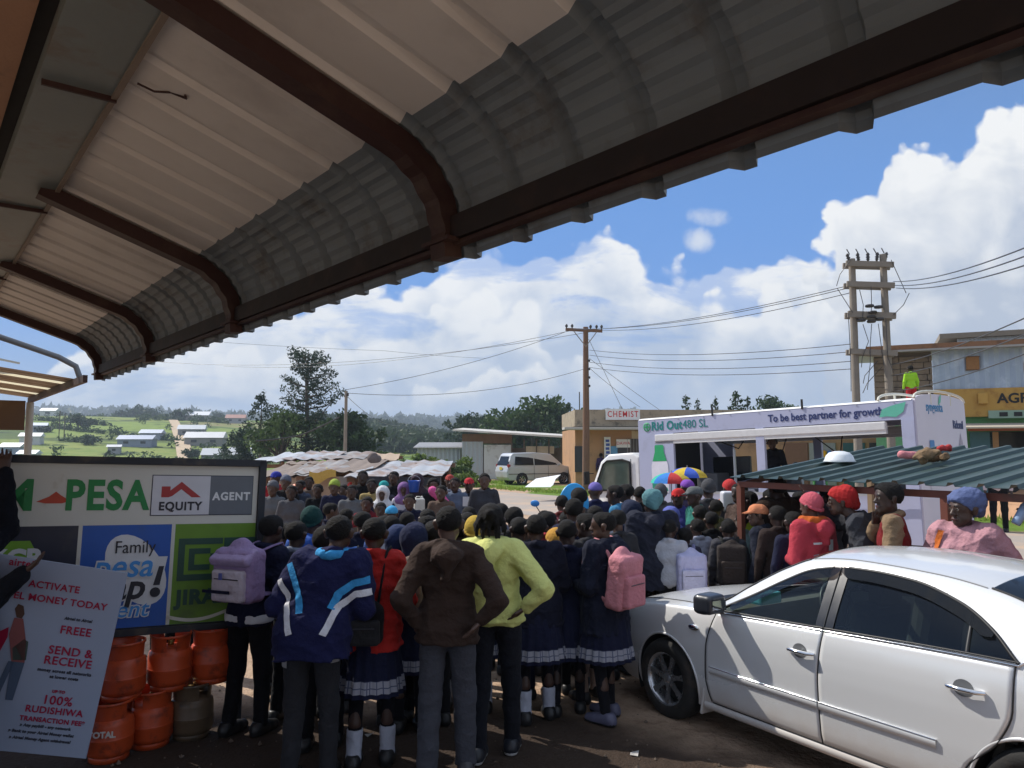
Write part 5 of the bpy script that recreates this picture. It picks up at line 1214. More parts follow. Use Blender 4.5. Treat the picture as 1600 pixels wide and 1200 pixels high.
def build_van():
    Y = 45.5; o = Vector((PX(838, Y, .5), Y, 0)); d = Vector((.90, .43, 0)).normalized()   # nose to the far right
    r = empty('parked_van', o, math.atan2(d.y, d.x), 'silver people carrier van parked on dirt beyond the grass verge', 'van')
    pr = [(-2.25, .42), (-2.30, .75), (-2.22, 1.05), (-2.0, 1.68), (-1.85, 1.80), (-.4, 1.84), (.55, 1.76), (1.35, 1.10), (2.05, .96), (2.25, .75), (2.27, .40), (2.1, .25), (-2.1, .25)]
    bm = bmesh.new(); vs = [bm.verts.new((x, -.84, z)) for x, z in pr]; vs2 = [bm.verts.new((x, .84, z)) for x, z in pr]
    bm.faces.new(vs); bm.faces.new(vs2[::-1])
    for i in range(len(pr)): j = (i+1) % len(pr); bm.faces.new((vs[j], vs[i], vs2[i], vs2[j]))
    bmesh.ops.bisect_plane(bm, geom=bm.verts[:]+bm.edges[:]+bm.faces[:], plane_co=(0, 0, 1.08), plane_no=(0, 0, 1))
    for v in bm.verts:
        if v.co.z > 1.12: v.co.y *= 1-.14*min(1, (v.co.z-1.08)/.62)
    bmesh.ops.bevel(bm, geom=[e for e in bm.edges if abs(e.verts[0].co.z-1.08)+abs(e.verts[1].co.z-1.08) > .01], offset=.05, segments=3, profile=.6, affect='EDGES'); bmesh.ops.recalc_face_normals(bm, faces=bm.faces)
    me = bpy.data.meshes.new('body'); bm.to_mesh(me); bm.free()
    for p in me.polygons: p.use_smooth = True
    link('body', me, mat('van_silver', (.46, .48, .51), .4, .1, .05, 3, coat=.5, dirt=(.38, .35, .32), dscale=1.2, dlo=.55, dhi=.8), r)
    dk = mat('van_glass', (.012, .014, .018), .12, 0, .02, spec=.2)
    def side(poly, off=.02):
        for s in (-1, 1):
            m = MB(); V = [(x, s*(.845-.118*max(0, min(1, (z-1.05)/.62))+off-.01), z) for x, z in poly]; m.add(V, [list(range(len(V)))]); m.build('side_window', dk, r)
    side([(-1.80, 1.14), (-1.74, 1.64), (-.60, 1.68), (-.60, 1.12)]); side([(-.54, 1.12), (-.54, 1.68), (.45, 1.64), (.62, 1.52), (.95, 1.12)])
    m = MB(); m.add([(-2.205, y, z) if z < 1.3 else (-2.03, y*.86, z) for y, z in ((-.68, 1.12), (.68, 1.12), (.66, 1.62), (-.66, 1.62))], [(0, 1, 2, 3)]); b = m.build('rear_window', dk, r)
    m = MB(); m.add([(1.32, y*(1 if z < 1.3 else .84), z) if z < 1.3 else (.66, y*.84, z) for y, z in ((-.70, 1.16), (.70, 1.16), (.66, 1.72), (-.66, 1.72))], [(0, 1, 2, 3)]); m.build('windscreen', dk, r)
    for s in (-1, 1):
        m = MB(); m.box((-2.15, s*.77, 1.0), (.16, .14, .34), bev=.03); m.build('tail_light', mat('tail_red', (.30, .03, .03), .25), r)
        m = MB(); m.box((2.12, s*.66, .80), (.22, .26, .16), bev=.05); m.build('headlight', mat('lamp_clear', (.6, .62, .65), .1), r)
        m = MB(); m.box((1.05, s*.95, 1.14), (.12, .16, .12), bev=.04); m.build('mirror', mat('van_silver', (.5, .5, .51), .35), r)
        for x in (-1.35, 1.38):
            m = MB(); m.lathe([(0, s*.835), (.37, s*.835), (.37, s*.845), (0, s*.845)], 24, 0, Matrix.Translation((x, 0, .33)), axis='Y'); m.build('wheel_arch', mat('arch_black', (.012, .012, .012), .8), r)
            wheel(r, (x, s*.77, .31), .31, .2, 6, (0, s, 0))
    m = MB(); m.box((-2.305, 0, .93), (.02, .34, .17)); m.build('number_plate', mat('plate_yellow', (.60, .45, .05), .5), r)
    for x in (-.57, .35): m = MB(); m.bar((x, -.858, .35), (x, -.84, 1.1), .012, .01); m.build('door_seam', mat('arch_black', (.012, .012, .012), .8), r)
    m = MB(); m.bar((-2.2, -.855, .62), (2.0, -.855, .62), .02, .03); m.build('trim_strip', mat('arch_black', (.012, .012, .012), .8), r)
build_van()
def build_truck():
    dT = Vector((-.66, .75, 0)).normalized(); C0 = P(1437, 640, 12.4); C0 = Vector((C0.x, C0.y, 0)); L, Wd = 5.7, 2.2
    r = empty('show_truck', C0, math.atan2(dT.y, dT.x), 'white roadshow truck with an open-sided box body and printed panels', 'truck')
    # local x: towards the cab, local y: towards the camera side is +y? (left of travel)
    r.rotation_euler = (0, R(1.9), math.atan2(dT.y, dT.x))
    zt, zb, zo = ZY(624, 12.4), ZY(654, 12.4), 1.35
    lav = mat('vinyl_lavender', (.43, .455, .62), .4, 0, .04, 2, dirt=(.37, .39, .52), dscale=1.5); wht = mat('truck_white', (.78, .78, .78), .4, 0, .05, 2, dirt=(.62, .58, .54), dscale=1.2, dlo=.55, dhi=.8); gry = mat('alu_rail', (.55, .56, .58), .35, .7)
    fl = L
    Mside = Matrix.Rotation(math.pi, 4, 'Z')          # lettering frame: reads from the near side (local +y outward)
    for y in (0, -Wd):
        m = MB(); m.box((L/2, y, (zt+zb)/2), (L, .05, zt-zb)); b = m.build('fascia_band', lav, r)
        m = MB(); m.box((L/2, y, zb-.09), (L-.9, .09, .15), bev=.02); m.box((L/2, y, zb-.19), (L-.9, .06, .06)); m.build('rolled_shutter', mat('shutter_white', (.66, .66, .67), .45), r)
        m = MB(); m.box((L-.46, y, (zb+.55)/2), (.92, .06, zb-.55)); pnl = m.build('side_panel', lav, r)
        for x, w in ((2.78, .17), (.10, .20)): m = MB(); m.box((x, y, (zb+.55)/2), (w, .07, zb-.55)); m.build('pillar', lav, r)
        m = MB(); m.box((2.4, y, .95), (4.7, .06, .78)); m.build('side_skirt', lav, r)
        m = MB(); m.bar((.2, y+(.12 if y == 0 else -.12), zo), (4.75, y+(.12 if y == 0 else -.12), zo), .03, .05); m.build('counter_rail', gry, r)
        if y == 0: near_panel, near_band = pnl, b
    m = MB(); m.box((L/2, -Wd/2, .55), (L, Wd-.1, .12)); m.build('floor', mat('truck_floor', (.10, .10, .10), .8), r)
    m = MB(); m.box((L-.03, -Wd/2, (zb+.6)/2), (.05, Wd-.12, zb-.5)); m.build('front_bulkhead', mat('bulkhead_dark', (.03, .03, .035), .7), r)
    m = MB(); rows = []
    for x in (0.02, L*.25, L*.5, L*.75, L-.02): rows.append([(x, -Wd/2+(Wd/2+.03)*math.cos(a), zt+.07*math.sin(a)**.8) for a in np.linspace(0.0, math.pi, 15)])
    m.grid(rows, 0, True); m.build('roof_tarpaulin', mat('tarp_white', (.80, .80, .78), .6, 0, .04, 2), r)
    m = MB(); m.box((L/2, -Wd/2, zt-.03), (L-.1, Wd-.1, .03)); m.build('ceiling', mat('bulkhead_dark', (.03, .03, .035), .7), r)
    # rear face with arched top
    pts = [(0, .5)]+[(-Wd/2+(Wd/2)*math.cos(a), zt+.13*math.sin(a)**.8) for a in np.linspace(0, math.pi, 15)]+[(-Wd, .5)]
    m = MB(); m.add([(-.03, y, z) for y, z in pts]+[(.02, y, z) for y, z in pts], [list(range(len(pts))), list(range(len(pts), 2*len(pts)))[::-1]]+[(i, (i+1) % len(pts), len(pts)+(i+1) % len(pts), len(pts)+i) for i in range(len(pts))]); rear = m.build('rear_panel', mat('vinyl_grey', (.60, .58, .68), .45, 0, .05, 2), r)
    for x in (-.02, .55): 
        m = MB(); m.tube([(x, -Wd/2+(Wd/2+.02)*math.cos(a), zt+.03+.15*math.sin(a)**.8) for a in np.linspace(0, math.pi, 13)], .022, 8); [m.tube([(x, y, zt-.05), (x, y, zt+.16)], .02, 6) for y in (-Wd*.3, -Wd*.7)]; m.build('roof_hoop', mat('hoop_cream', (.62, .60, .52), .5), r)
    for x in (1.9, 3.8): m = MB(); m.bar((x, .03, zt-.02), (x, .03, zt+.16), .03, .03); m.build('roof_stay', mat('arch_black', (.012, .012, .012), .8), r)
    # print on the near side
    def side_at(px, z, off=.03):
        u = (px-800)/1200; # along the side
        t = (u*C0.y-C0.x)/(dT.x-u*dT.y); return Matrix.Translation((t, off, z)) @ Mside
    teal = mat('print_teal', (.02, .30, .27), .5); navy = mat('print_navy', (.02, .035, .14), .5); grn = mat('print_green', (.02, .36, .13), .5)
    zm = (zt+zb)/2
    text('print_lettering', 'Rid Out', .245, side_at(1024, zm), mat('print_deep_teal', (.01, .20, .20), .5), near_band, .009, align='LEFT', sx=.92, space=1.08); text('print_lettering', '480 SL', .235, side_at(1073, zm), mat('print_deep_teal', (.01, .20, .20), .5), near_band, 0, align='LEFT', sx=.95)
    lg = side_at(1017, zm); m = MB(); m.lathe([(.075, 0), (.095, 0), (.095, -.006), (.075, -.006)], 20, 0, lg, axis='Y'); m.box((0, -.003, 0), (.03, .006, .13), lg); m.box((0, -.003, 0), (.12, .006, .03), lg); m.build('print_emblem', grn, near_band)
    text('print_lettering', 'To be best partner for growth', .19, side_at(1208, zm+.0), navy, near_band, .0045, align='LEFT', sx=.90)
    lf = side_at(1405, zm); m = MB(); m.add([lf @ Vector(q) for q in ((-.22, -.004, -.10), (-.17, -.004, .03), (-.02, -.004, .08), (.22, -.004, .13), (.17, -.004, -.03), (.05, -.004, -.11), (-.1, -.004, -.09))], [(0, 1, 2, 3, 4, 5, 6)]); m.build('print_leaf', mat('leaf_print', (.12, .48, .36), .5), near_band)
    def bottle(M, s, capc, bodyc, parent, label2=None):
        m = MB(); pr = [(-.19, 0), (-.195, .02), (-.195, .50), (-.17, .58), (.17, .58), (.195, .50), (.195, .02), (.19, 0)]; m.add([M @ Vector((x*s, -.004, z*s)) for x, z in pr], [list(range(len(pr)))]); m.build('print_bottle_body', bodyc, parent)
        m = MB(); pr = [(-.165, .585), (-.105, .76), (-.105, .86), (-.09, .89), (.09, .89), (.105, .86), (.105, .76), (.165, .585)]; m.add([M @ Vector((x*s, -.005, z*s)) for x, z in pr], [list(range(len(pr)))]); m.build('print_bottle_cap', capc, parent)
        if label2: m = MB(); m.add([M @ Vector((x*s, -.008, z*s)) for x, z in ((-.19, .08), (-.19, .22), (-.02, .16), (.16, .09), (.18, .03), (.10, .02))], [(0, 1, 2, 3, 4, 5)]); m.build('print_label', label2, parent)
    bm_ = side_at(1035, ZY(757, 16.2), .034); bottle(bm_, 1.12, grn, mat('print_white', (.72, .72, .82), .5), near_panel, mat('print_label_green', (.02, .26, .18), .5))
    # print on the rear face (outward is -x): frame with local x to the viewer's right
    Mr = Matrix(((0, -1, 0, -.034), (-1, 0, 0, 0), (0, 0, 1, 0), (0, 0, 0, 1))); Mr = Matrix.Translation((-.034, 0, 0)) @ Matrix.Rotation(-math.pi/2, 4, 'Z')
    rp = lambda y, z: Matrix.Translation((-.034, -y, z)) @ Matrix.Rotation(-math.pi/2, 4, 'Z')
    text('print_lettering', 'syngenta', .22, rp(.78, zt-.10), mat('print_blue', (.05, .22, .45), .5), rear, .004, sx=.95); m = MB(); m.add([rp(.95, zt-.02) @ Vector(q) for q in ((0, -.003, -.04), (.05, -.003, .10), (.16, -.003, .16), (.12, -.003, .02))], [(0, 1, 2, 3)]); m.build('print_leaf', mat('leaf_print', (.12, .48, .36), .5), rear)
    text('print_lettering', 'Ridomil', .2, rp(1.80, zt-.38), navy, rear, .006, sx=.8)
    bottle(rp(.55, zt-1.50), .95, mat('print_cap_blue', (.05, .20, .48), .5), mat('print_pale', (.55, .55, .62), .5), rear)
    m = MB(); m.add([rp(1.88, zt-1.5) @ Vector(q) for q in ((-.2, -.004, 0), (-.2, -.004, .5), (0, -.004, .98), (.2, -.004, .5), (.2, -.004, 0))], [(0, 1, 2, 3, 4)]); m.build('print_pack', mat('print_pack_grey', (.36, .33, .42), .5), rear)
    for k in range(5): m = MB(); m.add([rp(1.18, zt-.78-.12*k) @ Vector(q) for q in ((-.32, -.004, 0), (.3-.1*(k % 2), -.004, .0), (.3-.1*(k % 2), -.004, .018), (-.32, -.004, .018))], [(0, 1, 2, 3)]); m.build('print_rule', mat('print_line', (.38, .37, .45), .5), rear)
    # things inside: screen, speaker
    m = MB(); m.box((4.2, -1.2, 1.75), (.9, .08, .62), bev=.02); tv = m.build('video_screen', mat('screen_black', (.012, .013, .015), .2), r)
    m = MB(); m.box((4.35, -.7, 1.35), (.5, .45, .75), bev=.03); m.build('speaker_box', mat('speaker_grey', (.09, .09, .095), .7), r); m = MB(); m.bar((3.75, -.6, .6), (3.75, -.6, 2.2), .04, .04); m.build('inner_post', gry, r)
    m = MB(); [m.tube([(x, -Wd+.1, zb-.1), (x-.3, -Wd*.6, zb-.35-.1*k), (x-.1, -.5, zb-.1)], .012, 5) for k, x in enumerate((4.4, 3.4, 2.2))]; m.build('cable', mat('arch_black', (.012, .012, .012), .8), r)
    for x, z in ((3.3, 1.28), (1.2, 1.28)): m = MB(); m.box((x, -Wd+.4, z), (.42, .4, .6), bev=.02); m.lathe([(0, 0), (.13, 0), (.15, .02), (.15, .03), (0, .03)], 16, 0, Matrix.Translation((x, -Wd+.6, z)), axis='Y'); m.build('speaker_box', mat('speaker_grey', (.09, .09, .095), .7), r)
    for k in range(9): m = MB(); m.tube([(.3+k*.62, .028, zt-.02), (.3+k*.62, .036, zt-.02)], .012, 6); m.build('rivet', gry, near_band)
    # cab
    cab = [(.15, .55), (.15, 2.10), (.35, 2.20), (1.05, 2.18), (1.30, 2.02), (1.62, 1.35), (1.70, 1.15), (1.72, .62), (1.60, .50)]
    bm = bmesh.new(); a = [bm.verts.new((L+x, -.16, z)) for x, z in cab]; b = [bm.verts.new((L+x, -1.95, z)) for x, z in cab]; bm.faces.new(a); bm.faces.new(b[::-1])
    for i in range(len(cab)): j = (i+1) % len(cab); bm.faces.new((a[j], a[i], b[i], b[j]))
    bmesh.ops.bevel(bm, geom=bm.edges[:], offset=.05, segments=3, profile=.6, affect='EDGES'); bmesh.ops.recalc_face_normals(bm, faces=bm.faces); me = bpy.data.meshes.new('cab'); bm.to_mesh(me); bm.free()
    for p in me.polygons: p.use_smooth = True
    cb = link('cab', me, wht, r)
    for y in (-.135, -1.975):
        m = MB(); m.add([(L+x, y, z) for x, z in ((.42, 1.38), (.42, 2.00), (.62, 2.05), (1.08, 2.03), (1.20, 1.95), (1.50, 1.36))], [(0, 1, 2, 3, 4, 5)]); w_ = m.build('cab_window', mat('cab_glass', (.06, .085, .075), .06, 0, .5, 3, spec=.8), cb)
        m = MB(); pts = [(L+x, y, z) for x, z in ((.42, 1.38), (.42, 2.00), (.62, 2.05), (1.08, 2.03), (1.20, 1.95), (1.50, 1.36), (.42, 1.38))]; m.tube(pts, .022, 6); m.build('window_seal', mat('arch_black', (.012, .012, .012), .8), w_)
        m = MB(); m.tube([(L+.38, y, .7), (L+.38, y, 2.06)], .008, 5); m.tube([(L+1.5, y, .9), (L+1.45, y, 1.36)], .008, 5); m.build('door_seam', mat('arch_black', (.012, .012, .012), .8), cb)
        m = MB(); m.box((L+.55, y, 1.22), (.16, .04, .05), bev=.01); m.build('door_handle', mat('arch_black', (.012, .012, .012), .8), cb)
        m = MB(); m.box((L+1.66, y, .85), (.10, .10, .26), bev=.03); m.build('indicator', mat('amber', (.5, .12, .03), .3), cb)
    m = MB(); m.add([(L+x, y, z) for x, y, z in ((1.66, -.3, 1.34), (1.66, -1.8, 1.34), (1.36, -1.75, 2.0), (1.36, -.35, 2.0))], [(0, 1, 2, 3)]); m.build('windscreen', mat('cab_glass', (.06, .085, .075), .06), cb)
    m = MB(); m.box((L+1.55, .05, 1.65), (.06, .16, .30), bev=.02); m.bar((L+1.5, -.13, 1.75), (L+1.55, .05, 1.75), .02, .02); m.build('side_mirror', mat('arch_black', (.012, .012, .012), .8), cb)
    m = MB(); m.box((L/2+.3, -Wd/2, .45), (L+1.6, .8, .14)); m.build('chassis', mat('arch_black', (.012, .012, .012), .8), r)
    for x in (1.3, L+.95):
        for y, s in ((-.30, 1), (-Wd+.30, -1)): wheel(r, (x, y, .40), .40, .24, 6, (0, s, 0), 'truck_rim')
    return r, C0, dT
TRUCK, TC0, TDIR = build_truck()

# ------------------------------------------------------------------ market stalls
def build_stalls():
    tin = mat('stall_tin', (.40, .42, .45), .55, .15, .2, 1.5, dirt=(.30, .21, .16), dscale=1.3, dlo=.42, dhi=.62); wd = mat('stall_wood', (.21, .13, .085), .9, 0, .3, 5, .3, 25); plastic = mat('stall_plastic', (.31, .29, .27), .5, 0, .25, 2, dirt=(.25, .17, .12), dscale=1.6, dlo=.42, dhi=.62); blk = mat('stall_black', (.03, .03, .035), .6, 0, .2, 3); sack = mat('stall_sack', (.40, .30, .22), .9, 0, .25, 4, .2, 20)
    def stall(pxa, pxb, Y, zf, zb, dep, label, roofm, seed, drape=True):
        rg = random.Random(seed); xa, xb = PX(pxa, Y), PX(pxb, Y); W = xb-xa; r = empty('market_stall', (xa, Y, 0), R(rg.uniform(-4, 4)), label, 'market stall', 'tin roofed market stalls')
        k = max(2, int(W/1.1)); 
        for i in range(k):
            a, b = W*i/k-.12, W*(i+1)/k+.15; rows = []
            dz = rg.uniform(-.05, .06); sk = rg.uniform(-.15, .15)
            for j in range(5): f = j/4; rows.append([(a+(b-a)*q/8+sk*f, -.5+dep*f, zf+(zb-zf)*f+dz+.025*math.sin(q*2.2+i)+.03*math.sin(f*7+i)) for q in range(9)])
            m = MB(); m.grid(rows, 0, True); m.grid([[(x, y, z-.018) for x, y, z in rr] for rr in rows], 0, True); m.build('roof_sheet', roofm[i % len(roofm)], r)
        for x in np.linspace(.05, W-.05, k+1):
            for y in (-.3, dep-.8): m = MB(); m.tube([(x, y, 0), (x+rg.uniform(-.04, .04), y, (zf if y < 0 else zb)-.05)], .05, 6); m.build('post', wd, r)
        m = MB(); m.bar((-.1, -.3, zf-.10), (W+.1, -.3, zf-.06), .06, .09); m.bar((-.1, dep-.8, zb-.12), (W+.1, dep-.8, zb-.10), .06, .09); m.build('roof_beam', wd, r)
        m = MB(); m.box((W/2, dep-.7, .8), (W*.95, .05, 1.6)); m.build('back_screen', sack if seed % 2 else mat('stall_dark', (.06, .045, .035), .9), r)
        m = MB(); m.box((W/2, .1, .72), (W*.9, .9, .06)); m.box((W/2, -.3, .38), (W*.9, .05, .7)); m.build('counter', wd, r)
        if drape:
            for i in range(2):
                x = W*(.15+.5*i+.1*rg.random()); w = rg.uniform(.5, .8); rows = [[(x+w*q/8, -.45-.05*math.sin(q*1.3)*f, zf-.05-rg.uniform(.5, .6)*f*(1-.25*abs(q-4)/4)) for q in range(9)] for f in np.linspace(0, 1, 5)]
                m = MB(); m.grid(rows, 0, True); m.build('hanging_sheet', (sack, plastic)[i], r)
        return r, W
    stall(478, 560, 15.5, 1.60, 1.80, 2.6, 'tin stall patched with brown sacking right of the sign', [plastic, mat('stall_rust', (.21, .165, .14), .8, 0, .2, 3), tin], 3)
    stall(556, 684, 15.0, 1.60, 1.82, 3.0, 'wide tin stall with a black edged roof in mid market', [tin, tin, plastic], 4)
    stall(408, 500, 19.0, 1.75, 1.93, 2.6, 'rear tin stall with a clean white roof', [mat('stall_white', (.48, .50, .53), .5, .1, .15, 2, dirt=(.40, .36, .32), dscale=1.5), tin], 5, False)
    stall(512, 612, 19.5, 1.80, 1.94, 2.4, 'rear stall roofed with crumpled tan plastic', [plastic, sack], 6, False)
    stall(420, 500, 12.6+4, 1.55, 1.80, 2.0, 'low stall with rusty roof edge beside the sign board', [mat('stall_rust', (.21, .165, .14), .8, 0, .2, 3), plastic], 7)
    m = MB(); x0, x1 = PX(560, 14.45), PX(688, 14.45); m.bar((x0, 14.45, 1.50), (x1, 14.45, 1.47), .03, .16); tag(m.build('plastic_awning', blk), 'black plastic strip rolled along the wide stall roof edge', 'awning')
    S = SDF(); S.cone(P(581, 716, 16), P(590, 717, 16), .10, .08, k=.05); S.cone(P(584, 712, 16), P(586, 716, 16), .07, .08, k=.05); tag(link('roof_bundle', npmesh('roof_bundle', *S.mesh(.02, (.01, 1, 20))), cloth((.16, .13, .12))), 'dark cloth bundle weighing down the wide tin stall roof', 'bundle')
    rg = random.Random(12)     # produce and goods under the roofs
    cols = [((.62, .12, .02), 'orange'), ((.55, .03, .02), 'red'), ((.60, .42, .05), 'yellow'), ((.10, .25, .05), 'green')]
    spots = [(470, 762, 15.2), (487, 758, 15.2), (505, 762, 15.2), (520, 757, 15.2), (540, 760, 15.2), (552, 765, 15.0), (503, 742, 15.8), (560, 752, 15.6)]
    words_ = ['by the sacking drape', 'under the yellow cloth', 'in the middle of the patched stall', 'next to the tall dark man', 'at the stall corner post', 'closest to the wide stall', 'hung high in the patched stall', 'hung high at the corner post']
    for i, (px, py, Y) in enumerate(spots):
        c, nm = cols[i % 4]; S = SDF(); p = P(px, py, Y)
        for k in range(9): S.ell((p.x+rg.uniform(-.16, .16), Y+rg.uniform(-.1, .1), p.z+rg.uniform(-.08, .10)), (.06, .06, .06), k=.004)
        tag(link('produce_pile', npmesh('produce_pile', *S.mesh(.014)), mat('produce_'+nm, c, .45, var=.25, vscale=8)), 'small %s fruit pile %s' % (nm, words_[i]), 'produce', 'produce on the stalls')
    rows = [[P(483+42*q/6, 736+3*math.sin(q)+f*(18-abs(q-2)*2), 14.9-.05*f) for q in range(7)] for f in np.linspace(0, 1, 5)]
    m = MB(); m.grid(rows, 0, True); tag(m.build('yellow_cloth', cloth((.55, .33, .08))), 'yellow cloth draped under the patched stall roof', 'cloth')
build_stalls()
def build_green_stall():
    A = Vector((2.40, 8.28, 0)); e = Vector((.53, -.85, 0)).normalized(); n = Vector((.85, .53, 0)).normalized(); zf, zb, dep, L = 1.79, 2.10, 2.5, 4.4
    r = empty('green_roofed_stall', A, math.atan2(e.y, e.x), 'low stall with a dark green corrugated roof on red steel posts', 'market stall')
    m = MB(); xs = []; x = -.05
    while x < L:
        for a, h in ((0, 0), (.15, 0), (.165, .03), (.205, .03), (.22, 0)): xs.append((x+a, h))
        x += .24
    rows = [[(q, -.05+dep*f, zf+(zb-zf)*f+h) for q, h in xs] for f in np.linspace(0, 1, 8)]
    m.grid(rows, 0, False); m.grid([[(x_, y, z-.004) for x_, y, z in rr] for rr in rows], 0, False); m.build('roof_sheet', mat('green_roof', (.050, .080, .072), .42, .2, .12, 2, dirt=(.11, .115, .10), dscale=3, dlo=.55, dhi=.8), r)
    red = mat('red_steel', (.17, .055, .035), .6, .1, .2, 6, dirt=(.10, .05, .035))
    m = MB(); m.bar((0, .04, zf-.075), (L, .04, zf-.075), .045, .06); m.bar((0, dep-.15, zb-.09), (L, dep-.15, zb-.09), .045, .06); [m.bar((x_, .04, zf-.075), (x_, dep-.15, zb-.09), .04, .05) for x_ in (.02, 1.5, 3.0, L)]; m.build('roof_frame', red, r)
    for x_ in (.02, 2.2, L):
        for y in (.04, dep-.15): m = MB(); m.bar((x_, y, 0), (x_, y, (zf if y < 1 else zb)-.1), .06, .06, up=(1, 0, 0)); m.build('post', red if y < 1 else mat('tan_post2', (.36, .25, .15), .8), r)
    m = MB(); m.box((L/2, dep*.5, .78), (L*.95, dep*.6, .05)); m.build('counter', mat('stall_wood', (.21, .13, .085), .9), r)
    W_ = lambda x_, y: r.matrix_basis @ Vector((0, 0, 0))
    Mw = Matrix.Translation(A) @ Matrix.Rotation(math.atan2(e.y, e.x), 4, 'Z')
    def on(x_, y): f = (y+.05)/dep; return Mw @ Vector((x_, y, zf+(zb-zf)*f+.03))
    p = on(.55, 1.0); g = empty('white_basin', p, 0, 'white plastic basin upside down on the green stall roof', 'basin', None, .8); m = MB(); m.lathe([(.19, 0), (.20, .012), (.19, .03), (.17, .085), (.13, .125), (.06, .145), (0, .148)], 28); m.build('bowl', mat('basin_white', (.75, .78, .80), .3), g); m = MB(); m.lathe([(.18, .0), (.205, .0), (.208, .012), (.19, .016)], 28); m.build('rim', mat('basin_rim', (.6, .64, .68), .3), g)
    p = on(1.25, 1.25); S = SDF(); S.cone(p+Vector((-.14, 0, .05)), p+Vector((.14, .02, .04)), .042, .036, k=.04); tag(link('pink_bundle', npmesh('pink_bundle', *S.mesh(.012, (.008, 2, 30))), cloth((.62, .24, .26))), 'pink cloth bundle lying on the green stall roof', 'bundle')
    p = on(1.52, 1.05); S = SDF(); rg = random.Random(3)
    for k in range(11): a = Vector((rg.uniform(-.15, .15), rg.uniform(-.10, .10), rg.uniform(.02, .09))); S.cone(p+a, p+a+Vector((rg.uniform(-.06, .06), rg.uniform(-.05, .05), rg.uniform(-.03, .04))), rg.uniform(.035, .05), rg.uniform(.025, .04), k=.02)
    tag(link('sack_bundle', npmesh('sack_bundle', *S.mesh(.009, (.014, 5, 40))), cloth((.20, .135, .08))), 'brown sack bundle beside the pink one on the green stall roof', 'bundle')
    p = on(1.62, 1.12); S = SDF(); [S.cone(p+Vector((-.05+.03*k, 0, .13+.012*(k % 2))), p+Vector((-.02+.03*k, .03, .12)), .026, .018, k=.01) for k in range(4)]; tag(link('red_rag', npmesh('red_rag', *S.mesh(.008, (.008, 5, 40))), cloth((.42, .05, .05))), 'red rag thrown on top of the brown sack bundle', 'cloth')
build_green_stall()
# ------------------------------------------------------------------ the silver saloon
def sm(xs, ys, w=0.0):
    """smooth curve through control points (monotone cubic)"""
    xs = np.array(xs, float); ys = np.array(ys, float)
    h = np.diff(xs); dl = np.diff(ys)/h; m = np.zeros(len(xs)); m[0], m[-1] = dl[0], dl[-1]
    for i in range(1, len(xs)-1): m[i] = 0 if dl[i-1]*dl[i] <= 0 else 2*dl[i-1]*dl[i]/(dl[i-1]+dl[i])
    def f(x):
        x = np.clip(x, xs[0], xs[-1]); i = np.clip(np.searchsorted(xs, x)-1, 0, len(xs)-2); t = (x-xs[i])/h[i]
        return (2*t**3-3*t*t+1)*ys[i]+(t**3-2*t*t+t)*h[i]*m[i]+(-2*t**3+3*t*t)*ys[i+1]+(t**3-t*t)*h[i]*m[i+1]
    return f
c_w = sm([-2.36, -2.30, -2.1, -1.6, -.8, .3, 1.2, 1.7, 2.0, 2.16, 2.24], [.46, .66, .765, .825, .846, .848, .838, .805, .735, .62, .42])   # half width
c_sh = sm([-2.36, -2.2, -1.8, -1.2, 0, .8, 1.2, 1.7, 2.0, 2.16, 2.24], [.92, 1.00, 1.02, 1.015, .965, .925, .90, .845, .775, .69, .58])    # shoulder height
c_wt = sm([-2.36, -2.2, -1.75, -1.45, -1.0, -.4, .1, .35, .85, 1.0, 1.5, 2.0, 2.24], [.36, .62, .665, .645, .585, .570, .570, .585, .70, .735, .68, .58, .30])
c_ze = sm([-2.36, -2.2, -1.85, -1.72, -1.45, -1.1, -.7, -.2, .12, .35, .62, .86, 1.0, 1.3, 1.8, 2.1, 2.24], [.93, 1.015, 1.035, 1.075, 1.22, 1.345, 1.405, 1.425, 1.395, 1.30, 1.135, .975, .935, .91, .845, .735, .60])
c_zt = sm([-2.36, -2.2, -1.85, -1.70, -1.35, -1.0, -.7, -.2, .15, .40, .70, .95, 1.08, 1.5, 1.9, 2.1, 2.24], [.95, 1.035, 1.065, 1.10, 1.31, 1.425, 1.462, 1.478, 1.455, 1.365, 1.19, 1.02, .965, .925, .85, .765, .62])
def c_prof(q):     # fraction of full half width down the side, q = z / shoulder
    return np.interp(q, [0, .18, .22, .33, .50, .70, .80, .88, .94, 1.0], [.90, .925, .945, .975, .992, 1.0, .998, .990, .978, .955])
gh = lambda z: np.where(np.asarray(z) < .95, z, .95+(np.asarray(z)-.95)*.935)
c_ze0, c_zt0 = c_ze, c_zt
c_ze = lambda x: gh(c_ze0(x)); c_zt = lambda x: gh(c_zt0(x))
def car_y(x, z):
    zs, ze = c_sh(x), c_ze(x); w = c_w(x)
    if z <= zs: return float(w*c_prof(z/zs))
    t = min(1, (z-zs)/max(1e-3, ze-zs)); y0, y1 = w*.955, c_wt(x)
    return float(y0+(y1-y0)*(t**1.12))
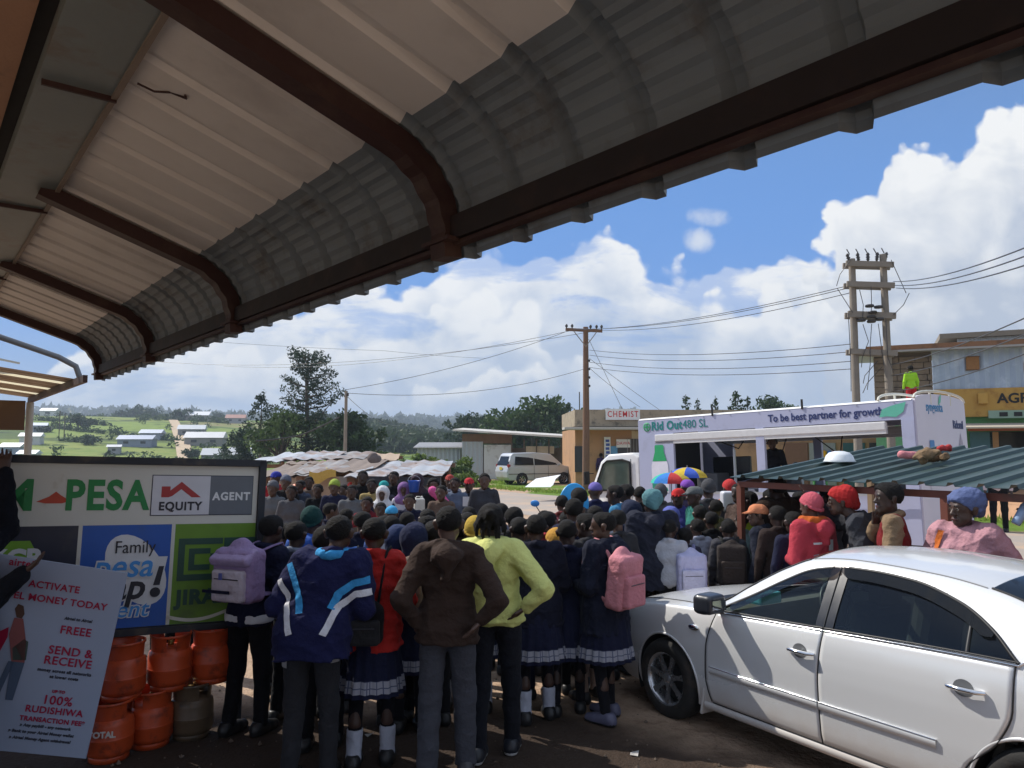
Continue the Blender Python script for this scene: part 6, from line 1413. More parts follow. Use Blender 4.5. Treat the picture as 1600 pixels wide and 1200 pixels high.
def build_car():
    Xc, Yc, th = 2.601, 5.508, R(121.9)
    r = empty('silver_saloon_car', (Xc, Yc, -.012), th, 'silver four door saloon car parked nose in beside the crowd', 'car', None, .985)
    paint, t, b = newmat('silver_paint')
    tc = t.node('ShaderNodeTexCoord'); sp_ = t.node('ShaderNodeSeparateXYZ'); t.l.new(tc.outputs['Object'], sp_.inputs[0])
    dustn = t.noise(tc.outputs['Object'], 3.2, 6, .65); low = t.smooth(sp_.outputs[2], .62, .18)
    dust = t.math('MULTIPLY', t.smooth(t.math('ADD', t.math('MULTIPLY', low, .55), t.math('MULTIPLY', dustn, .55)), .42, .85), .55)
    t.l.new(t.mix(dust, (.73, .735, .735, 1), (.44, .36, .29, 1)), b.inputs['Base Color'])
    t.l.new(t.math('ADD', .26, t.math('MULTIPLY', dust, .8)), b.inputs['Roughness']); t.l.new(t.math('MULTIPLY', t.math('SUBTRACT', 1.0, dust), .15), b.inputs['Metallic'])
    b.inputs['Coat Weight'].default_value = .8; b.inputs['Coat Roughness'].default_value = .08
    fl = t.noise(tc.outputs['Object'], 900, 1); bp = t.node('ShaderNodeBump'); bp.inputs['Strength'].default_value = .04; bp.inputs['Distance'].default_value = .002; t.l.new(fl, bp.inputs['Height']); t.l.new(bp.outputs[0], b.inputs['Normal'])
    blk = mat('car_black', (.012, .012, .013), .45); chrome = mat('chrome', (.75, .76, .78), .12, 1.0, .02); grey = mat('mirror_grey', (.022, .025, .034), .4, 0, .05, 5, coat=.3)
    glF = glassmat('car_glass_clear', (.80, .90, .86), .9); glR = glassmat('car_glass_tinted', (.10, .13, .14), 1.2)
    # side glass outlines (x, z)
    zb = lambda x: float(c_sh(x))+.012
    fx0, fx1, rx0, rx1 = -.055, .80, -1.26, -.165
    ftop = sm([-.07, .10, .30, .55, .80], [1.375, 1.335, 1.235, 1.085, .945]); rtop = sm([-1.26, -1.10, -.90, -.60, -.30, -.15], [1.035, 1.175, 1.285, 1.365, 1.385, 1.385])
    ft0, rt0 = ftop, rtop; ftop = lambda x: float(gh(ft0(x))); rtop = lambda x: float(gh(rt0(x)))
    def in_glass(x, z):
        if fx0-.0 < x < fx1: return zb(x) < z < ftop(x)
        if rx0 < x < rx1: return zb(x) < z < rtop(x)
        return False
    # body shell: stations along x, rows from the sill over the side to the roof middle
    xs = np.concatenate([np.linspace(-2.36, -2.2, 6), np.arange(-2.18, 2.14, .02), np.linspace(2.14, 2.24, 6)])
    wheels = ((1.35, .31), (-1.35, .31)); RA = .355
    K1, K2, K3 = 30, 22, 9
    V = []; nrow = K1+K2+K3
    for x in xs:
        zs, ze, zt, w, wt = c_sh(x), c_ze(x), c_zt(x), c_w(x), c_wt(x); zl = .20+.10*max(0, (abs(x)-1.9)/.4)
        col = [(car_y(x, z), z) for z in np.linspace(zl, zs, K1)]
        col += [(car_y(x, z), z) for z in zs+(ze-zs)*np.linspace(0, 1, K2+1)[1:]]
        for k in range(1, K3+1):
            s = k/K3; y = wt*(1-s); col.append((y, ze+(zt-ze)*(1-(1-s)**2.2)))
        V.append([(x, y, z) for y, z in col])
    V = np.array(V); nx = len(xs)
    keep = np.ones((nx-1, nrow-1), bool); glass = np.zeros((nx-1, nrow-1), int)
    inside = np.zeros((nx, nrow), bool)
    for wx, wz in wheels: inside |= (np.hypot(V[:, :, 0]-wx, V[:, :, 2]-wz) < RA) & (np.arange(nrow)[None, :] < K1)
    for i in range(nx-1):
        for j in range(nrow-1):
            cc = V[i:i+2, j:j+2].reshape(-1, 3).mean(0)
            if inside[i:i+2, j:j+2].all(): keep[i, j] = False
            if j >= K1-1 and j < K1+K2-1 and in_glass(cc[0], cc[2]): keep[i, j] = False
            if j >= K1+K2-1 and (.17 < cc[0] < .98) and cc[1] < c_wt(cc[0])-.035: keep[i, j] = False; glass[i, j] = 1
            if j >= K1+K2-1 and (-1.68 < cc[0] < -1.02) and cc[1] < c_wt(cc[0])-.05: keep[i, j] = False; glass[i, j] = 2
    Vm = V.copy()
    for wx, wz in wheels:
        dx, dz = Vm[:, :, 0]-wx, Vm[:, :, 2]-wz; dd = np.hypot(dx, dz); m_ = (dd < RA) & (np.arange(nrow)[None, :] < K1) & (dd > .2)
        Vm[:, :, 0] = np.where(m_, wx+dx/np.maximum(dd, 1e-6)*RA, Vm[:, :, 0]); Vm[:, :, 2] = np.where(m_, np.maximum(.2, wz+dz/np.maximum(dd, 1e-6)*RA), Vm[:, :, 2])
    def shell(name, mask, VV, m, parent=r, z_off=0.0):
        idx = np.argwhere(mask); F = []
        vid = np.arange(nx*nrow).reshape(nx, nrow); F1 = np.stack([vid[idx[:, 0], idx[:, 1]], vid[idx[:, 0], idx[:, 1]+1], vid[idx[:, 0]+1, idx[:, 1]+1], vid[idx[:, 0]+1, idx[:, 1]]], 1)
        P1 = VV.reshape(-1, 3); P2 = P1*[1, -1, 1]
        allv = np.vstack([P1, P2]); allf = np.vstack([F1, F1[:, ::-1]+len(P1)])
        me = npmesh(name, allv, allf); bm = bmesh.new(); bm.from_mesh(me); bmesh.ops.delete(bm, geom=[v for v in bm.verts if not v.link_faces], context='VERTS'); bmesh.ops.remove_doubles(bm, verts=bm.verts, dist=.0006); bmesh.ops.recalc_face_normals(bm, faces=bm.faces); bm.to_mesh(me); bm.free()
        for p in me.polygons: p.use_smooth = True
        return link(name, me, m, parent)
    body = shell('body', keep, Vm, paint)
    shell('windscreen', glass == 1, V+[0, 0, .003], glF); shell('rear_window', glass == 2, V+[0, 0, .003], glR)
    # inner darkness: floor, lining
    inn = mat('cabin_grey', (.10, .095, .085), .85); m = MB(); m.box((-.2, 0, .33), (2.6, 1.5, .06)); m.box((.98, 0, .70), (.3, 1.35, .44), bev=.06); m.box((-1.45, 0, .85), (.5, 1.3, .1)); m.build('cabin_floor', inn, r)
    for y, x, mtl in ((.36, .12, inn), (-.36, .12, inn)):
        m = MB(); m.box((x, y, .52), (.52, .5, .18), bev=.06); m.box((x-.30, y, .84), (.16, .48, .60), bev=.06, rot=Matrix.Rotation(R(-12), 3, 'Y')); m.box((x-.38, y, 1.20), (.10, .26, .17), bev=.04); m.build('seat', mat('seat_beige', (.26, .23, .19), .9), r)
    m = MB(); m.box((-.85, 0, .52), (.5, 1.25, .2), bev=.06); m.box((-1.15, 0, .82), (.18, 1.25, .58), bev=.06, rot=Matrix.Rotation(R(-16), 3, 'Y')); m.build('rear_seat', mat('seat_beige', (.26, .23, .19), .9), r)
    m = MB(); pts = [(.62+.06*math.sin(a), -.36+.185*math.cos(a), .88+.17*math.sin(a)) for a in np.linspace(0, 2*math.pi, 21)]; m.tube(pts, .016, 6); m.build('steering_wheel', blk, r)
    m = MB(); m.box((.80, .30, .985), (.16, .24, .09), bev=.02); m.build('dashboard_box', mat('box_blue', (.10, .35, .45), .5), r)
    m = MB(); m.box((.28, 0, 1.31), (.03, .24, .07), bev=.015); m.build('inner_mirror', blk, r)
    def S_(x, z, o=0.004): return Vector((x, car_y(x, z)+o, z))
    for s in (1, -1):
        X = Matrix.Diagonal((1, s, 1, 1)); 
        def panel(name, xl, xr, z0, z1, mtl, o=.005, nz=26, nxx=44, parent=r, edge=True):
            rows = []
            for z in np.linspace(0, 1, nz):
                row = []
                for q in np.linspace(0, 1, nxx):
                    zz0 = z; xA, xB = xl(zz0), xr(zz0); x = xA+(xB-xA)*q; zlo = z0(x); zhi = z1(x); zv = zlo+(zhi-zlo)*z
                    row.append(S_(x, zv, o))
                rows.append(row)
            if edge:
                rows = [[p-Vector((0, .012, 0)) for p in rows[0]]]+rows+[[p-Vector((0, .012, 0)) for p in rows[-1]]]
                rows = [[rw[0]-Vector((0, .012, 0))]+rw+[rw[-1]-Vector((0, .012, 0))] for rw in rows]
            m = MB(); m.grid([[X @ p for p in rw] for rw in rows], 0, True); return m.build(name, mtl, parent)
        fl_ = sm([0, .5, 1], [-.075, -.075, -.105]); fr_ = sm([0, .25, .6, 1], [.86, .90, .885, .80])
        rl_ = sm([0, .22, .45, .7, 1], [-.93, -.985, -1.15, -1.235, -1.245]); rr_ = sm([0, .5, 1], [-.087, -.087, -.117])
        beltf = lambda x: float(c_sh(x))-.004; sill = lambda x: .262
        fd = panel('front_door', fl_, fr_, sill, beltf, paint); rd = panel('rear_door', rl_, rr_, sill, beltf, paint)
        def seam(f, par, z0=.255, z1=.99, n=24):
            pts = []
            for q in np.linspace(0, 1, n):
                x = f(q); z = .262+(c_sh(x)-.004-.262)*q; pts.append(X @ S_(x, z, .0025))
            m = MB(); m.tube(pts, .0045, 6); m.build('door_seam', blk, par)
        seam(lambda q: float(fl_(q)+rr_(q))/2, fd); seam(lambda q: float(fr_(q))+.008, fd); seam(lambda q: float(rl_(q))-.008, rd)
        m = MB(); m.tube([X @ S_(x, .258, .002) for x in np.linspace(-.92, .86, 30)], .005, 6); m.build('sill_seam', blk, fd)
        # glass
        def pane(name, x0, x1, zlo, zhi, mtl, o, par, n=40, k=10):
            rows = [[X @ S_(x, zlo(x)+(max(zhi(x), zlo(x)+.002)-zlo(x))*q, o) for x in np.linspace(x0, x1, n)] for q in np.linspace(0, 1, k)]
            m = MB(); m.grid(rows, 0, True); return m.build(name, mtl, par)
        fw = pane('front_window', fx0, fx1, zb, ftop, glF, -.002, fd); rw = pane('rear_side_window', rx0, rx1, zb, rtop, glR, -.002, rd)
        pane('window_pillar', -.175, -.045, lambda x: zb(x)-.004, lambda x: 1.357, mat('pillar_black', (.016, .018, .024), .25, 0, .05, 4), .006, fd, 8)
        m = MB(); m.tube([X @ S_(-.111, z, .009) for z in np.linspace(.985, 1.357, 10)], .004, 6); m.build('pillar_seam', blk, fd)
        xq = -1.005; m = MB(); m.tube([X @ S_(xq+.02*q, zb(xq)+(rtop(xq+.02*q)-zb(xq))*q, .004) for q in np.linspace(0, 1, 8)], .011, 6, flat=.4); m.build('quarter_divider', blk, rd)
        # rubber round the glass, chrome waist line, smoked visors
        def trim(pts, rad, mtl, nm, par, flat=None): m = MB(); m.tube([X @ p for p in pts], rad, 6, flat=flat); m.build(nm, mtl, par)
        trim([S_(x, ftop(x), .004) for x in np.linspace(fx1, fx0, 30)], .011, blk, 'window_seal', fd); trim([S_(x, rtop(x), .004) for x in np.linspace(rx1, rx0, 34)]+[S_(rx0-.008, zb(rx0)+.0, .004)], .011, blk, 'window_seal', rd)
        trim([S_(x, zb(x)+.004, .006) for x in np.linspace(fx1+.03, -.105, 30)], .010, blk, 'waist_rubber', fd, .6); trim([S_(x, zb(x)+.004, .006) for x in np.linspace(-.118, rx0, 34)], .010, blk, 'waist_rubber', rd, .6)
        trim([S_(x, zb(x)-.012, .007) for x in np.linspace(fx1+.02, -.105, 30)], .0065, chrome, 'waist_chrome', fd); trim([S_(x, zb(x)-.012, .007) for x in np.linspace(-.118, rx0-.01, 34)]+[S_(rx0-.035, zb(rx0)+.012, .007)], .0065, chrome, 'waist_chrome', rd)
        vis = glassmat('smoked_visor', (.22, .19, .18), 1.0)
        def visor(x0, x1, top, par, n=34):
            rows = [[], []]
            for x in np.linspace(x0, x1, n):
                z = top(x)+.004; h = .062*min(1, (1-abs((x-(x0+x1)/2)/((x1-x0)/2))**8)+.35); p = S_(x, z, .010); q = S_(x, z-h, .026); rows[0].append(X @ p); rows[1].append(X @ q)
            m = MB(); m.grid(rows, 0, True); m.build('rain_visor', vis, par)
        visor(-.115, .70, ftop, fd); visor(-1.12, -.125, rtop, rd)
        # side moulding with a bright line, handles
        for par, x0, x1 in ((fd, .855, -.075), (rd, -.087, -.84)):
            rows = [[X @ S_(x, .50+dz, o) for x in np.linspace(x0, x1, 26)] for dz, o in ((-.026, .004), (-.022, .016), (.012, .018), (.022, .014), (.026, .004))]
            m = MB(); m.grid(rows, 0, True); md = m.build('side_moulding', paint, par)
            m = MB(); m.tube([X @ S_(x, .524, .015) for x in np.linspace(x0, x1, 26)], .0045, 6); m.build('moulding_chrome', chrome, md)
        for par, xh, zh in ((fd, .03, .815), (rd, -1.02, .845)):
            m = MB(); cpt = S_(xh+.03, zh, .0062); n_ = 22
            m.add([X @ S_(xh+.02+.055*math.cos(a), zh+.045*math.sin(a), .0066) for a in np.linspace(0, 6.28, n_, endpoint=False)], [list(range(n_))], 0, True); m.build('handle_cup', mat('cup_shadow', (.16, .165, .17), .4, .4), par)
            pts = [S_(xh+.105, zh-.004, .014), S_(xh+.085, zh-.002, .035), S_(xh+.02, zh, .046), S_(xh-.06, zh, .040), S_(xh-.095, zh, .014)]
            m = MB(); m.tube([X @ p for p in pts], [.012, .015, .016, .016, .013], 10, flat=.8); m.build('door_handle', chrome, par)
        # mirror
        S = SDF(); c_ = np.array([.735, .80+.155, 1.015]); S.box(c_, (.044, .066, .036), .032, M=Rz(.12)); S.box(c_+[.03, 0, -.005], (.03, .06, .03), .03, k=.03); V_, F_ = S.mesh(.010); V_[:, 1] *= s; F_ = F_ if s > 0 else F_[:, ::-1]
        mr = link('mirror', npmesh('mirror', V_, F_), grey, r)
        m = MB(); m.tube([X @ Vector((.775, .775, .945)), X @ Vector((.765, .85, .945)), X @ Vector((.745, .90, .975))], [.03, .025, .025], 8, flat=.6); m.build('mirror_arm', grey, mr)
        m = MB(); m.add([X @ Vector(p) for p in ((.645, .885, .985), (.645, 1.02, .985), (.645, 1.02, 1.05), (.645, .885, 1.05))], [(0, 1, 2, 3)]); m.build('mirror_glass', mat('mirror_glass', (.7, .72, .75), .03, 1), mr)
        m = MB(); m.add([X @ S_(x, z, .006) for x, z in ((.93, .93), (.78, .945), (.80, .985), (.86, .965))], [(0, 1, 2, 3)]); m.build('mirror_triangle', grey, r)
        # front marker lamp, headlight, tail light
        S = SDF(); S.ell((1.02, car_y(1.02, .775)+.006, .775), (.055, .014, .024)); V_, F_ = S.mesh(.006); V_[:, 1] *= s; link('side_marker', npmesh('side_marker', V_, F_ if s > 0 else F_[:, ::-1]), chrome, r)
        rows = [[X @ S_(x, z, .006) for x in np.linspace(1.80, 2.17, 12)] for z in np.linspace(.60, .70, 5)]; rows = [[Vector((p.x, p.y, p.z+(.05 if p.x < 2 else .0)*(2.17-p.x)/.37)) for p in rw_] for rw_ in rows]
        m = MB(); m.grid(rows, 0, True); m.build('headlight', mat('lamp_clear', (.6, .62, .65), .1), r)
        rows = [[X @ S_(x, z, .006) for x in np.linspace(-2.30, -1.98, 10)] for z in np.linspace(.78, .95, 5)]; m = MB(); m.grid(rows, 0, True); m.build('tail_light', mat('tail_red', (.3, .03, .03), .25), r)
        # arches and wheels
        for wx, wz in wheels:
            m = MB(); pts = []
            for a in np.linspace(R(-18), R(198), 40): x, z = wx+RA*math.cos(a), max(.205, wz+RA*math.sin(a)); pts.append(X @ Vector((x, car_y(x, z)-.004, z)))
            m.tube(pts, .011, 6); m.build('arch_lip', paint, r)
            m = MB(); rows = [[X @ Vector((wx+(RA+.004)*math.cos(a), y, wz+(RA+.004)*math.sin(a))) for a in np.linspace(R(-25), R(205), 30)] for y in (.80, .55)]; m.grid(rows, 0, True); m.add([X @ Vector((wx+RA*math.cos(a), .55, wz+RA*math.sin(a))) for a in np.linspace(R(-25), R(205), 20)], [list(range(20))]); m.build('wheel_liner', mat('arch_black', (.012, .012, .012), .8), r)
            wheel(r, (wx, s*.735, wz), .31, .20, 7, (0, s, 0))
        m = MB(); m.box(X @ Vector((.955, .76, .245)), (.02, .14, .20), bev=.008, rot=Matrix.Rotation(R(-10), 3, 'Y')); m.build('mud_flap', paint, r)
        rows = [[X @ S_(x, z, o) for x in np.linspace(-.93, .94, 30)] for z, o in ((.19, -.01), (.20, .022), (.235, .020), (.25, .004))]; m = MB(); m.grid(rows, 0, True); m.build('sill_skirt', paint, r)
        # roof drip channel and panel gaps
        m = MB(); m.tube([X @ Vector((x, c_wt(x)-.045, c_ze(x)+(c_zt(x)-c_ze(x))*(1-(1-.045/c_wt(x))**2.2)+.001)) for x in np.linspace(.15, -1.0, 30)], .005, 6); m.build('roof_channel', mat('channel_grey', (.2, .2, .2), .6), r)
        m = MB(); m.tube([X @ Vector((x, c_wt(x)-.03, c_ze(x)+(c_zt(x)-c_ze(x))*(1-(1-.03/c_wt(x))**2.2)+.002)) for x in np.linspace(1.02, 2.08, 24)], .004, 6); m.build('bonnet_gap', blk, r)
        m = MB(); m.tube([X @ Vector((x, c_wt(x)-.045, c_ze(x)+(c_zt(x)-c_ze(x))*(1-(1-.045/c_wt(x))**2.2)+.004)) for x in np.linspace(.97, .18, 24)], .012, 6, flat=.5); m.build('windscreen_rubber', blk, r)
        m = MB(); m.tube([X @ Vector((x, c_wt(x)-.06, c_ze(x)+(c_zt(x)-c_ze(x))*(1-(1-.06/c_wt(x))**2.2)+.004)) for x in np.linspace(-1.02, -1.68, 24)], .012, 6, flat=.5); m.build('rear_rubber', blk, r)
    m = MB(); m.box((1.0, 0, .965), (.10, 1.25, .02)); m.build('cowl_grille', blk, r)
    m = MB(); m.box((2.235, 0, .42), (.03, .5, .12), bev=.01); m.build('number_plate', mat('plate_white', (.7, .7, .7), .5), r)
    m = MB(); m.box((2.19, 0, .62), (.08, .7, .10), bev=.02); m.build('front_grille', blk, r)
    m = MB(); rows = [[(x, y, .2) for y in np.linspace(-.72, .72, 6)] for x in np.linspace(-2.2, 2.1, 10)]; m.grid(rows, 0, False); m.build('underbody', blk, r)
build_car()
# ------------------------------------------------------------------ the agents' sign board
def build_sign():
    ux = Vector((.876, .48, -.030)).normalized(); top = P(415, 721, 6.1); w = 2.12
    tl = top-ux*w; nrm = Vector((.48, -.876, 0)); hgt = 1.235
    M = frame(tl, ux, None, Vector((.02, .03, 1)))     # local x along the board, local -y faces the street side camera
    r = empty('agent_sign_board', (0, 0, 0), 0, 'big framed agents sign board with four painted panels behind gas cylinders', 'sign'); r.matrix_world = M @ Matrix.Translation((w/2, 0, -hgt))
    T = Matrix.Translation((-w/2, 0, hgt))             # board coordinates: x from the far edge .. , z down from 0
    fr = mat('sign_frame', (.022, .026, .035), .5, .2, .1, 6, dirt=(.07, .06, .05), dscale=6)
    def rect(x0, x1, z0, z1, y, m_, name, parent): m = MB(); m.box(((x0+x1)/2, y, -(z0+z1)/2), (x1-x0, .004, z1-z0), T); return m.build(name, m_, parent)
    m = MB(); m.box((w/2, .02, -hgt/2), (w-.02, .03, hgt-.02), T); bd = m.build('backing', mat('sign_back', (.10, .10, .10), .7), r)
    for a, b_, s in (((0, -.015), (w, -.015), 0), ((0, -hgt+.0), (w, -hgt+.0), 0), ((w-.02, 0), (w-.02, -hgt), 1), ((.0, 0), (.0, -hgt), 1)):
        m = MB(); m.bar((a[0], 0, a[1]), (b_[0], 0, b_[1]), .075, .05, 0, T, up=(0, 0, 1) if s == 0 else (1, 0, 0)); m.build('frame_bar', fr, r)
    for x in (.35, w-.1): m = MB(); m.bar((x, .05, -hgt), (x, .05, -2.0), .05, .05, 0, T, up=(1, 0, 0)); m.build('leg', fr, r)
    white = mat('sign_cream', (.62, .61, .54), .5, 0, .06, 2, dirt=(.42, .36, .27), dscale=4, dlo=.58, dhi=.8); grn = mat('sign_leaf_green', (.015, .22, .055), .5)
    # the top row
    W0 = rect(.03, w-.05, .045, .455, .0, white, 'top_panel', r); f0 = lambda x, z, y=-.004: T @ Matrix.Translation((x, y, -z))
    xl = lambda px: float(np.interp(px, [0, 60, 110, 150, 235, 243, 337, 405], [.36, .60, .80, .955, 1.27, 1.30, 1.70, 2.03]))
    text('lettering', 'M', .29, f0(.47, .275), grn, W0, .010, sx=1.0); text('lettering', 'PESA', .29, f0(1.03, .275), grn, W0, .010, sx=.80, space=1.10)
    m = MB(); m.add([f0(.70, .30, -.005) @ Vector(q) for q in ((-.105, 0, -.01), (-.03, 0, .025), (.01, 0, .06), (.04, 0, .035), (.10, 0, -.005), (.05, 0, -.022), (-.05, 0, -.022))], [(0, 1, 2, 3, 4, 5, 6)]); m.build('red_mark', mat('sign_orange_red', (.50, .06, .025), .5), W0)
    q0, q1, q2 = 1.315, 1.72, 2.035
    rect(q0, q2, .115, .415, -.003, mat('sign_line', (.02, .025, .05), .5), 'panel_outline', r); ew = rect(q0+.006, q1, .121, .409, -.005, mat('sign_white2', (.60, .60, .63), .5), 'white_panel', r); eg = rect(q1, q2-.004, .121, .409, -.005, mat('sign_grey', (.13, .145, .165), .5), 'grey_panel', r)
    text('lettering', 'EQUITY', .085, f0((q0+q1)/2, .348, -.008), mat('sign_ink', (.02, .02, .03), .5), ew, .003, sx=.92, space=1.12); text('lettering', 'AGENT', .082, f0((q1+q2)/2, .275, -.008), mat('sign_white3', (.7, .7, .7), .5), eg, .003, sx=.92, space=1.15)
    m = MB(); m.add([f0((q0+q1)/2, .23, -.008) @ Vector(q) for q in ((-.135, 0, -.05), (-.135, 0, .03), (-.075, 0, .03), (-.075, 0, .00), (0, 0, .065), (.14, 0, -.05), (.075, 0, -.05), (0, 0, .01), (-.06, 0, -.04), (-.085, 0, -.05))], [(0, 1, 2, 3, 9), (3, 4, 7, 8, 9), (4, 5, 6, 7)]); m.build('house_mark', mat('sign_dark_red', (.38, .035, .035), .5), ew)
    # the lower row
    z0, z1 = .475, hgt-.03
    kp = rect(.03, .865, z0, z1, -.0, mat('sign_navy', (.022, .024, .045), .5, dirt=(.055, .052, .055), dscale=3, dlo=.5, dhi=.8), 'navy_panel', r); fp = rect(.89, 1.47, z0, z1, -.0, mat('sign_blue2', (.02, .10, .42), .5, dirt=(.05, .11, .30), dscale=3, dlo=.5, dhi=.8), 'blue_panel', r); gp = rect(1.495, 2.07, z0, z1, -.0, mat('sign_lime', (.13, .26, .02), .5, dirt=(.09, .15, .03), dscale=3, dlo=.48, dhi=.75), 'lime_panel', r)
    rect(.865, .89, z0, z1, -.001, white, 'white_strip', r); rect(1.47, 1.495, z0, z1, -.001, white, 'white_strip', r); rect(.03, 2.07, .455, .478, -.001, white, 'white_strip', r)
    lime = mat('sign_lime2', (.20, .40, .03), .5); m = MB(); m.add([f0(0, 0, -.004) @ Vector(q) for q in ((.03, 0, -.575), (.58, 0, -.575), (.80, 0, -.99), (.03, 0, -.99))], [(0, 1, 2, 3)]); m.build('lime_shape', lime, kp)
    text('lettering', 'KCB', .17, f0(.50, .70, -.007), mat('sign_white3', (.7, .7, .7), .5), kp, .008, sx=.95)
    sw = mat('sign_white3', (.7, .7, .7), .5)
    m = MB(); n = 28; m.add([f0(1.25, .80, -.003) @ Matrix.Rotation(R(-32), 4, 'Y') @ Vector((.17*math.cos(a), 0, .28*math.sin(a))) for a in np.linspace(0, 6.283, n, endpoint=False)], [list(range(n))]); m.build('white_oval', sw, fp)
    text('lettering', 'Family', .125, f0(1.235, .64, -.008), mat('sign_ink', (.02, .02, .03), .5), fp, 0, sx=.85)
    sky_ = mat('sign_sky', (.06, .30, .70), .5)
    text('lettering', 'pesa', .235, f0(1.165, .775, -.006), sw, fp, .014, sx=.92, shear=.2); text('lettering', 'pesa', .235, f0(1.165, .775, -.009), sky_, fp, .003, sx=.92, shear=.2)
    text('lettering', 'ap', .25, f0(1.20, .925, -.006), sw, fp, .016, sx=.95, shear=.2); text('lettering', 'ap', .25, f0(1.20, .925, -.009), mat('sign_ink', (.02, .02, .03), .5), fp, .006, sx=.95, shear=.2)
    m = MB(); m.add([f0(1.40, .83, -.007) @ Vector(q) for q in ((-.005, 0, .12), (.055, 0, .12), (.02, 0, -.09), (-.04, 0, -.09))], [(0, 1, 2, 3)]); m.build('exclamation_outline', sw, fp)
    m = MB(); m.add([f0(1.40, .83, -.009) @ Vector(q) for q in ((.000, 0, .05), (.035, 0, .05), (.012, 0, -.085), (-.032, 0, -.085))], [(0, 1, 2, 3)]); m.add([f0(1.385, .965, -.009) @ Vector((.035*math.cos(a), 0, .035*math.sin(a))) for a in np.linspace(0, 6.283, 16, endpoint=False)], [list(range(16))]); m.build('exclamation_mark', mat('sign_ink', (.02, .02, .03), .5), fp)
    text('lettering', 'agent', .16, f0(1.17, 1.08, -.006), sw, fp, .009, sx=1.0, shear=.2); text('lettering', 'agent', .16, f0(1.17, 1.08, -.009), sky_, fp, .001, sx=1.0, shear=.2)
    dg = mat('sign_dark_green', (.018, .065, .045), .5)
    def cbox(x, z, s, th):
        for a in ((x-s, x+s, z-s, z-s+th), (x-s, x+s, z+s-th, z+s), (x-s, x-s+th, z-s+th, z+s-th)): rect(*a, -.004, dg, 'logo_bar', gp)
    cbox(1.68, .74, .155, .045); rect(1.60, 1.64, .66, .82, -.004, dg, 'logo_bar', gp); rect(1.64, 1.75, .66, .70, -.004, dg, 'logo_bar', gp); rect(1.64, 1.75, .78, .82, -.004, dg, 'logo_bar', gp); rect(1.75, 1.79, .70, .78, -.004, dg, 'logo_bar', gp)
    cbox(2.0, .74, .155, .045)
    text('lettering', 'JIRANI', .145, f0(1.53, 1.02, -.006), dg, gp, .007, align='LEFT', sx=1.0, space=1.1)
    m = MB(); rows = [[f0(1.495+.575*q, 1.10+.07*math.sin(math.pi*min(1, q*1.05+.2))+d_, -.004) @ Vector((0, 0, 0)) for q in np.linspace(0, 1, 16)] for d_ in (0, .025)]; m.grid(rows, 0, False); m.build('white_swoosh', white, gp)
build_sign()

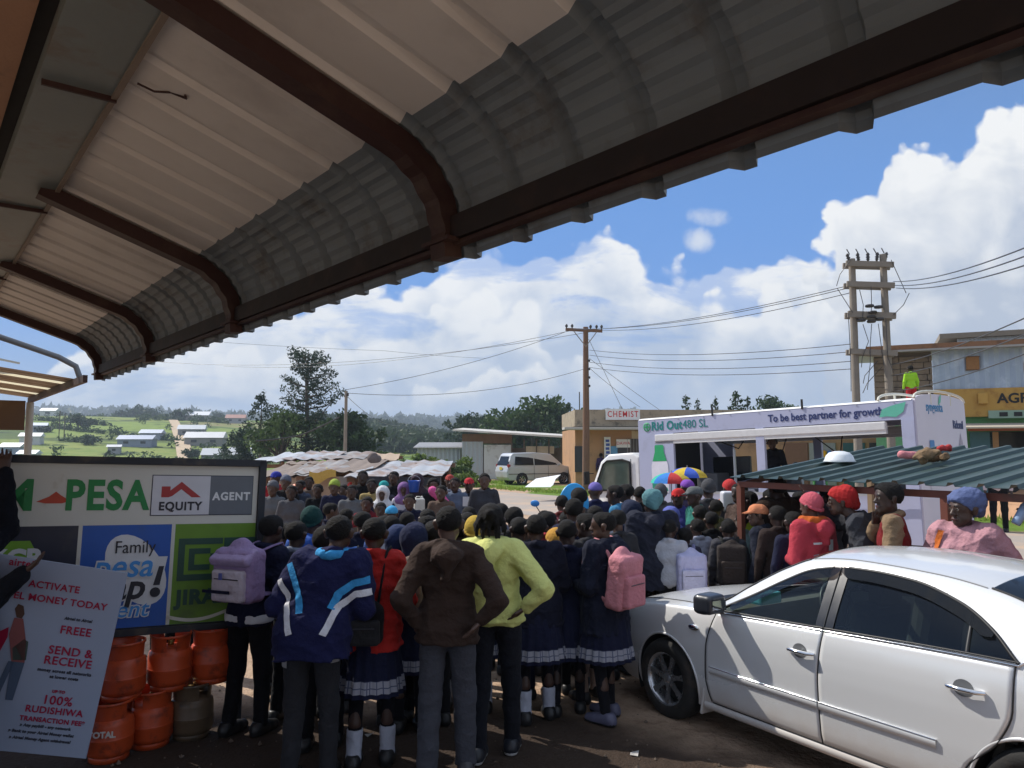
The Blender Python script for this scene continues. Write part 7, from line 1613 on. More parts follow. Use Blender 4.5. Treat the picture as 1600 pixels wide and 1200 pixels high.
def build_poster():
    TR, BR = P(199, 896, 5.02), P(134, 1186, 5.16); BR.z = max(BR.z, .01)
    zax = (TR-BR); H = zax.length; zax.normalize(); lft = P(0, 883, 4.84)-TR; xax = -(lft-zax*lft.dot(zax)).normalized(); W = .86
    O = TR-xax*W                                   # top edge start; local x to the right, z up
    M = frame(O, xax, None, zax)
    r = empty('activation_poster', (0, 0, 0), 0, 'tall white money service poster board tilted and held by its top edge', 'poster'); r.matrix_world = M @ Matrix.Translation((0, 0, -H)); T = Matrix.Translation((0, 0, H))
    m = MB(); m.box((W/2, .01, -H/2), (W, .012, H), T); bd = m.build('board', mat('poster_white', (.40, .46, .60), .35, 0, .03, 2), r)
    red = mat('poster_red', (.42, .012, .06), .5); ink = mat('poster_ink', (.06, .065, .09), .5)
    F = lambda x, z: T @ Matrix.Translation((x, -.0005, -z))
    s = H/1.0
    def tx(b, px, py, size, m_, bold=.004, sx=1.0, shear=0.0):
        u = (px-135)/65; 
        # photo row -> fraction down the board, photo column -> distance from its edge
        f = (py-896)/290; edge = 199-65*f; x = W-(edge-px)/285*1.20; text('lettering', b, size*.86, F(x, f*H+.0), m_, bd, .0012, sx=sx, shear=shear, ext=.001, space=1.07)
    tx('airtel', 52, 904, .075, red, .003, .95); tx('ACTIVATE', 96, 932, .072, red, .003, .98); tx('AIRTEL MONEY TODAY', 88, 952, .072, red, .003, .98)
    tx('Airtel to Airtel', 128, 976, .030, ink, .001, .95, .15); tx('FREEE', 124, 994, .085, red, .004, .92)
    tx('SEND &', 116, 1026, .088, red, .003, .96); tx('RECEIVE', 112, 1042, .088, red, .003, .96); tx('money across all networks', 107, 1057, .033, ink, .001, .95); tx('at lower costs', 106, 1066, .033, ink, .001, .95)
    tx('UP TO', 98, 1088, .030, red, .000, .95); tx('100%', 96, 1102, .095, red, .003, .95); tx('RUDISHIWA', 91, 1118, .072, red, .003, .95); tx('TRANSACTION FEE*', 88, 1133, .050, red, .002, .92)
    tx('» Any paybill - any network', 78, 1143, .030, ink, .001, .95, .15); tx('» Bank to your Airtel Money wallet', 72, 1153, .030, ink, .001, .95, .15); tx('» Airtel Money Agent withdrawal', 70, 1163, .030, ink, .001, .95, .15)
    # printed walking figure, plain
    def q(px, py): f = (py-896)/290; edge = 199-65*f; return (W-(edge-px)/285*1.20, f*H)
    def poly(pts, m_, nm):
        m = MB(); V = [T @ Vector((a, -.001, -b)) for a, b in (q(*p) for p in pts)]; m.add(V, [list(range(len(V)))]); m.build(nm, m_, bd)
    poly([(40, 985), (52, 985), (55, 1020), (52, 1050), (34, 1050), (32, 1010)], mat('print_shirt', (.30, .10, .10), .6), 'printed_shirt'); poly([(34, 1050), (52, 1050), (34, 1108), (24, 1108)], mat('print_jeans', (.10, .14, .22), .6), 'printed_jeans'); poly([(30, 1050), (38, 1050), (14, 1106), (6, 1104)], mat('print_jeans', (.10, .14, .22), .6), 'printed_jeans'); poly([(52, 1015), (58, 1018), (54, 1046), (36, 1048), (36, 1030)], mat('print_basket', (.08, .12, .11), .6), 'printed_basket')
    poly([(43, 984), (41, 972), (46, 964), (53, 966), (54, 978), (50, 985)], mat('print_face', (.10, .05, .035), .6), 'printed_head'); poly([(0, 1020), (32, 1000), (30, 1015), (0, 1075)], mat('poster_red', (.52, .02, .06), .5), 'printed_swash')
    return r, M, H, W
POSTER = build_poster()

# ------------------------------------------------------------------ gas cylinders
def cylinder_proto(col, name='gas_cylinder'):
    r = empty(name, (0, 0, 0)); rad = .150
    steel = mat('cyl_%02x' % int(col[0]*255), col, .42, 0, .14, 6, .05, 40, dirt=(col[0]*.35, col[1]*.5, col[2]*.5+.01), dscale=8, dlo=.50, dhi=.72)
    m = MB(); m.lathe([(0, .03), (rad*.75, .03), (rad*.93, .045), (rad, .075), (rad, .135), (rad*1.012, .14), (rad*1.012, .155), (rad, .16), (rad, .235), (rad*.95, .268), (rad*.75, .292), (rad*.3, .305), (0, .305)], 36); m.build('shell', steel, r); m = MB(); m.lathe([(rad*1.003, .146), (rad*1.022, .15), (rad*1.022, .156), (rad*1.003, .160)], 36); m.build('weld_band', steel, r)
    m = MB(); m.lathe([(rad*.80, .0), (rad*.84, .0), (rad*.84, .045), (rad*.80, .045), (rad*.80, .0)], 30); m.build('foot_ring', steel, r)
    m = MB()
    for a0, a1 in ((.25, 2.85), (3.4, 6.0)):
        n = 18; V = []
        for k in range(n+1):
            a = a0+(a1-a0)*k/n
            for rr, z in ((rad*.82, .275), (rad*.90, .375), (rad*.94, .385), (rad*.90, .375), (rad*.86, .275)): V.append((rr*math.cos(a), rr*math.sin(a), z))
        m.grid([V[i*5:(i+1)*5] for i in range(n+1)], 0, True)
    m.lathe([(rad*.88, .368), (rad*.95, .372), (rad*.95, .388), (rad*.88, .388), (rad*.88, .368)], 30); m.build('collar', steel, r)
    m = MB(); m.lathe([(0, .30), (.022, .30), (.022, .33), (.014, .335), (.014, .36), (0, .36)], 12); m.bar((0, 0, .345), (.04, 0, .345), .02, .02); m.build('valve', mat('brass', (.45, .30, .10), .35, .8), r)
    return r
def build_cylinders():
    org = cylinder_proto((.50, .070, .018)); brn = cylinder_proto((.11, .075, .045)); hgt = .372
    sets = [((172, 1142), 5.42, 0, org, 'orange gas cylinder on the ground touching the poster edge, lettering in white'), ((236, 1115), 5.66, 0, org, 'orange gas cylinder on the ground between lettered and olive brown ones'), ((300, 1107), 5.82, 0, brn, 'olive brown gas cylinder on the ground, the only one not orange'),
            ((192, 1060), 5.50, 1, org, 'orange gas cylinder in the upper row half behind the poster'), ((266, 1045), 5.72, 1, org, 'orange gas cylinder in the upper row, middle of three'), ((331, 1035), 5.90, 1, org, 'orange gas cylinder in the upper row, touching the dark trousers')]
    used = set()
    for i, ((px, py), Y, lev, pr, lb) in enumerate(sets):
        o = pr if id(pr) not in used else copy_tree(pr); used.add(id(pr)); x = PX(px, Y, .2+.37*lev)
        o.location = (x, Y, hgt*lev); o.rotation_euler = (0, 0, 1.3*i); tag(o, lb, 'gas cylinder', 'gas cylinders under the sign board')
    o = [q for q in bpy.data.objects if q.get('label', '').startswith('orange gas cylinder on the ground touching')][0]
    lt = mat('cyl_white_print', (.65, .6, .55), .5); M = Matrix.Rotation(R(8), 4, 'Z') @ Matrix.Translation((0, -.1535, .20))
    t_ = text('lettering', 'TOTAL', .055, M, lt, o, .002)
build_cylinders()

# ------------------------------------------------------------------ motorcycle in the crowd
def build_moto():
    Y = 10.6; r = empty('motorcycle', (PX(858, Y, .8), Y, 0), R(60), 'motorcycle with blue mirrors standing among the crowd', 'motorcycle')
    blk = mat('car_black', (.012, .012, .013), .45); blue = mat('moto_blue', (.03, .22, .60), .35)
    for x in (-.64, .64):
        m = MB(); m.lathe([(.24, -.04), (.29, -.045), (.305, 0), (.29, .045), (.24, .04), (.24, -.04)], 28, 0, Matrix.Translation((x, 0, .305)), axis='Y'); w = m.build('wheel', mat('tyre_rubber', (.018, .017, .016), .85), r); m = MB(); [m.bar((x, 0, .305), (x+.24*math.cos(a), 0, .305+.24*math.sin(a)), .012, .012, up=(0, 1, 0)) for a in np.linspace(0, 6.28, 12)[:-1]]; m.lathe([(0, -.05), (.05, -.05), (.05, .05), (0, .05)], 12, 0, Matrix.Translation((x, 0, .305)), axis='Y'); m.build('rim', mat('chrome', (.75, .76, .78), .12, 1), w)
    S = SDF(); S.cone((.12, 0, .82), (.38, 0, .86), .10, .11, k=.05); S.cone((.05, 0, .78), (.2, 0, .8), .07, .09, k=.05); link('tank', npmesh('tank', *S.mesh(.02)), blue, r)
    S = SDF(); S.box((-.30, 0, .83), (.32, .09, .025), .04); link('seat', npmesh('seat', *S.mesh(.02)), blk, r)
    m = MB(); m.tube([(.64, .07, .3), (.42, .07, .98)], .022, 6); m.tube([(.64, -.07, .3), (.42, -.07, .98)], .022, 6); m.tube([(.4, 0, .85), (.2, 0, .4), (-.2, 0, .4), (-.64, .08, .3)], .025, 6); m.box((.1, 0, .45), (.35, .22, .3), bev=.05); m.build('frame', blk, r)
    m = MB(); m.tube([(.30, -.40, 1.06), (.40, -.2, 1.08), (.42, 0, 1.02), (.40, .2, 1.08), (.30, .40, 1.06)], .014, 6); m.build('handlebar', blk, r)
    for s in (-1, 1):
        m = MB(); m.tube([(.38, s*.28, 1.08), (.36, s*.34, 1.20), (.34, s*.38, 1.27)], .007, 6); mm = m.build('mirror_stalk', blk, r); S = SDF(); S.ell((.34, s*.40, 1.31), (.02, .075, .05)); link('mirror', npmesh('mirror', *S.mesh(.01)), blue, mm)
    m = MB(); m.lathe([(0, .0), (.08, .0), (.085, -.06), (.04, -.1), (0, -.1)], 16, 0, Matrix.Translation((.55, 0, .92)), axis='X'); m.build('headlamp', mat('lamp_clear', (.6, .62, .65), .1), r)
build_moto()
# ------------------------------------------------------------------ the crowd
NAVY = (.012, .014, .035); BLACK = (.010, .010, .012); CHAR = (.028, .028, .032); GREYJ = (.12, .125, .135); WHITE = (.62, .62, .64); RED = (.38, .022, .018); BLUE = (.035, .10, .38); BROWN = (.042, .026, .020); TAN = (.30, .21, .13)
GN, GF, GM = 'people in the near rows of the crowd', 'people across the ring facing the shop', 'people in the middle of the crowd'
def near_row():
    # boy with the lavender pack
    r, f = person(394, 800, 5.86, -22, 'boy in black trousers with a lavender backpack beside the sign board', NAVY, BLACK, 'short', pose='front', lean=.10, side=.20, group=GN, seed=1, hood=False, hem=.84, o=.030)
    b = backpack(r, f, (.30, .22, .38), (.52, .46, .52), 'lavender and white school backpack on the boy beside the sign', (.37, .20, .40), 1.26, flap=(.36, .28, .45), strapcol=(.25, .18, .34))
    m = MB(); c = f.J((0, 0, 1.18)); m.box((.0, c[1]-.40, 1.145), (.25, .012, .022)); m.build('pocket_stripe', cloth(NAVY), b); m = MB(); m.box((.04, c[1]-.402, 1.26), (.03, .008, .05), bev=.004); m.build('pocket_badge', cloth((.10, .12, .35)), b)
    S = SDF(); S.cone((-.05, 0, .90), (.05, 0, .90), .155, .155, 1.1, k=.02); S.cut((0, 0, .93), (0, 0, 1)); S.cut((0, 0, .86), (0, 0, -1)); link('shirt_tail', npmesh('shirt_tail', *S.mesh(.011, (.004, 2, 40))), cloth(WHITE), r)
    person(487, 790, 6.55, -8, 'person in a dark teal knitted hat and bright blue jacket', BLUE, BLACK, 'beanie', (.012, .045, .042), group=GN, seed=2, hood=True, o=.034)
    person(462, 815, 6.15, -15, 'short haired child between the lavender backpack and the teal hat', (.18, .20, .26), BLACK, 'short', group=GN, seed=3, o=.03)
    person(509, 821, 5.62, 4, 'small child with thick hair just behind the navy tracksuit shoulder', NAVY, BLACK, 'thick', group=GN, seed=4, o=.03)
    # navy tracksuit with white and blue chevrons
    r, f = person(492, 800, 5.02, -4, 'big boy in a navy tracksuit jacket with white and sky blue chevrons', (.014, .016, .060), (.030, .030, .034), 'short', pose='front', lean=.14, side=.20, wide=1.1, o=.055, group=GN, seed=5, hem=.80, fold=.010, flare=.02, arms=(((.29, .02, 1.10), (.10, .22, 1.02)), ((.29, .02, 1.10), (.10, .22, 1.02))))
    bright = cloth((.05, .30, .62)); wht = cloth((.66, .66, .70))
    jac = [c for c in r.children if c.name.startswith('jacket')][0]
    chevron = lambda nm, pts, wd, mt: lay_strip(jac, pts, wd, mt, nm)
    for s in (1, -1):
        chevron('white_stripe', [(.39, 1.20), (.29, 1.19), (.19, 1.12), (.12, .96)] if s > 0 else [(-.26, 1.33), (-.16, 1.18), (-.13, 1.08), (-.09, .96)], .042, wht)
        chevron('blue_stripe', [(.365, 1.275), (.28, 1.26), (.19, 1.20), (.15, 1.11)] if s > 0 else [(-.17, 1.40), (-.10, 1.27), (-.06, 1.18), (-.045, 1.08)], .046, bright)
    S = SDF(); [S.cone(f.J((.085*math.sin(t), -.01+.08*math.cos(t), 1.455)), f.J((.085*math.sin(t+.6), -.01+.08*math.cos(t+.6), 1.455)), .030, .030, k=.02) for t in np.arange(0, 6.2, .6)]; link('collar', npmesh('collar', *S.mesh(.011, (.004, 1, 40))), bright, r)
    tr_ = [c for c in r.children if c.name.startswith('trousers')][0]
    for s in (1, -1): lay_strip(tr_, [(s*.155, .83), (s*.168, .50), (s*.158, .12)], .05, cloth((.34, .33, .34)), 'leg_stripe', -1, .004)
    # red jacket
    r, f = person(585, 808, 5.30, 2, 'schoolgirl in a red jacket with plaid hemmed skirt and white ankle socks', RED, NAVY, 'short', legs='skirt', pose='front', group=GN, seed=6, o=.042, hem=.80, socks=(.42, .44, .52), girl=True, fold=.009, hood=False)
    backpack(r, f, BLACK, (.02, .02, .022), 'small black bag slung low beside the red jacket', (.24, .12, .26), 1.00, dx=-.02)
    # hooded pair behind red
    r, f = person(622, 822, 6.1, 6, 'person in a dark blue raised hood just past the red jacket', (.020, .032, .085), BLACK, 'hood', (.020, .032, .085), group=GN, seed=7, o=.036)
    r, f = person(648, 818, 5.95, -4, 'schoolgirl in a navy raised hood wearing a tan backpack', (.016, .020, .050), NAVY, 'hood', (.016, .020, .050), legs='skirt', group=GN, seed=8, o=.034, girl=True, plaid=True)
    backpack(r, f, (.17, .125, .10), (.14, .10, .085), 'tan school backpack between the red jacket and brown hoodie', (.31, .17, .40), 1.22, strapcol=(.1, .08, .07))
    person(668, 806, 6.6, -10, 'child with cropped hair glimpsed beside the brown hoodie shoulder', (.10, .12, .20), BLACK, 'short', group=GN, seed=9, hyaw=-.3)
    # brown hoodie
    r, f = person(701, 790, 5.12, 0, 'young man in a dark brown hoodie with both hands on his hips', BROWN, (.060, .062, .075), 'short', pose='akimbo', hood=True, group=GN, seed=10, o=.036, hem=.84, fold=.008, loose=.012, arms=(((.33, -.17, 1.13), (.225, -.165, 1.01)), ((.29, -.13, 1.13), (.20, -.05, .97))), hyaw=.1, res=.008, feet=.12, shoes=(.04, .04, .045))
    # yellow hoodie
    r, f = person(775, 784, 5.45, -10, 'person with long dark locks in a pale yellow hoodie, hands on hips', (.60, .62, .21), (.012, .013, .018), 'locks', pose='akimbo', hood=True, group=GN, seed=11, o=.040, hem=.90, fold=.008, arms=(((.37, -.12, 1.15), (.235, -.10, 1.03)), ((.34, -.06, 1.13), (.21, .05, .98))), hyaw=.15, res=.008, side=-.06, shoes=(.012, .014, .02), sole=True, tone=0, feet=.10, step=.10)
    # schoolgirls between and beyond
    person(742, 806, 6.3, 5, 'schoolgirl half hidden between brown hoodie and yellow hoodie', NAVY, NAVY, 'beanie', (.45, .30, .05), legs='skirt', group=GN, seed=12, socks=(.42, .44, .52), girl=True, o=.032)
    person(718, 812, 6.45, -6, 'schoolgirl in white ankle socks standing directly beyond the brown hoodie', NAVY, NAVY, 'short', legs='skirt', group=GN, seed=13, socks=(.42, .44, .52), girl=True, o=.032)
    person(838, 804, 6.15, 8, 'schoolgirl in a navy coat and plaid hem right of the yellow hoodie elbow', (.011, .012, .024), NAVY, 'short', legs='skirt', pose='front', group=GN, seed=14, socks=(.42, .44, .52), girl=True, o=.045, hem=.78, wide=1.1)
    person(868, 826, 6.75, 10, 'child in an orange knitted hat behind the navy coated schoolgirls', NAVY, BLACK, 'beanie', (.50, .26, .05), group=GN, seed=15, o=.03, hyaw=.4)
    r, f = person(897, 778, 6.95, -6, 'tall schoolgirl with cropped hair and navy sweater past the orange hat', (.014, .016, .040), NAVY, 'short', legs='skirt', pose='fold', group=GN, seed=16, girl=True, o=.034, hem=.80, socks=(.30, .22, .18))
    person(917, 802, 6.65, 30, 'schoolgirl in a charcoal cardigan tucked behind the pink backpack girl', CHAR, NAVY, 'short', legs='skirt', group=GN, seed=17, girl=True, o=.03, hyaw=.5, socks=(.35, .25, .20))
    # girl with the pink bag, in profile
    r, f = person(944, 800, 6.15, 50, 'schoolgirl in profile in a long dark coat carrying a pink backpack', (.011, .013, .026), NAVY, 'short', legs='skirt', pose='front', group=GN, seed=18, girl=True, o=.055, hem=.72, hyaw=.55, wide=1.12, fold=.010, hood=True, shoes=(.10, .10, .16), tone=2)
    backpack(r, f, (.55, .22, .25), (.52, .20, .23), 'faded pink backpack hanging off the dark coated schoolgirl', (.33, .17, .44), 1.16, strapcol=(.45, .18, .2), dx=-.05, tilt=.12)
    S = SDF(); c = f.J((0, .10, 1.30)); S.cone(c+[-.05, 0, .1], c+[.05, 0, -.2], .07, .07, k=.04); link('grey_inner_top', npmesh('grey_inner_top', *S.mesh(.011, (.006, 4, 40))), cloth((.25, .26, .29)), r)
    # woman in the striped wrap and big jacket
    person(1018, 763, 8.05, 6, 'woman in a teal striped head wrap and bulky dark navy jacket', (.020, .022, .036), BLACK, 'wrap', (.10, .22, .24), pose='front', group=GN, seed=19, o=.075, hem=.70, wide=1.25, hood=True, fold=.012, girl=True)
    r, f = person(1070, 826, 8.0, 4, 'small child mostly hidden behind a pale lavender backpack', (.03, .03, .05), BLACK, 'short', group=GN, seed=20, o=.03)
    backpack(r, f, (.46, .46, .66), (.50, .50, .66), 'pale lavender school backpack next to the car bonnet', (.40, .22, .52), 1.14, strapcol=(.2, .2, .35))
    person(1090, 812, 8.5, 15, 'boy with a round cropped head behind the pale lavender backpack', (.30, .32, .40), BLACK, 'short', group=GN, seed=21, o=.03)
    r, f = person(1138, 813, 8.1, -8, 'boy wearing a dark brown backpack close to the car bonnet', (.05, .05, .06), BLACK, 'short', group=GN, seed=22, o=.03)
    backpack(r, f, (.035, .028, .026), (.045, .035, .030), 'dark brown school backpack with red piping beside the lavender one', (.36, .20, .50), 1.16, strapcol=(.03, .03, .03))
    person(1190, 786, 7.95, 55, 'person in an orange peaked cap and dark navy jacket', (.014, .017, .030), BLACK, 'cap', (.58, .22, .11), pose='down', group=GN, seed=23, o=.045, hyaw=.5, stoop=.05, hem=.8)
    r, f = person(1168, 766, 8.6, 40, 'woman with long brown braids in a lime safety vest', (.10, .075, .065), BLACK, 'braids', (.10, .05, .03), pose='front', group=GN, seed=24, vest=(.45, .62, .06), girl=True, hyaw=.6)
    person(1226, 744, 8.15, 20, 'large person in a dark brown coat under the green roof corner', (.030, .018, .013), BLACK, 'short', pose='raised', group=GN, seed=25, o=.06, hem=.7, wide=1.3, stoop=.15)
    r, f = person(1268, 768, 7.25, 28, 'person in a pinkish red jacket with a red and white knitted hat', (.42, .045, .065), BLACK, 'beanie', (.50, .10, .13), pose='front', group=GN, seed=26, o=.05, hem=.8, hyaw=.15, wide=1.08, hood=True)
    jk = [c for c in r.children if c.name.startswith('jacket')][0]; lay_strip(jk, [(.05, 1.24), (.14, 1.235)], .10, cloth(WHITE), 'white_patch', -1, .004); lay_strip(jk, [(-.13, 1.26), (-.04, 1.262)], .018, cloth(WHITE), 'reflective_tab', -1, .004); lay_strip(jk, [(-.10, 1.16), (-.06, 1.0), (-.05, .84)], .05, cloth((.3, .33, .4)), 'grey_panel', -1, .004)
    S = SDF(); [S.cone(f.J((.10*math.sin(t), -.01+.09*math.cos(t), 1.46)), f.J((.10*math.sin(t+.6), -.01+.09*math.cos(t+.6), 1.46)), .04, .04, k=.03) for t in np.arange(0, 6.2, .6)]; link('orange_scarf', npmesh('orange_scarf', *S.mesh(.011, (.006, 1, 40))), cloth((.45, .10, .02)), r)
    person(1364, 752, 7.0, 62, 'stooping man in a red soft hat and dark grey jacket', (.040, .042, .050), BLACK, 'wrap', (.40, .025, .025), pose='raised', group=GN, seed=27, o=.05, hem=.8, hyaw=.25, lean=.22, res=.0068, stoop=.16, hood=True, wide=1.1, fold=.01)
    person(1396, 752, 6.62, 66, 'man in a maroon vest over a tan sweater, hand raised to his chin', (.22, .15, .09), BLACK, 'thick', pose='chin', group=GN, seed=28, vest=(.16, .012, .014), o=.034, hyaw=.45, lean=.05, tone=1, arms=(((.21, .20, 1.14), (.05, .13, 1.36)), ((.235, .03, 1.12), (.12, .18, 1.1))), res=.0068)
    r, f = person(1506, 764, 6.15, 128, 'woman in a pink hoodie and blue patterned satin bonnet looking sideways', (.46, .24, .27), BLACK, 'wrap', (.10, .13, .26), pose='pocket', group=GN, seed=29, o=.050, hood=True, girl=True, wide=1.22, hyaw=-.42, tone=0, res=.0068, big_head=1.12, arms=(((.33, -.10, 1.13), (.22, -.12, .95)), ((.33, -.10, 1.13), (.22, -.12, .95))), fold=.007)
    jk = [c for c in r.children if c.name.startswith('jacket')][0]; lay_strip(jk, [(.14, 1.42), (.17, 1.30), (.18, 1.12)], .045, cloth((.55, .14, .03)), 'orange_strap', 1, .012)
    r, f = person(1668, 782, 6.0, 85, 'person cut off by the picture edge lifting a bottle to drink', (.40, .03, .05), BLACK, 'short', pose='raised', group=GN, seed=30, o=.036, hpitch=.3, arms=(((.235, .03, 1.12), (.2, .1, .9)), ((.22, .20, 1.38), (.03, .27, 1.55))))
    bt = f.arm[1][2]; g = empty('drink_bottle', r.location, r.rotation_euler.z, 'blue capped water bottle held by the drinking person', 'bottle', None, r.scale[0]); m = MB(); M_ = Matrix.Translation(Vector(bt)+Vector((.0, .09, .06))) @ Matrix.Rotation(R(30), 4, 'X'); m.lathe([(0, -.10), (.032, -.10), (.034, -.08), (.034, .06), (.014, .10), (.014, .125), (0, .125)], 16, 0, M_); m.build('bottle', mat('bottle_blue', (.30, .42, .62), .15, 0, .1, 10), g); m = MB(); m.lathe([(0, .125), (.017, .125), (.017, .15), (0, .15)], 12, 0, M_); m.build('bottle_cap', mat('cap_blue', (.03, .1, .5), .4), g)
    # the man holding the poster, mostly outside the picture
    px, Y, yw = -46, 4.80, -58; loc_ = lambda w: (Rz(-R(yw)) @ (np.array(w)-[PX(px, Y), Y, 0]))/1.008
    a1, a2 = loc_(P(36, 896, 4.70)), loc_(P(8, 738, 5.16)); fl = lambda v: (-v[0], v[1], v[2])
    r, f = person(px, 742, Y, yw, 'person in a dark jacket at the picture edge steadying the sign and the poster', (.012, .013, .018), BLACK, 'short', pose='front', group=GN, seed=31, o=.045, X=PX(px, Y), height=1.72, res=.0075, arms=(((.25, .12, 1.20), tuple(a1)), ((.30, .16, 1.55), fl(a2))))
near_row()
def near_arms():
    pass

# behind the sign
person(232, 760, 7.2, 20, 'person in a camouflage skirt seen only below the sign board', (.12, .08, .05), (.17, .12, .08), 'short', legs='skirt', plaid=False, group=GM, seed=40, height=1.6)
person(290, 760, 7.6, -30, 'dark trousered person seen only below the sign board', (.05, .05, .06), BLACK, 'short', group=GM, seed=41, height=1.62, shoes=(.10, .05, .035))

def crowd():
    L = lambda *a, **k: person(*a, hi=False, **k)
    gs = dict(group=GF)
    # facing us across the ring
    L(432, 735, 13.4, 172, 'person in a royal blue cap and red scarf by the sign corner', (.30, .02, .03), BLACK, 'cap', (.03, .04, .28), seed=1, **gs)
    L(447, 741, 13.0, 176, 'person in a grey knitted hat and black jacket behind grey jumper boys', BLACK, BLACK, 'beanie', (.12, .13, .17), seed=2, **gs)
    L(427, 750, 12.0, 175, 'schoolboy with grey knitted hat and pale grey jumper, nearest the sign corner', GREYJ, CHAR, 'beanie', (.10, .10, .115), seed=1, inner=WHITE, **gs)
    L(456, 758, 11.6, 182, 'schoolboy in a grey jumper with darker sleeves', (.085, .085, .095), CHAR, 'short', seed=0, **gs)
    L(470, 750, 13.2, 165, 'dark haired person peering between grey jumper boys', (.05, .06, .09), BLACK, 'short', seed=2, **gs)
    L(483, 744, 13.6, 190, 'person in a brown top with head lowered under the sacking', (.14, .10, .08), BLACK, 'short', seed=1, **gs)
    L(497, 756, 12.4, 178, 'schoolchild in black sweater between grey jumper and lime hat', BLACK, BLACK, 'short', seed=0, **gs)
    L(523, 748, 12.2, 180, 'person in a lime green knitted hat and navy jacket', (.016, .018, .045), BLACK, 'beanie', (.28, .36, .06), seed=1, **gs)
    L(537, 757, 12.8, 170, 'schoolchild in brown jumper right behind lime hat', (.15, .11, .09), BLACK, 'short', seed=2, **gs)
    L(550, 757, 11.6, 184, 'bald schoolboy in a light grey jumper with a badge', GREYJ, CHAR, 'short', seed=1, **gs)
    L(567, 735, 13.2, 188, 'tall dark man in black standing under the wide stall', BLACK, BLACK, 'short', seed=0, tone=1, **gs)
    L(582, 748, 12.6, 176, 'person in a mustard top beside the tall dark man', (.32, .24, .10), BLACK, 'short', seed=2, **gs)
    L(598, 759, 11.4, 182, 'schoolgirl in a navy blazer and white headscarf', (.013, .015, .035), NAVY, 'scarf', (.60, .60, .62), seed=1, girl=True, **gs)
    L(600, 750, 13.0, 178, 'person in a turquoise cap behind the white headscarf', (.05, .05, .07), BLACK, 'cap', (.03, .32, .32), seed=0, **gs)
    L(616, 736, 13.6, 168, 'person in black, tallest against the pale stall screen', BLACK, BLACK, 'short', seed=1, **gs)
    L(631, 753, 12.4, 186, 'woman in a purple headscarf and white blouse', (.50, .48, .55), BLACK, 'scarf', (.22, .12, .28), seed=2, girl=True, **gs)
    r, _ = L(652, 739, 12.6, 178, 'woman in dark shawl carrying jerrycans before the stall', (.05, .04, .05), BLACK, 'scarf', (.06, .04, .05), seed=0, girl=True, pose='carry', **gs)
    L(677, 746, 12.2, 190, 'woman in black with a bright pink cloth over her arm', BLACK, BLACK, 'thick', seed=1, girl=True, pose='carry', **gs)
    L(703, 740, 13.6, 182, 'man in a faded red cap near the stall end', (.22, .23, .28), BLACK, 'cap', (.36, .06, .05), seed=2, **gs)
    L(711, 746, 12.4, 174, 'man in a grey blue sweatshirt near the stall end', (.12, .15, .22), BLACK, 'short', seed=0, **gs)
    L(733, 745, 12.6, 180, 'man in a bright red cap and navy jacket reading a white paper', (.013, .014, .03), BLACK, 'cap', (.45, .03, .04), seed=1, pose='carry', **gs)
    L(757, 739, 12.0, 184, 'tall man in a charcoal jacket last in the ring before the road', (.045, .046, .055), BLACK, 'short', seed=2, **gs)
    L(690, 758, 11.2, 170, 'child in a brown jumper in front of the grey blue sweatshirt', (.12, .08, .06), BLACK, 'short', seed=0, **gs)
    L(640, 772, 10.6, 182, 'small schoolchild below the woman with jerrycans', NAVY, BLACK, 'short', seed=1, **gs)
    L(574, 776, 10.4, 176, 'small child in a maroon sweater below the tall dark man', (.14, .012, .02), BLACK, 'short', seed=2, **gs)
    L(612, 790, 9.6, 2, 'child in a light blue peaked cap seen from behind', (.10, .14, .25), BLACK, 'cap', (.06, .34, .62), seed=0, group=GM)
    L(595, 785, 10.0, 186, 'child in a bright red sweater in the ring', (.48, .02, .03), BLACK, 'short', seed=1, **gs)
    L(516, 786, 9.2, -60, 'boy in profile with one cheek lit behind the teal hat', NAVY, BLACK, 'short', seed=2, group=GM)
    L(541, 795, 8.8, -5, 'child in brown watching past the tracksuit head', (.10, .07, .05), BLACK, 'short', seed=0, group=GM)
    # middle rows seen from behind, towards the truck
    L(783, 786, 7.6, 0, 'round dark head peeping over the yellow hoodie shoulder', (.30, .33, .42), BLACK, 'short', seed=1, group=GM)
    L(803, 792, 7.4, -10, 'small dark head just beyond the yellow hood', CHAR, BLACK, 'thick', seed=2, group=GM)
    L(760, 800, 7.9, 10, 'woman in a yellow and orange knitted hat with pink collar', (.42, .12, .2), BLACK, 'beanie', (.55, .30, .04), seed=0, group=GM)
    L(826, 812, 7.3, 5, 'grey haired head in front of the blue round board', CHAR, BLACK, 'short', seed=0, group=GM)
    L(866, 808, 8.2, -15, 'child in a maroon cap low in the middle crowd', (.12, .02, .03), BLACK, 'cap', (.16, .03, .04), seed=1, group=GM)
    L(905, 762, 9.2, 15, 'man with dark curly hair in front of the purple cap', (.04, .04, .05), BLACK, 'thick', seed=2, group=GM)
    L(930, 752, 10.2, 8, 'person in a purple and white cap and navy coat by the road', (.02, .022, .06), BLACK, 'cap', (.16, .13, .38), seed=0, group=GM)
    L(878, 774, 9.8, -8, 'bare headed man in dark red near the blue round board', (.13, .03, .03), BLACK, 'short', seed=1, group=GM)
    L(962, 758, 9.4, 75, 'man in profile wearing a bright blue checked shirt', (.05, .20, .36), BLACK, 'short', seed=2, group=GM)
    L(979, 756, 9.6, 60, 'second man in profile close to the truck cab', (.10, .12, .16), BLACK, 'short', seed=1, group=GM)
    L(986, 782, 8.4, 12, 'person in a navy raised hood before the teal head wrap', (.018, .024, .05), BLACK, 'hood', (.018, .024, .05), seed=0, group=GM)
    L(1000, 760, 10.4, -8, 'person in black between truck cab and teal wrap', BLACK, BLACK, 'short', seed=2, group=GM)
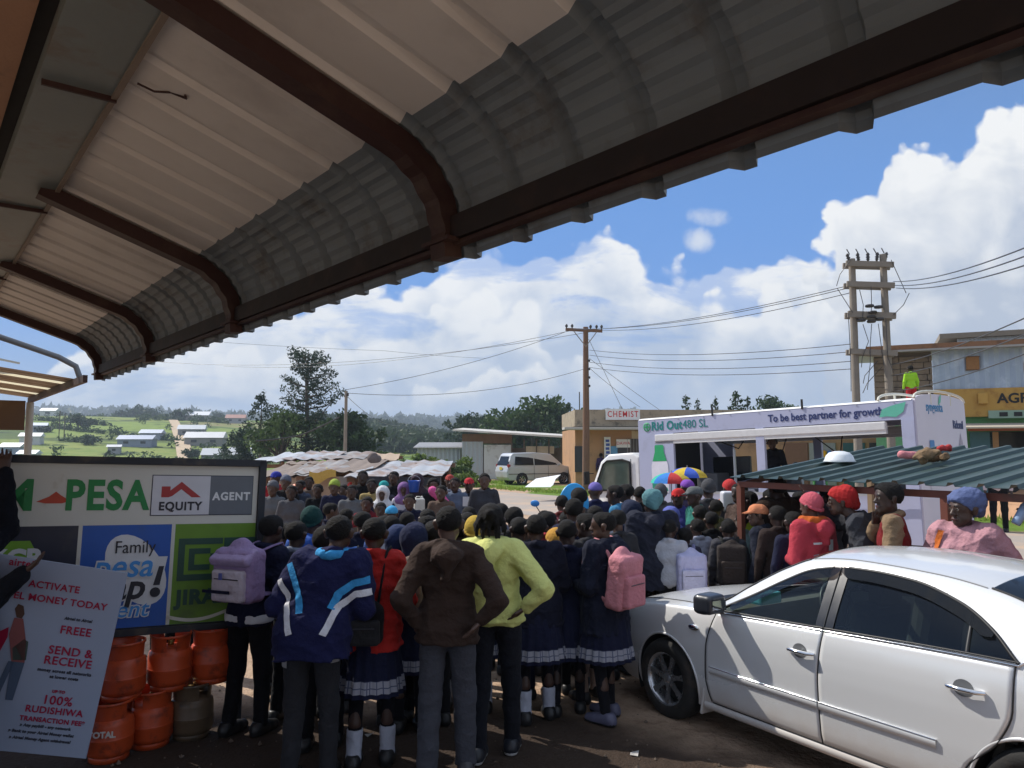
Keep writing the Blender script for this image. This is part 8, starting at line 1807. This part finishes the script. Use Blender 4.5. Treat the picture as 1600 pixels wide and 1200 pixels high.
    L(1032, 755, 10.6, 4, 'person in a grey hat against the truck panel', (.08, .08, .09), BLACK, 'beanie', (.08, .08, .09), seed=1, group=GM)
    L(1060, 761, 9.6, 150, 'smiling person in a bright red cap facing the shop', (.05, .05, .20), BLACK, 'cap', (.50, .03, .03), seed=2, group=GM)
    L(1074, 748, 10.6, 10, 'person in a violet cap under the bright umbrellas', (.06, .05, .10), BLACK, 'cap', (.20, .07, .38), seed=0, group=GM)
    L(1086, 758, 9.3, 100, 'person in a grey peaked cap and green collar', (.03, .16, .13), BLACK, 'cap', (.13, .14, .14), seed=1, group=GM)
    L(1107, 747, 9.8, 0, 'person in a ribbed dark grey knitted hat', (.05, .05, .055), BLACK, 'beanie', (.065, .065, .07), seed=2, group=GM)
    L(1094, 790, 8.9, 5, 'broad person in brown grey jacket seen from behind', (.065, .055, .052), BLACK, 'short', seed=0, group=GM)
    L(1119, 780, 9.0, -6, 'shaven person in an olive grey shirt beside the broad one', (.085, .075, .065), BLACK, 'short', seed=1, group=GM)
    L(1140, 748, 10.6, 20, 'person in a small red knitted hat and orange scarf', (.50, .16, .05), BLACK, 'beanie', (.46, .04, .04), seed=2, group=GM)
    L(1156, 755, 9.2, 120, 'man with shaven dark head beside the green roof post', (.09, .06, .05), BLACK, 'short', seed=0, tone=1, group=GM)
    L(1048, 792, 9.0, 8, 'child in a blue and white scarf behind lavender backpack', (.07, .09, .26), BLACK, 'scarf', (.10, .12, .38), seed=1, group=GM, girl=True)
    L(1110, 822, 8.9, -20, 'child in a white and blue collar between two backpacks', (.55, .56, .62), BLACK, 'short', seed=2, group=GM)
    # under the green roof
    L(1205, 764, 8.7, 30, 'shadowed person under the green roof near its corner post', (.03, .03, .035), BLACK, 'short', seed=1, group=GM)
    L(1295, 762, 8.4, 35, 'shadowed person under the green roof behind the red hats', (.03, .03, .04), BLACK, 'short', seed=2, group=GM)
    L(1250, 768, 9.2, 20, 'shadowed person in pale shirt deep under the green roof', (.3, .32, .36), BLACK, 'short', seed=0, group=GM)
    # by the road and the shops
    gr = dict(group='people by the roadside shops')
    L(907, 713, 43, 200, 'far person in a red top beside the brown power pole', (.42, .04, .03), (.10, .06, .04), 'short', seed=1, **gr)
    L(922, 709, 42.5, 20, 'far person in dark blue leaning near the brown power pole', (.03, .045, .09), BLACK, 'short', seed=2, **gr)
    L(939, 708, 42, 10, 'far person in purple with black trousers by the chemist', (.05, .03, .09), BLACK, 'short', seed=0, **gr)
    L(951, 713, 41.5, 170, 'far person in pale shirt and brown trousers nearest the truck cab', (.45, .38, .33), (.12, .07, .05), 'short', seed=1, **gr)
    L(931, 716, 43.5, 90, 'far person in camouflage brown between purple and blue ones', (.10, .08, .04), (.08, .06, .03), 'short', seed=2, **gr)
    L(787, 722, 49, 180, 'far person in a grey white shirt waiting behind the parked van', (.40, .42, .5), (.05, .05, .08), 'short', seed=0, height=1.25, **gr)
    L(1243, 690, 27, 170, 'far woman in grey by the brown shop wall, seen through the truck', (.25, .28, .33), BLACK, 'short', seed=1, height=1.62, **gr)
    L(1237, 698, 28, 160, 'far child in pink by the brown shop wall', (.50, .07, .16), BLACK, 'short', seed=2, height=1.25, **gr)
    L(1206, 700, 27, 190, 'far person in a pale pink top seen through the truck opening', (.50, .30, .30), BLACK, 'short', seed=0, height=1.5, **gr)
    L(1280, 696, 27, 180, 'far person in a red cap and green shirt past the stall bundles', (.10, .28, .10), BLACK, 'cap', (.48, .04, .04), seed=1, height=1.62, **gr)
    L(1418, 692, 24.5, 175, 'far person in a crimson headscarf behind the truck tail', (.3, .03, .08), BLACK, 'scarf', (.5, .04, .12), seed=2, height=1.6, girl=True, **gr)
    L(1556, 685, 19.5, 150, 'person in a pale pink headscarf standing by the truck tail', (.55, .45, .47), BLACK, 'scarf', (.60, .50, .52), seed=0, height=2.05, girl=True, **gr)
    zt = 3.2; r, _ = L(1422, 571, 23.6, -5, 'person in a lime jacket and red trousers standing up on the shop terrace', (.34, .66, .04), (.50, .03, .04), 'short', seed=1, z0=3.15, **gr)
    # inside the truck
    xw = TC0+TDIR*3.05; n_ = Vector((TDIR.y, -TDIR.x, 0)); p = xw+n_*.75
    L(1157, 697, p.y, 150, 'person in a dark jacket standing inside the open truck', (.012, .012, .016), BLACK, 'short', seed=2, X=p.x, height=2.32, z0=.62, group='truck crew')
    # hidden filler rows
    rg = random.Random(5); k = 0
    D6 = [(448, 818, 6.9, 'dark cropped head between lavender backpack and sign edge', CHAR), (530, 812, 6.3, 'dark cropped head above the tracksuit collar', (.06, .14, .40)), (612, 806, 6.9, 'shaven head framed by the two raised hoods', (.42, .42, .45)), (678, 814, 6.0, 'short child pressed beside the brown hoodie sleeve', NAVY), (731, 800, 7.0, 'dark head over the brown hoodie shoulder nearest the locks', (.34, .30, .08)), (812, 808, 6.6, 'schoolchild tucked under the yellow hoodie elbow', NAVY), (856, 800, 7.4, 'close cropped head over the navy coat shoulder', (.34, .04, .05)), (886, 812, 6.3, 'schoolgirl in a dark cardigan left of the pink backpack girl', NAVY), (908, 796, 7.4, 'dark cropped head over the charcoal cardigan', (.10, .16, .34)), (930, 790, 7.6, 'tall dark head over the girl in profile', (.30, .32, .36)), (965, 796, 7.3, 'dark head between girl in profile and teal wrap', CHAR), (1046, 812, 7.9, 'dark head wedged between teal wrap jacket and lavender backpack', (.40, .41, .46)), (1112, 800, 8.6, 'dark head between the two school backpacks and brown jacket', BLACK), (1160, 800, 8.5, 'dark head before the lime safety vest', (.22, .34, .36)), (1215, 790, 7.7, 'dark head between orange peaked cap and red jacket', (.03, .02, .018)), (1240, 800, 7.5, 'short dark person pressed against the pinkish red jacket', NAVY)]
    for q, (px, pt, Y, lb, c) in enumerate(D6): L(px, pt, Y, rg.uniform(-25, 25), lb, c, NAVY if 'school' in lb else BLACK, 'short', legs='skirt' if 'schoolgirl' in lb else 'trousers', seed=q % 3, group=GM)
    for px, pt, Y in ((566, 800, 7.6), (600, 806, 7.2), (636, 800, 7.8), (668, 796, 8.0), (733, 792, 8.2), (850, 798, 8.0), (886, 800, 7.9)):
        lb = ['cropped dark head beyond the tracksuit and red jacket', 'dark head in blue collar beyond the red jacket', 'child in a navy jumper beyond the dark blue hood', 'child in a grey jumper beyond the tan backpack', 'child in a black jumper beyond the brown hoodie', 'child in a blue grey jumper beyond the plaid hemmed coat', 'child in a navy jumper beyond the orange knitted hat'][k]
        L(px, pt, Y, rg.uniform(-20, 20), lb, [NAVY, (.05, .09, .25), NAVY, GREYJ, BLACK, (.08, .1, .16), NAVY][k], BLACK, 'short', seed=k % 3, group=GM); k += 1
crowd()
def crowd_goods():
    # jerrycans, pink cloth, umbrella tops, blue board, white paper
    def can(px, py, Y, c, lb):
        p = P(px, py, Y); g = empty('jerrycan', (p.x, p.y, p.z-.2), .3, lb, 'jerrycan', 'jerrycans held in the ring', .7); S = SDF(); S.box((0, 0, .17), (.085, .06, .13), .03); S.cone((.06, 0, .30), (.06, 0, .36), .03, .026, k=.02); link('can', npmesh('can', *S.mesh(.012)), mat('can_%02x' % int(c[0]*255), c, .4), g)
        m = MB(); m.tube([(-.08, 0, .30), (-.06, 0, .37), (.02, 0, .37), (.05, 0, .31)], .012, 6); m.build('handle', mat('can_%02x' % int(c[0]*255), c, .4), g)
    can(644, 784, 11.9, (.60, .58, .52), 'white jerrycan held in front of the dark shawl'); can(655, 782, 11.8, (.60, .26, .03), 'orange jerrycan held in front of the dark shawl')
    p = P(647, 757, 12.2); g = empty('blue_bucket', (p.x, p.y, p.z-.12), 0, 'bright blue bucket carried beside the dark shawl', 'bucket', None, .72); m = MB(); m.lathe([(0, 0), (.10, 0), (.135, .24), (.145, .25), (.13, .25), (.10, .02), (0, .02)], 20); m.build('pail', mat('bucket_blue', (.02, .10, .50), .4), g); m = MB(); m.tube([(.14*math.cos(a), .01, .24+.12*math.sin(a)) for a in np.linspace(0, 3.14, 9)], .006, 5); m.build('handle', mat('grille_grey', (.3, .3, .3), .5), g)
    p = P(686, 777, 11.9); S = SDF(); S.cone(p+Vector((-.10, 0, .10)), p+Vector((.10, 0, -.08)), .07, .06, k=.05); S.cone(p+Vector((.05, 0, -.02)), p+Vector((.13, 0, -.2)), .05, .03, k=.05); tag(link('pink_cloth', npmesh('pink_cloth', *S.mesh(.014, (.012, 4, 30))), cloth((.62, .10, .28))), 'bright pink cloth carried over an arm in the ring', 'cloth')
    p = P(735, 785, 12.2); m = MB(); m.grid([[(p.x-.12+.06*q, p.y-.02*q*(4-q)*.2, p.z+.09-.05*k) for q in range(5)] for k in range(4)], 0, True); tag(m.build('paper_sheet', mat('paper', (.75, .75, .77), .7)), 'white paper sheet held by the red capped man', 'paper')
    p = P(842, 757, 30); m = MB(); m.grid([[(p.x-.55+.25*q+.12*k, p.y+.3*k, p.z-.1+.07*k+.04*q*(k > 1)) for q in range(5)] for k in range(5)], 0, True); tag(m.build('white_sheet', mat('paper', (.75, .75, .77), .7)), 'white sheet of plastic lying on the grass verge by the van', 'plastic sheet')
    p = P(897, 787, 9.9); g = empty('blue_board', p, R(20), 'bright sky blue round board held up in the middle crowd', 'board'); m = MB(); m.lathe([(0, -.01), (.20, -.01), (.21, 0), (.20, .01), (0, .01)], 28, 0, Matrix.Diagonal((1, 1, 1.25, 1)), axis='Y'); m.build('disc', mat('board_sky', (.02, .36, .75), .4), g); m = MB(); m.tube([(0, .02, -.2), (0, .02, -.6)], .012, 6); m.build('handle', mat('grille_grey', (.3, .3, .3), .5), g)
    def brolly(px, py, Y, lb, cols):
        p = P(px, py, Y); g = empty('umbrella_hat', p, .4, lb, 'umbrella', 'bright umbrella hats'); ms = [cloth(c) for c in cols]; n = 8; m = MB(); V = []; 
        for k in range(n+0):
            for j in range(5):
                pass
        for k in range(n):
            a0, a1 = 2*math.pi*k/n, 2*math.pi*(k+1)/n; rows = [[(.30*math.sin(t)*((1-q)*math.cos(a0)+q*math.cos(a1)), .30*math.sin(t)*((1-q)*math.sin(a0)+q*math.sin(a1)), .17*math.cos(t)) for q in (0, .5, 1)] for t in np.linspace(0, 1.45, 6)]
            mm = MB(); mm.grid(rows, 0, True); mm.build('panel', ms[k % len(ms)], g)
        mm = MB(); mm.tube([(0, 0, -.25), (0, 0, .2)], .008, 6); mm.build('stick', mat('grille_grey', (.3, .3, .3), .5), g)
    brolly(1049, 757, 11.0, 'rainbow umbrella hat of blue, red and yellow panels', [(.05, .2, .55), (.5, .05, .05), (.55, .4, .05), (.05, .4, .3)]); brolly(1074, 748, 11.6, 'yellow and blue umbrella hat behind the rainbow one', [(.55, .40, .05), (.06, .12, .5)])
    p = P(1137, 783, 9.4); S = SDF(); S.box((p.x, p.y, p.z), (.05, .05, .09), .03); tag(link('white_jug', npmesh('white_jug', *S.mesh(.012)), mat('can_white', (.6, .6, .64), .4)), 'white plastic jug held up beside the shaven man', 'jug')
crowd_goods()
# ------------------------------------------------------------------ the air over the valley
def build_haze():
    x0, x1, y0, y1, z0, z1 = -2700, 2700, -2700, 2700, -8, 140
    m = MB(); m.box(((x0+x1)/2, (y0+y1)/2, (z0+z1)/2), (x1-x0, y1-y0, z1-z0)); mt = bpy.data.materials.new('air'); mt.use_nodes = True; nt = mt.node_tree; nt.nodes.clear()
    o = nt.nodes.new('ShaderNodeOutputMaterial'); v = nt.nodes.new('ShaderNodeVolumePrincipled'); v.inputs['Color'].default_value = (.72, .84, 1, 1); v.inputs['Density'].default_value = .00052; v.inputs['Anisotropy'].default_value = .1
    nt.links.new(v.outputs[0], o.inputs['Volume']); tag(m.build('haze', mt), kind='stuff')
build_haze()
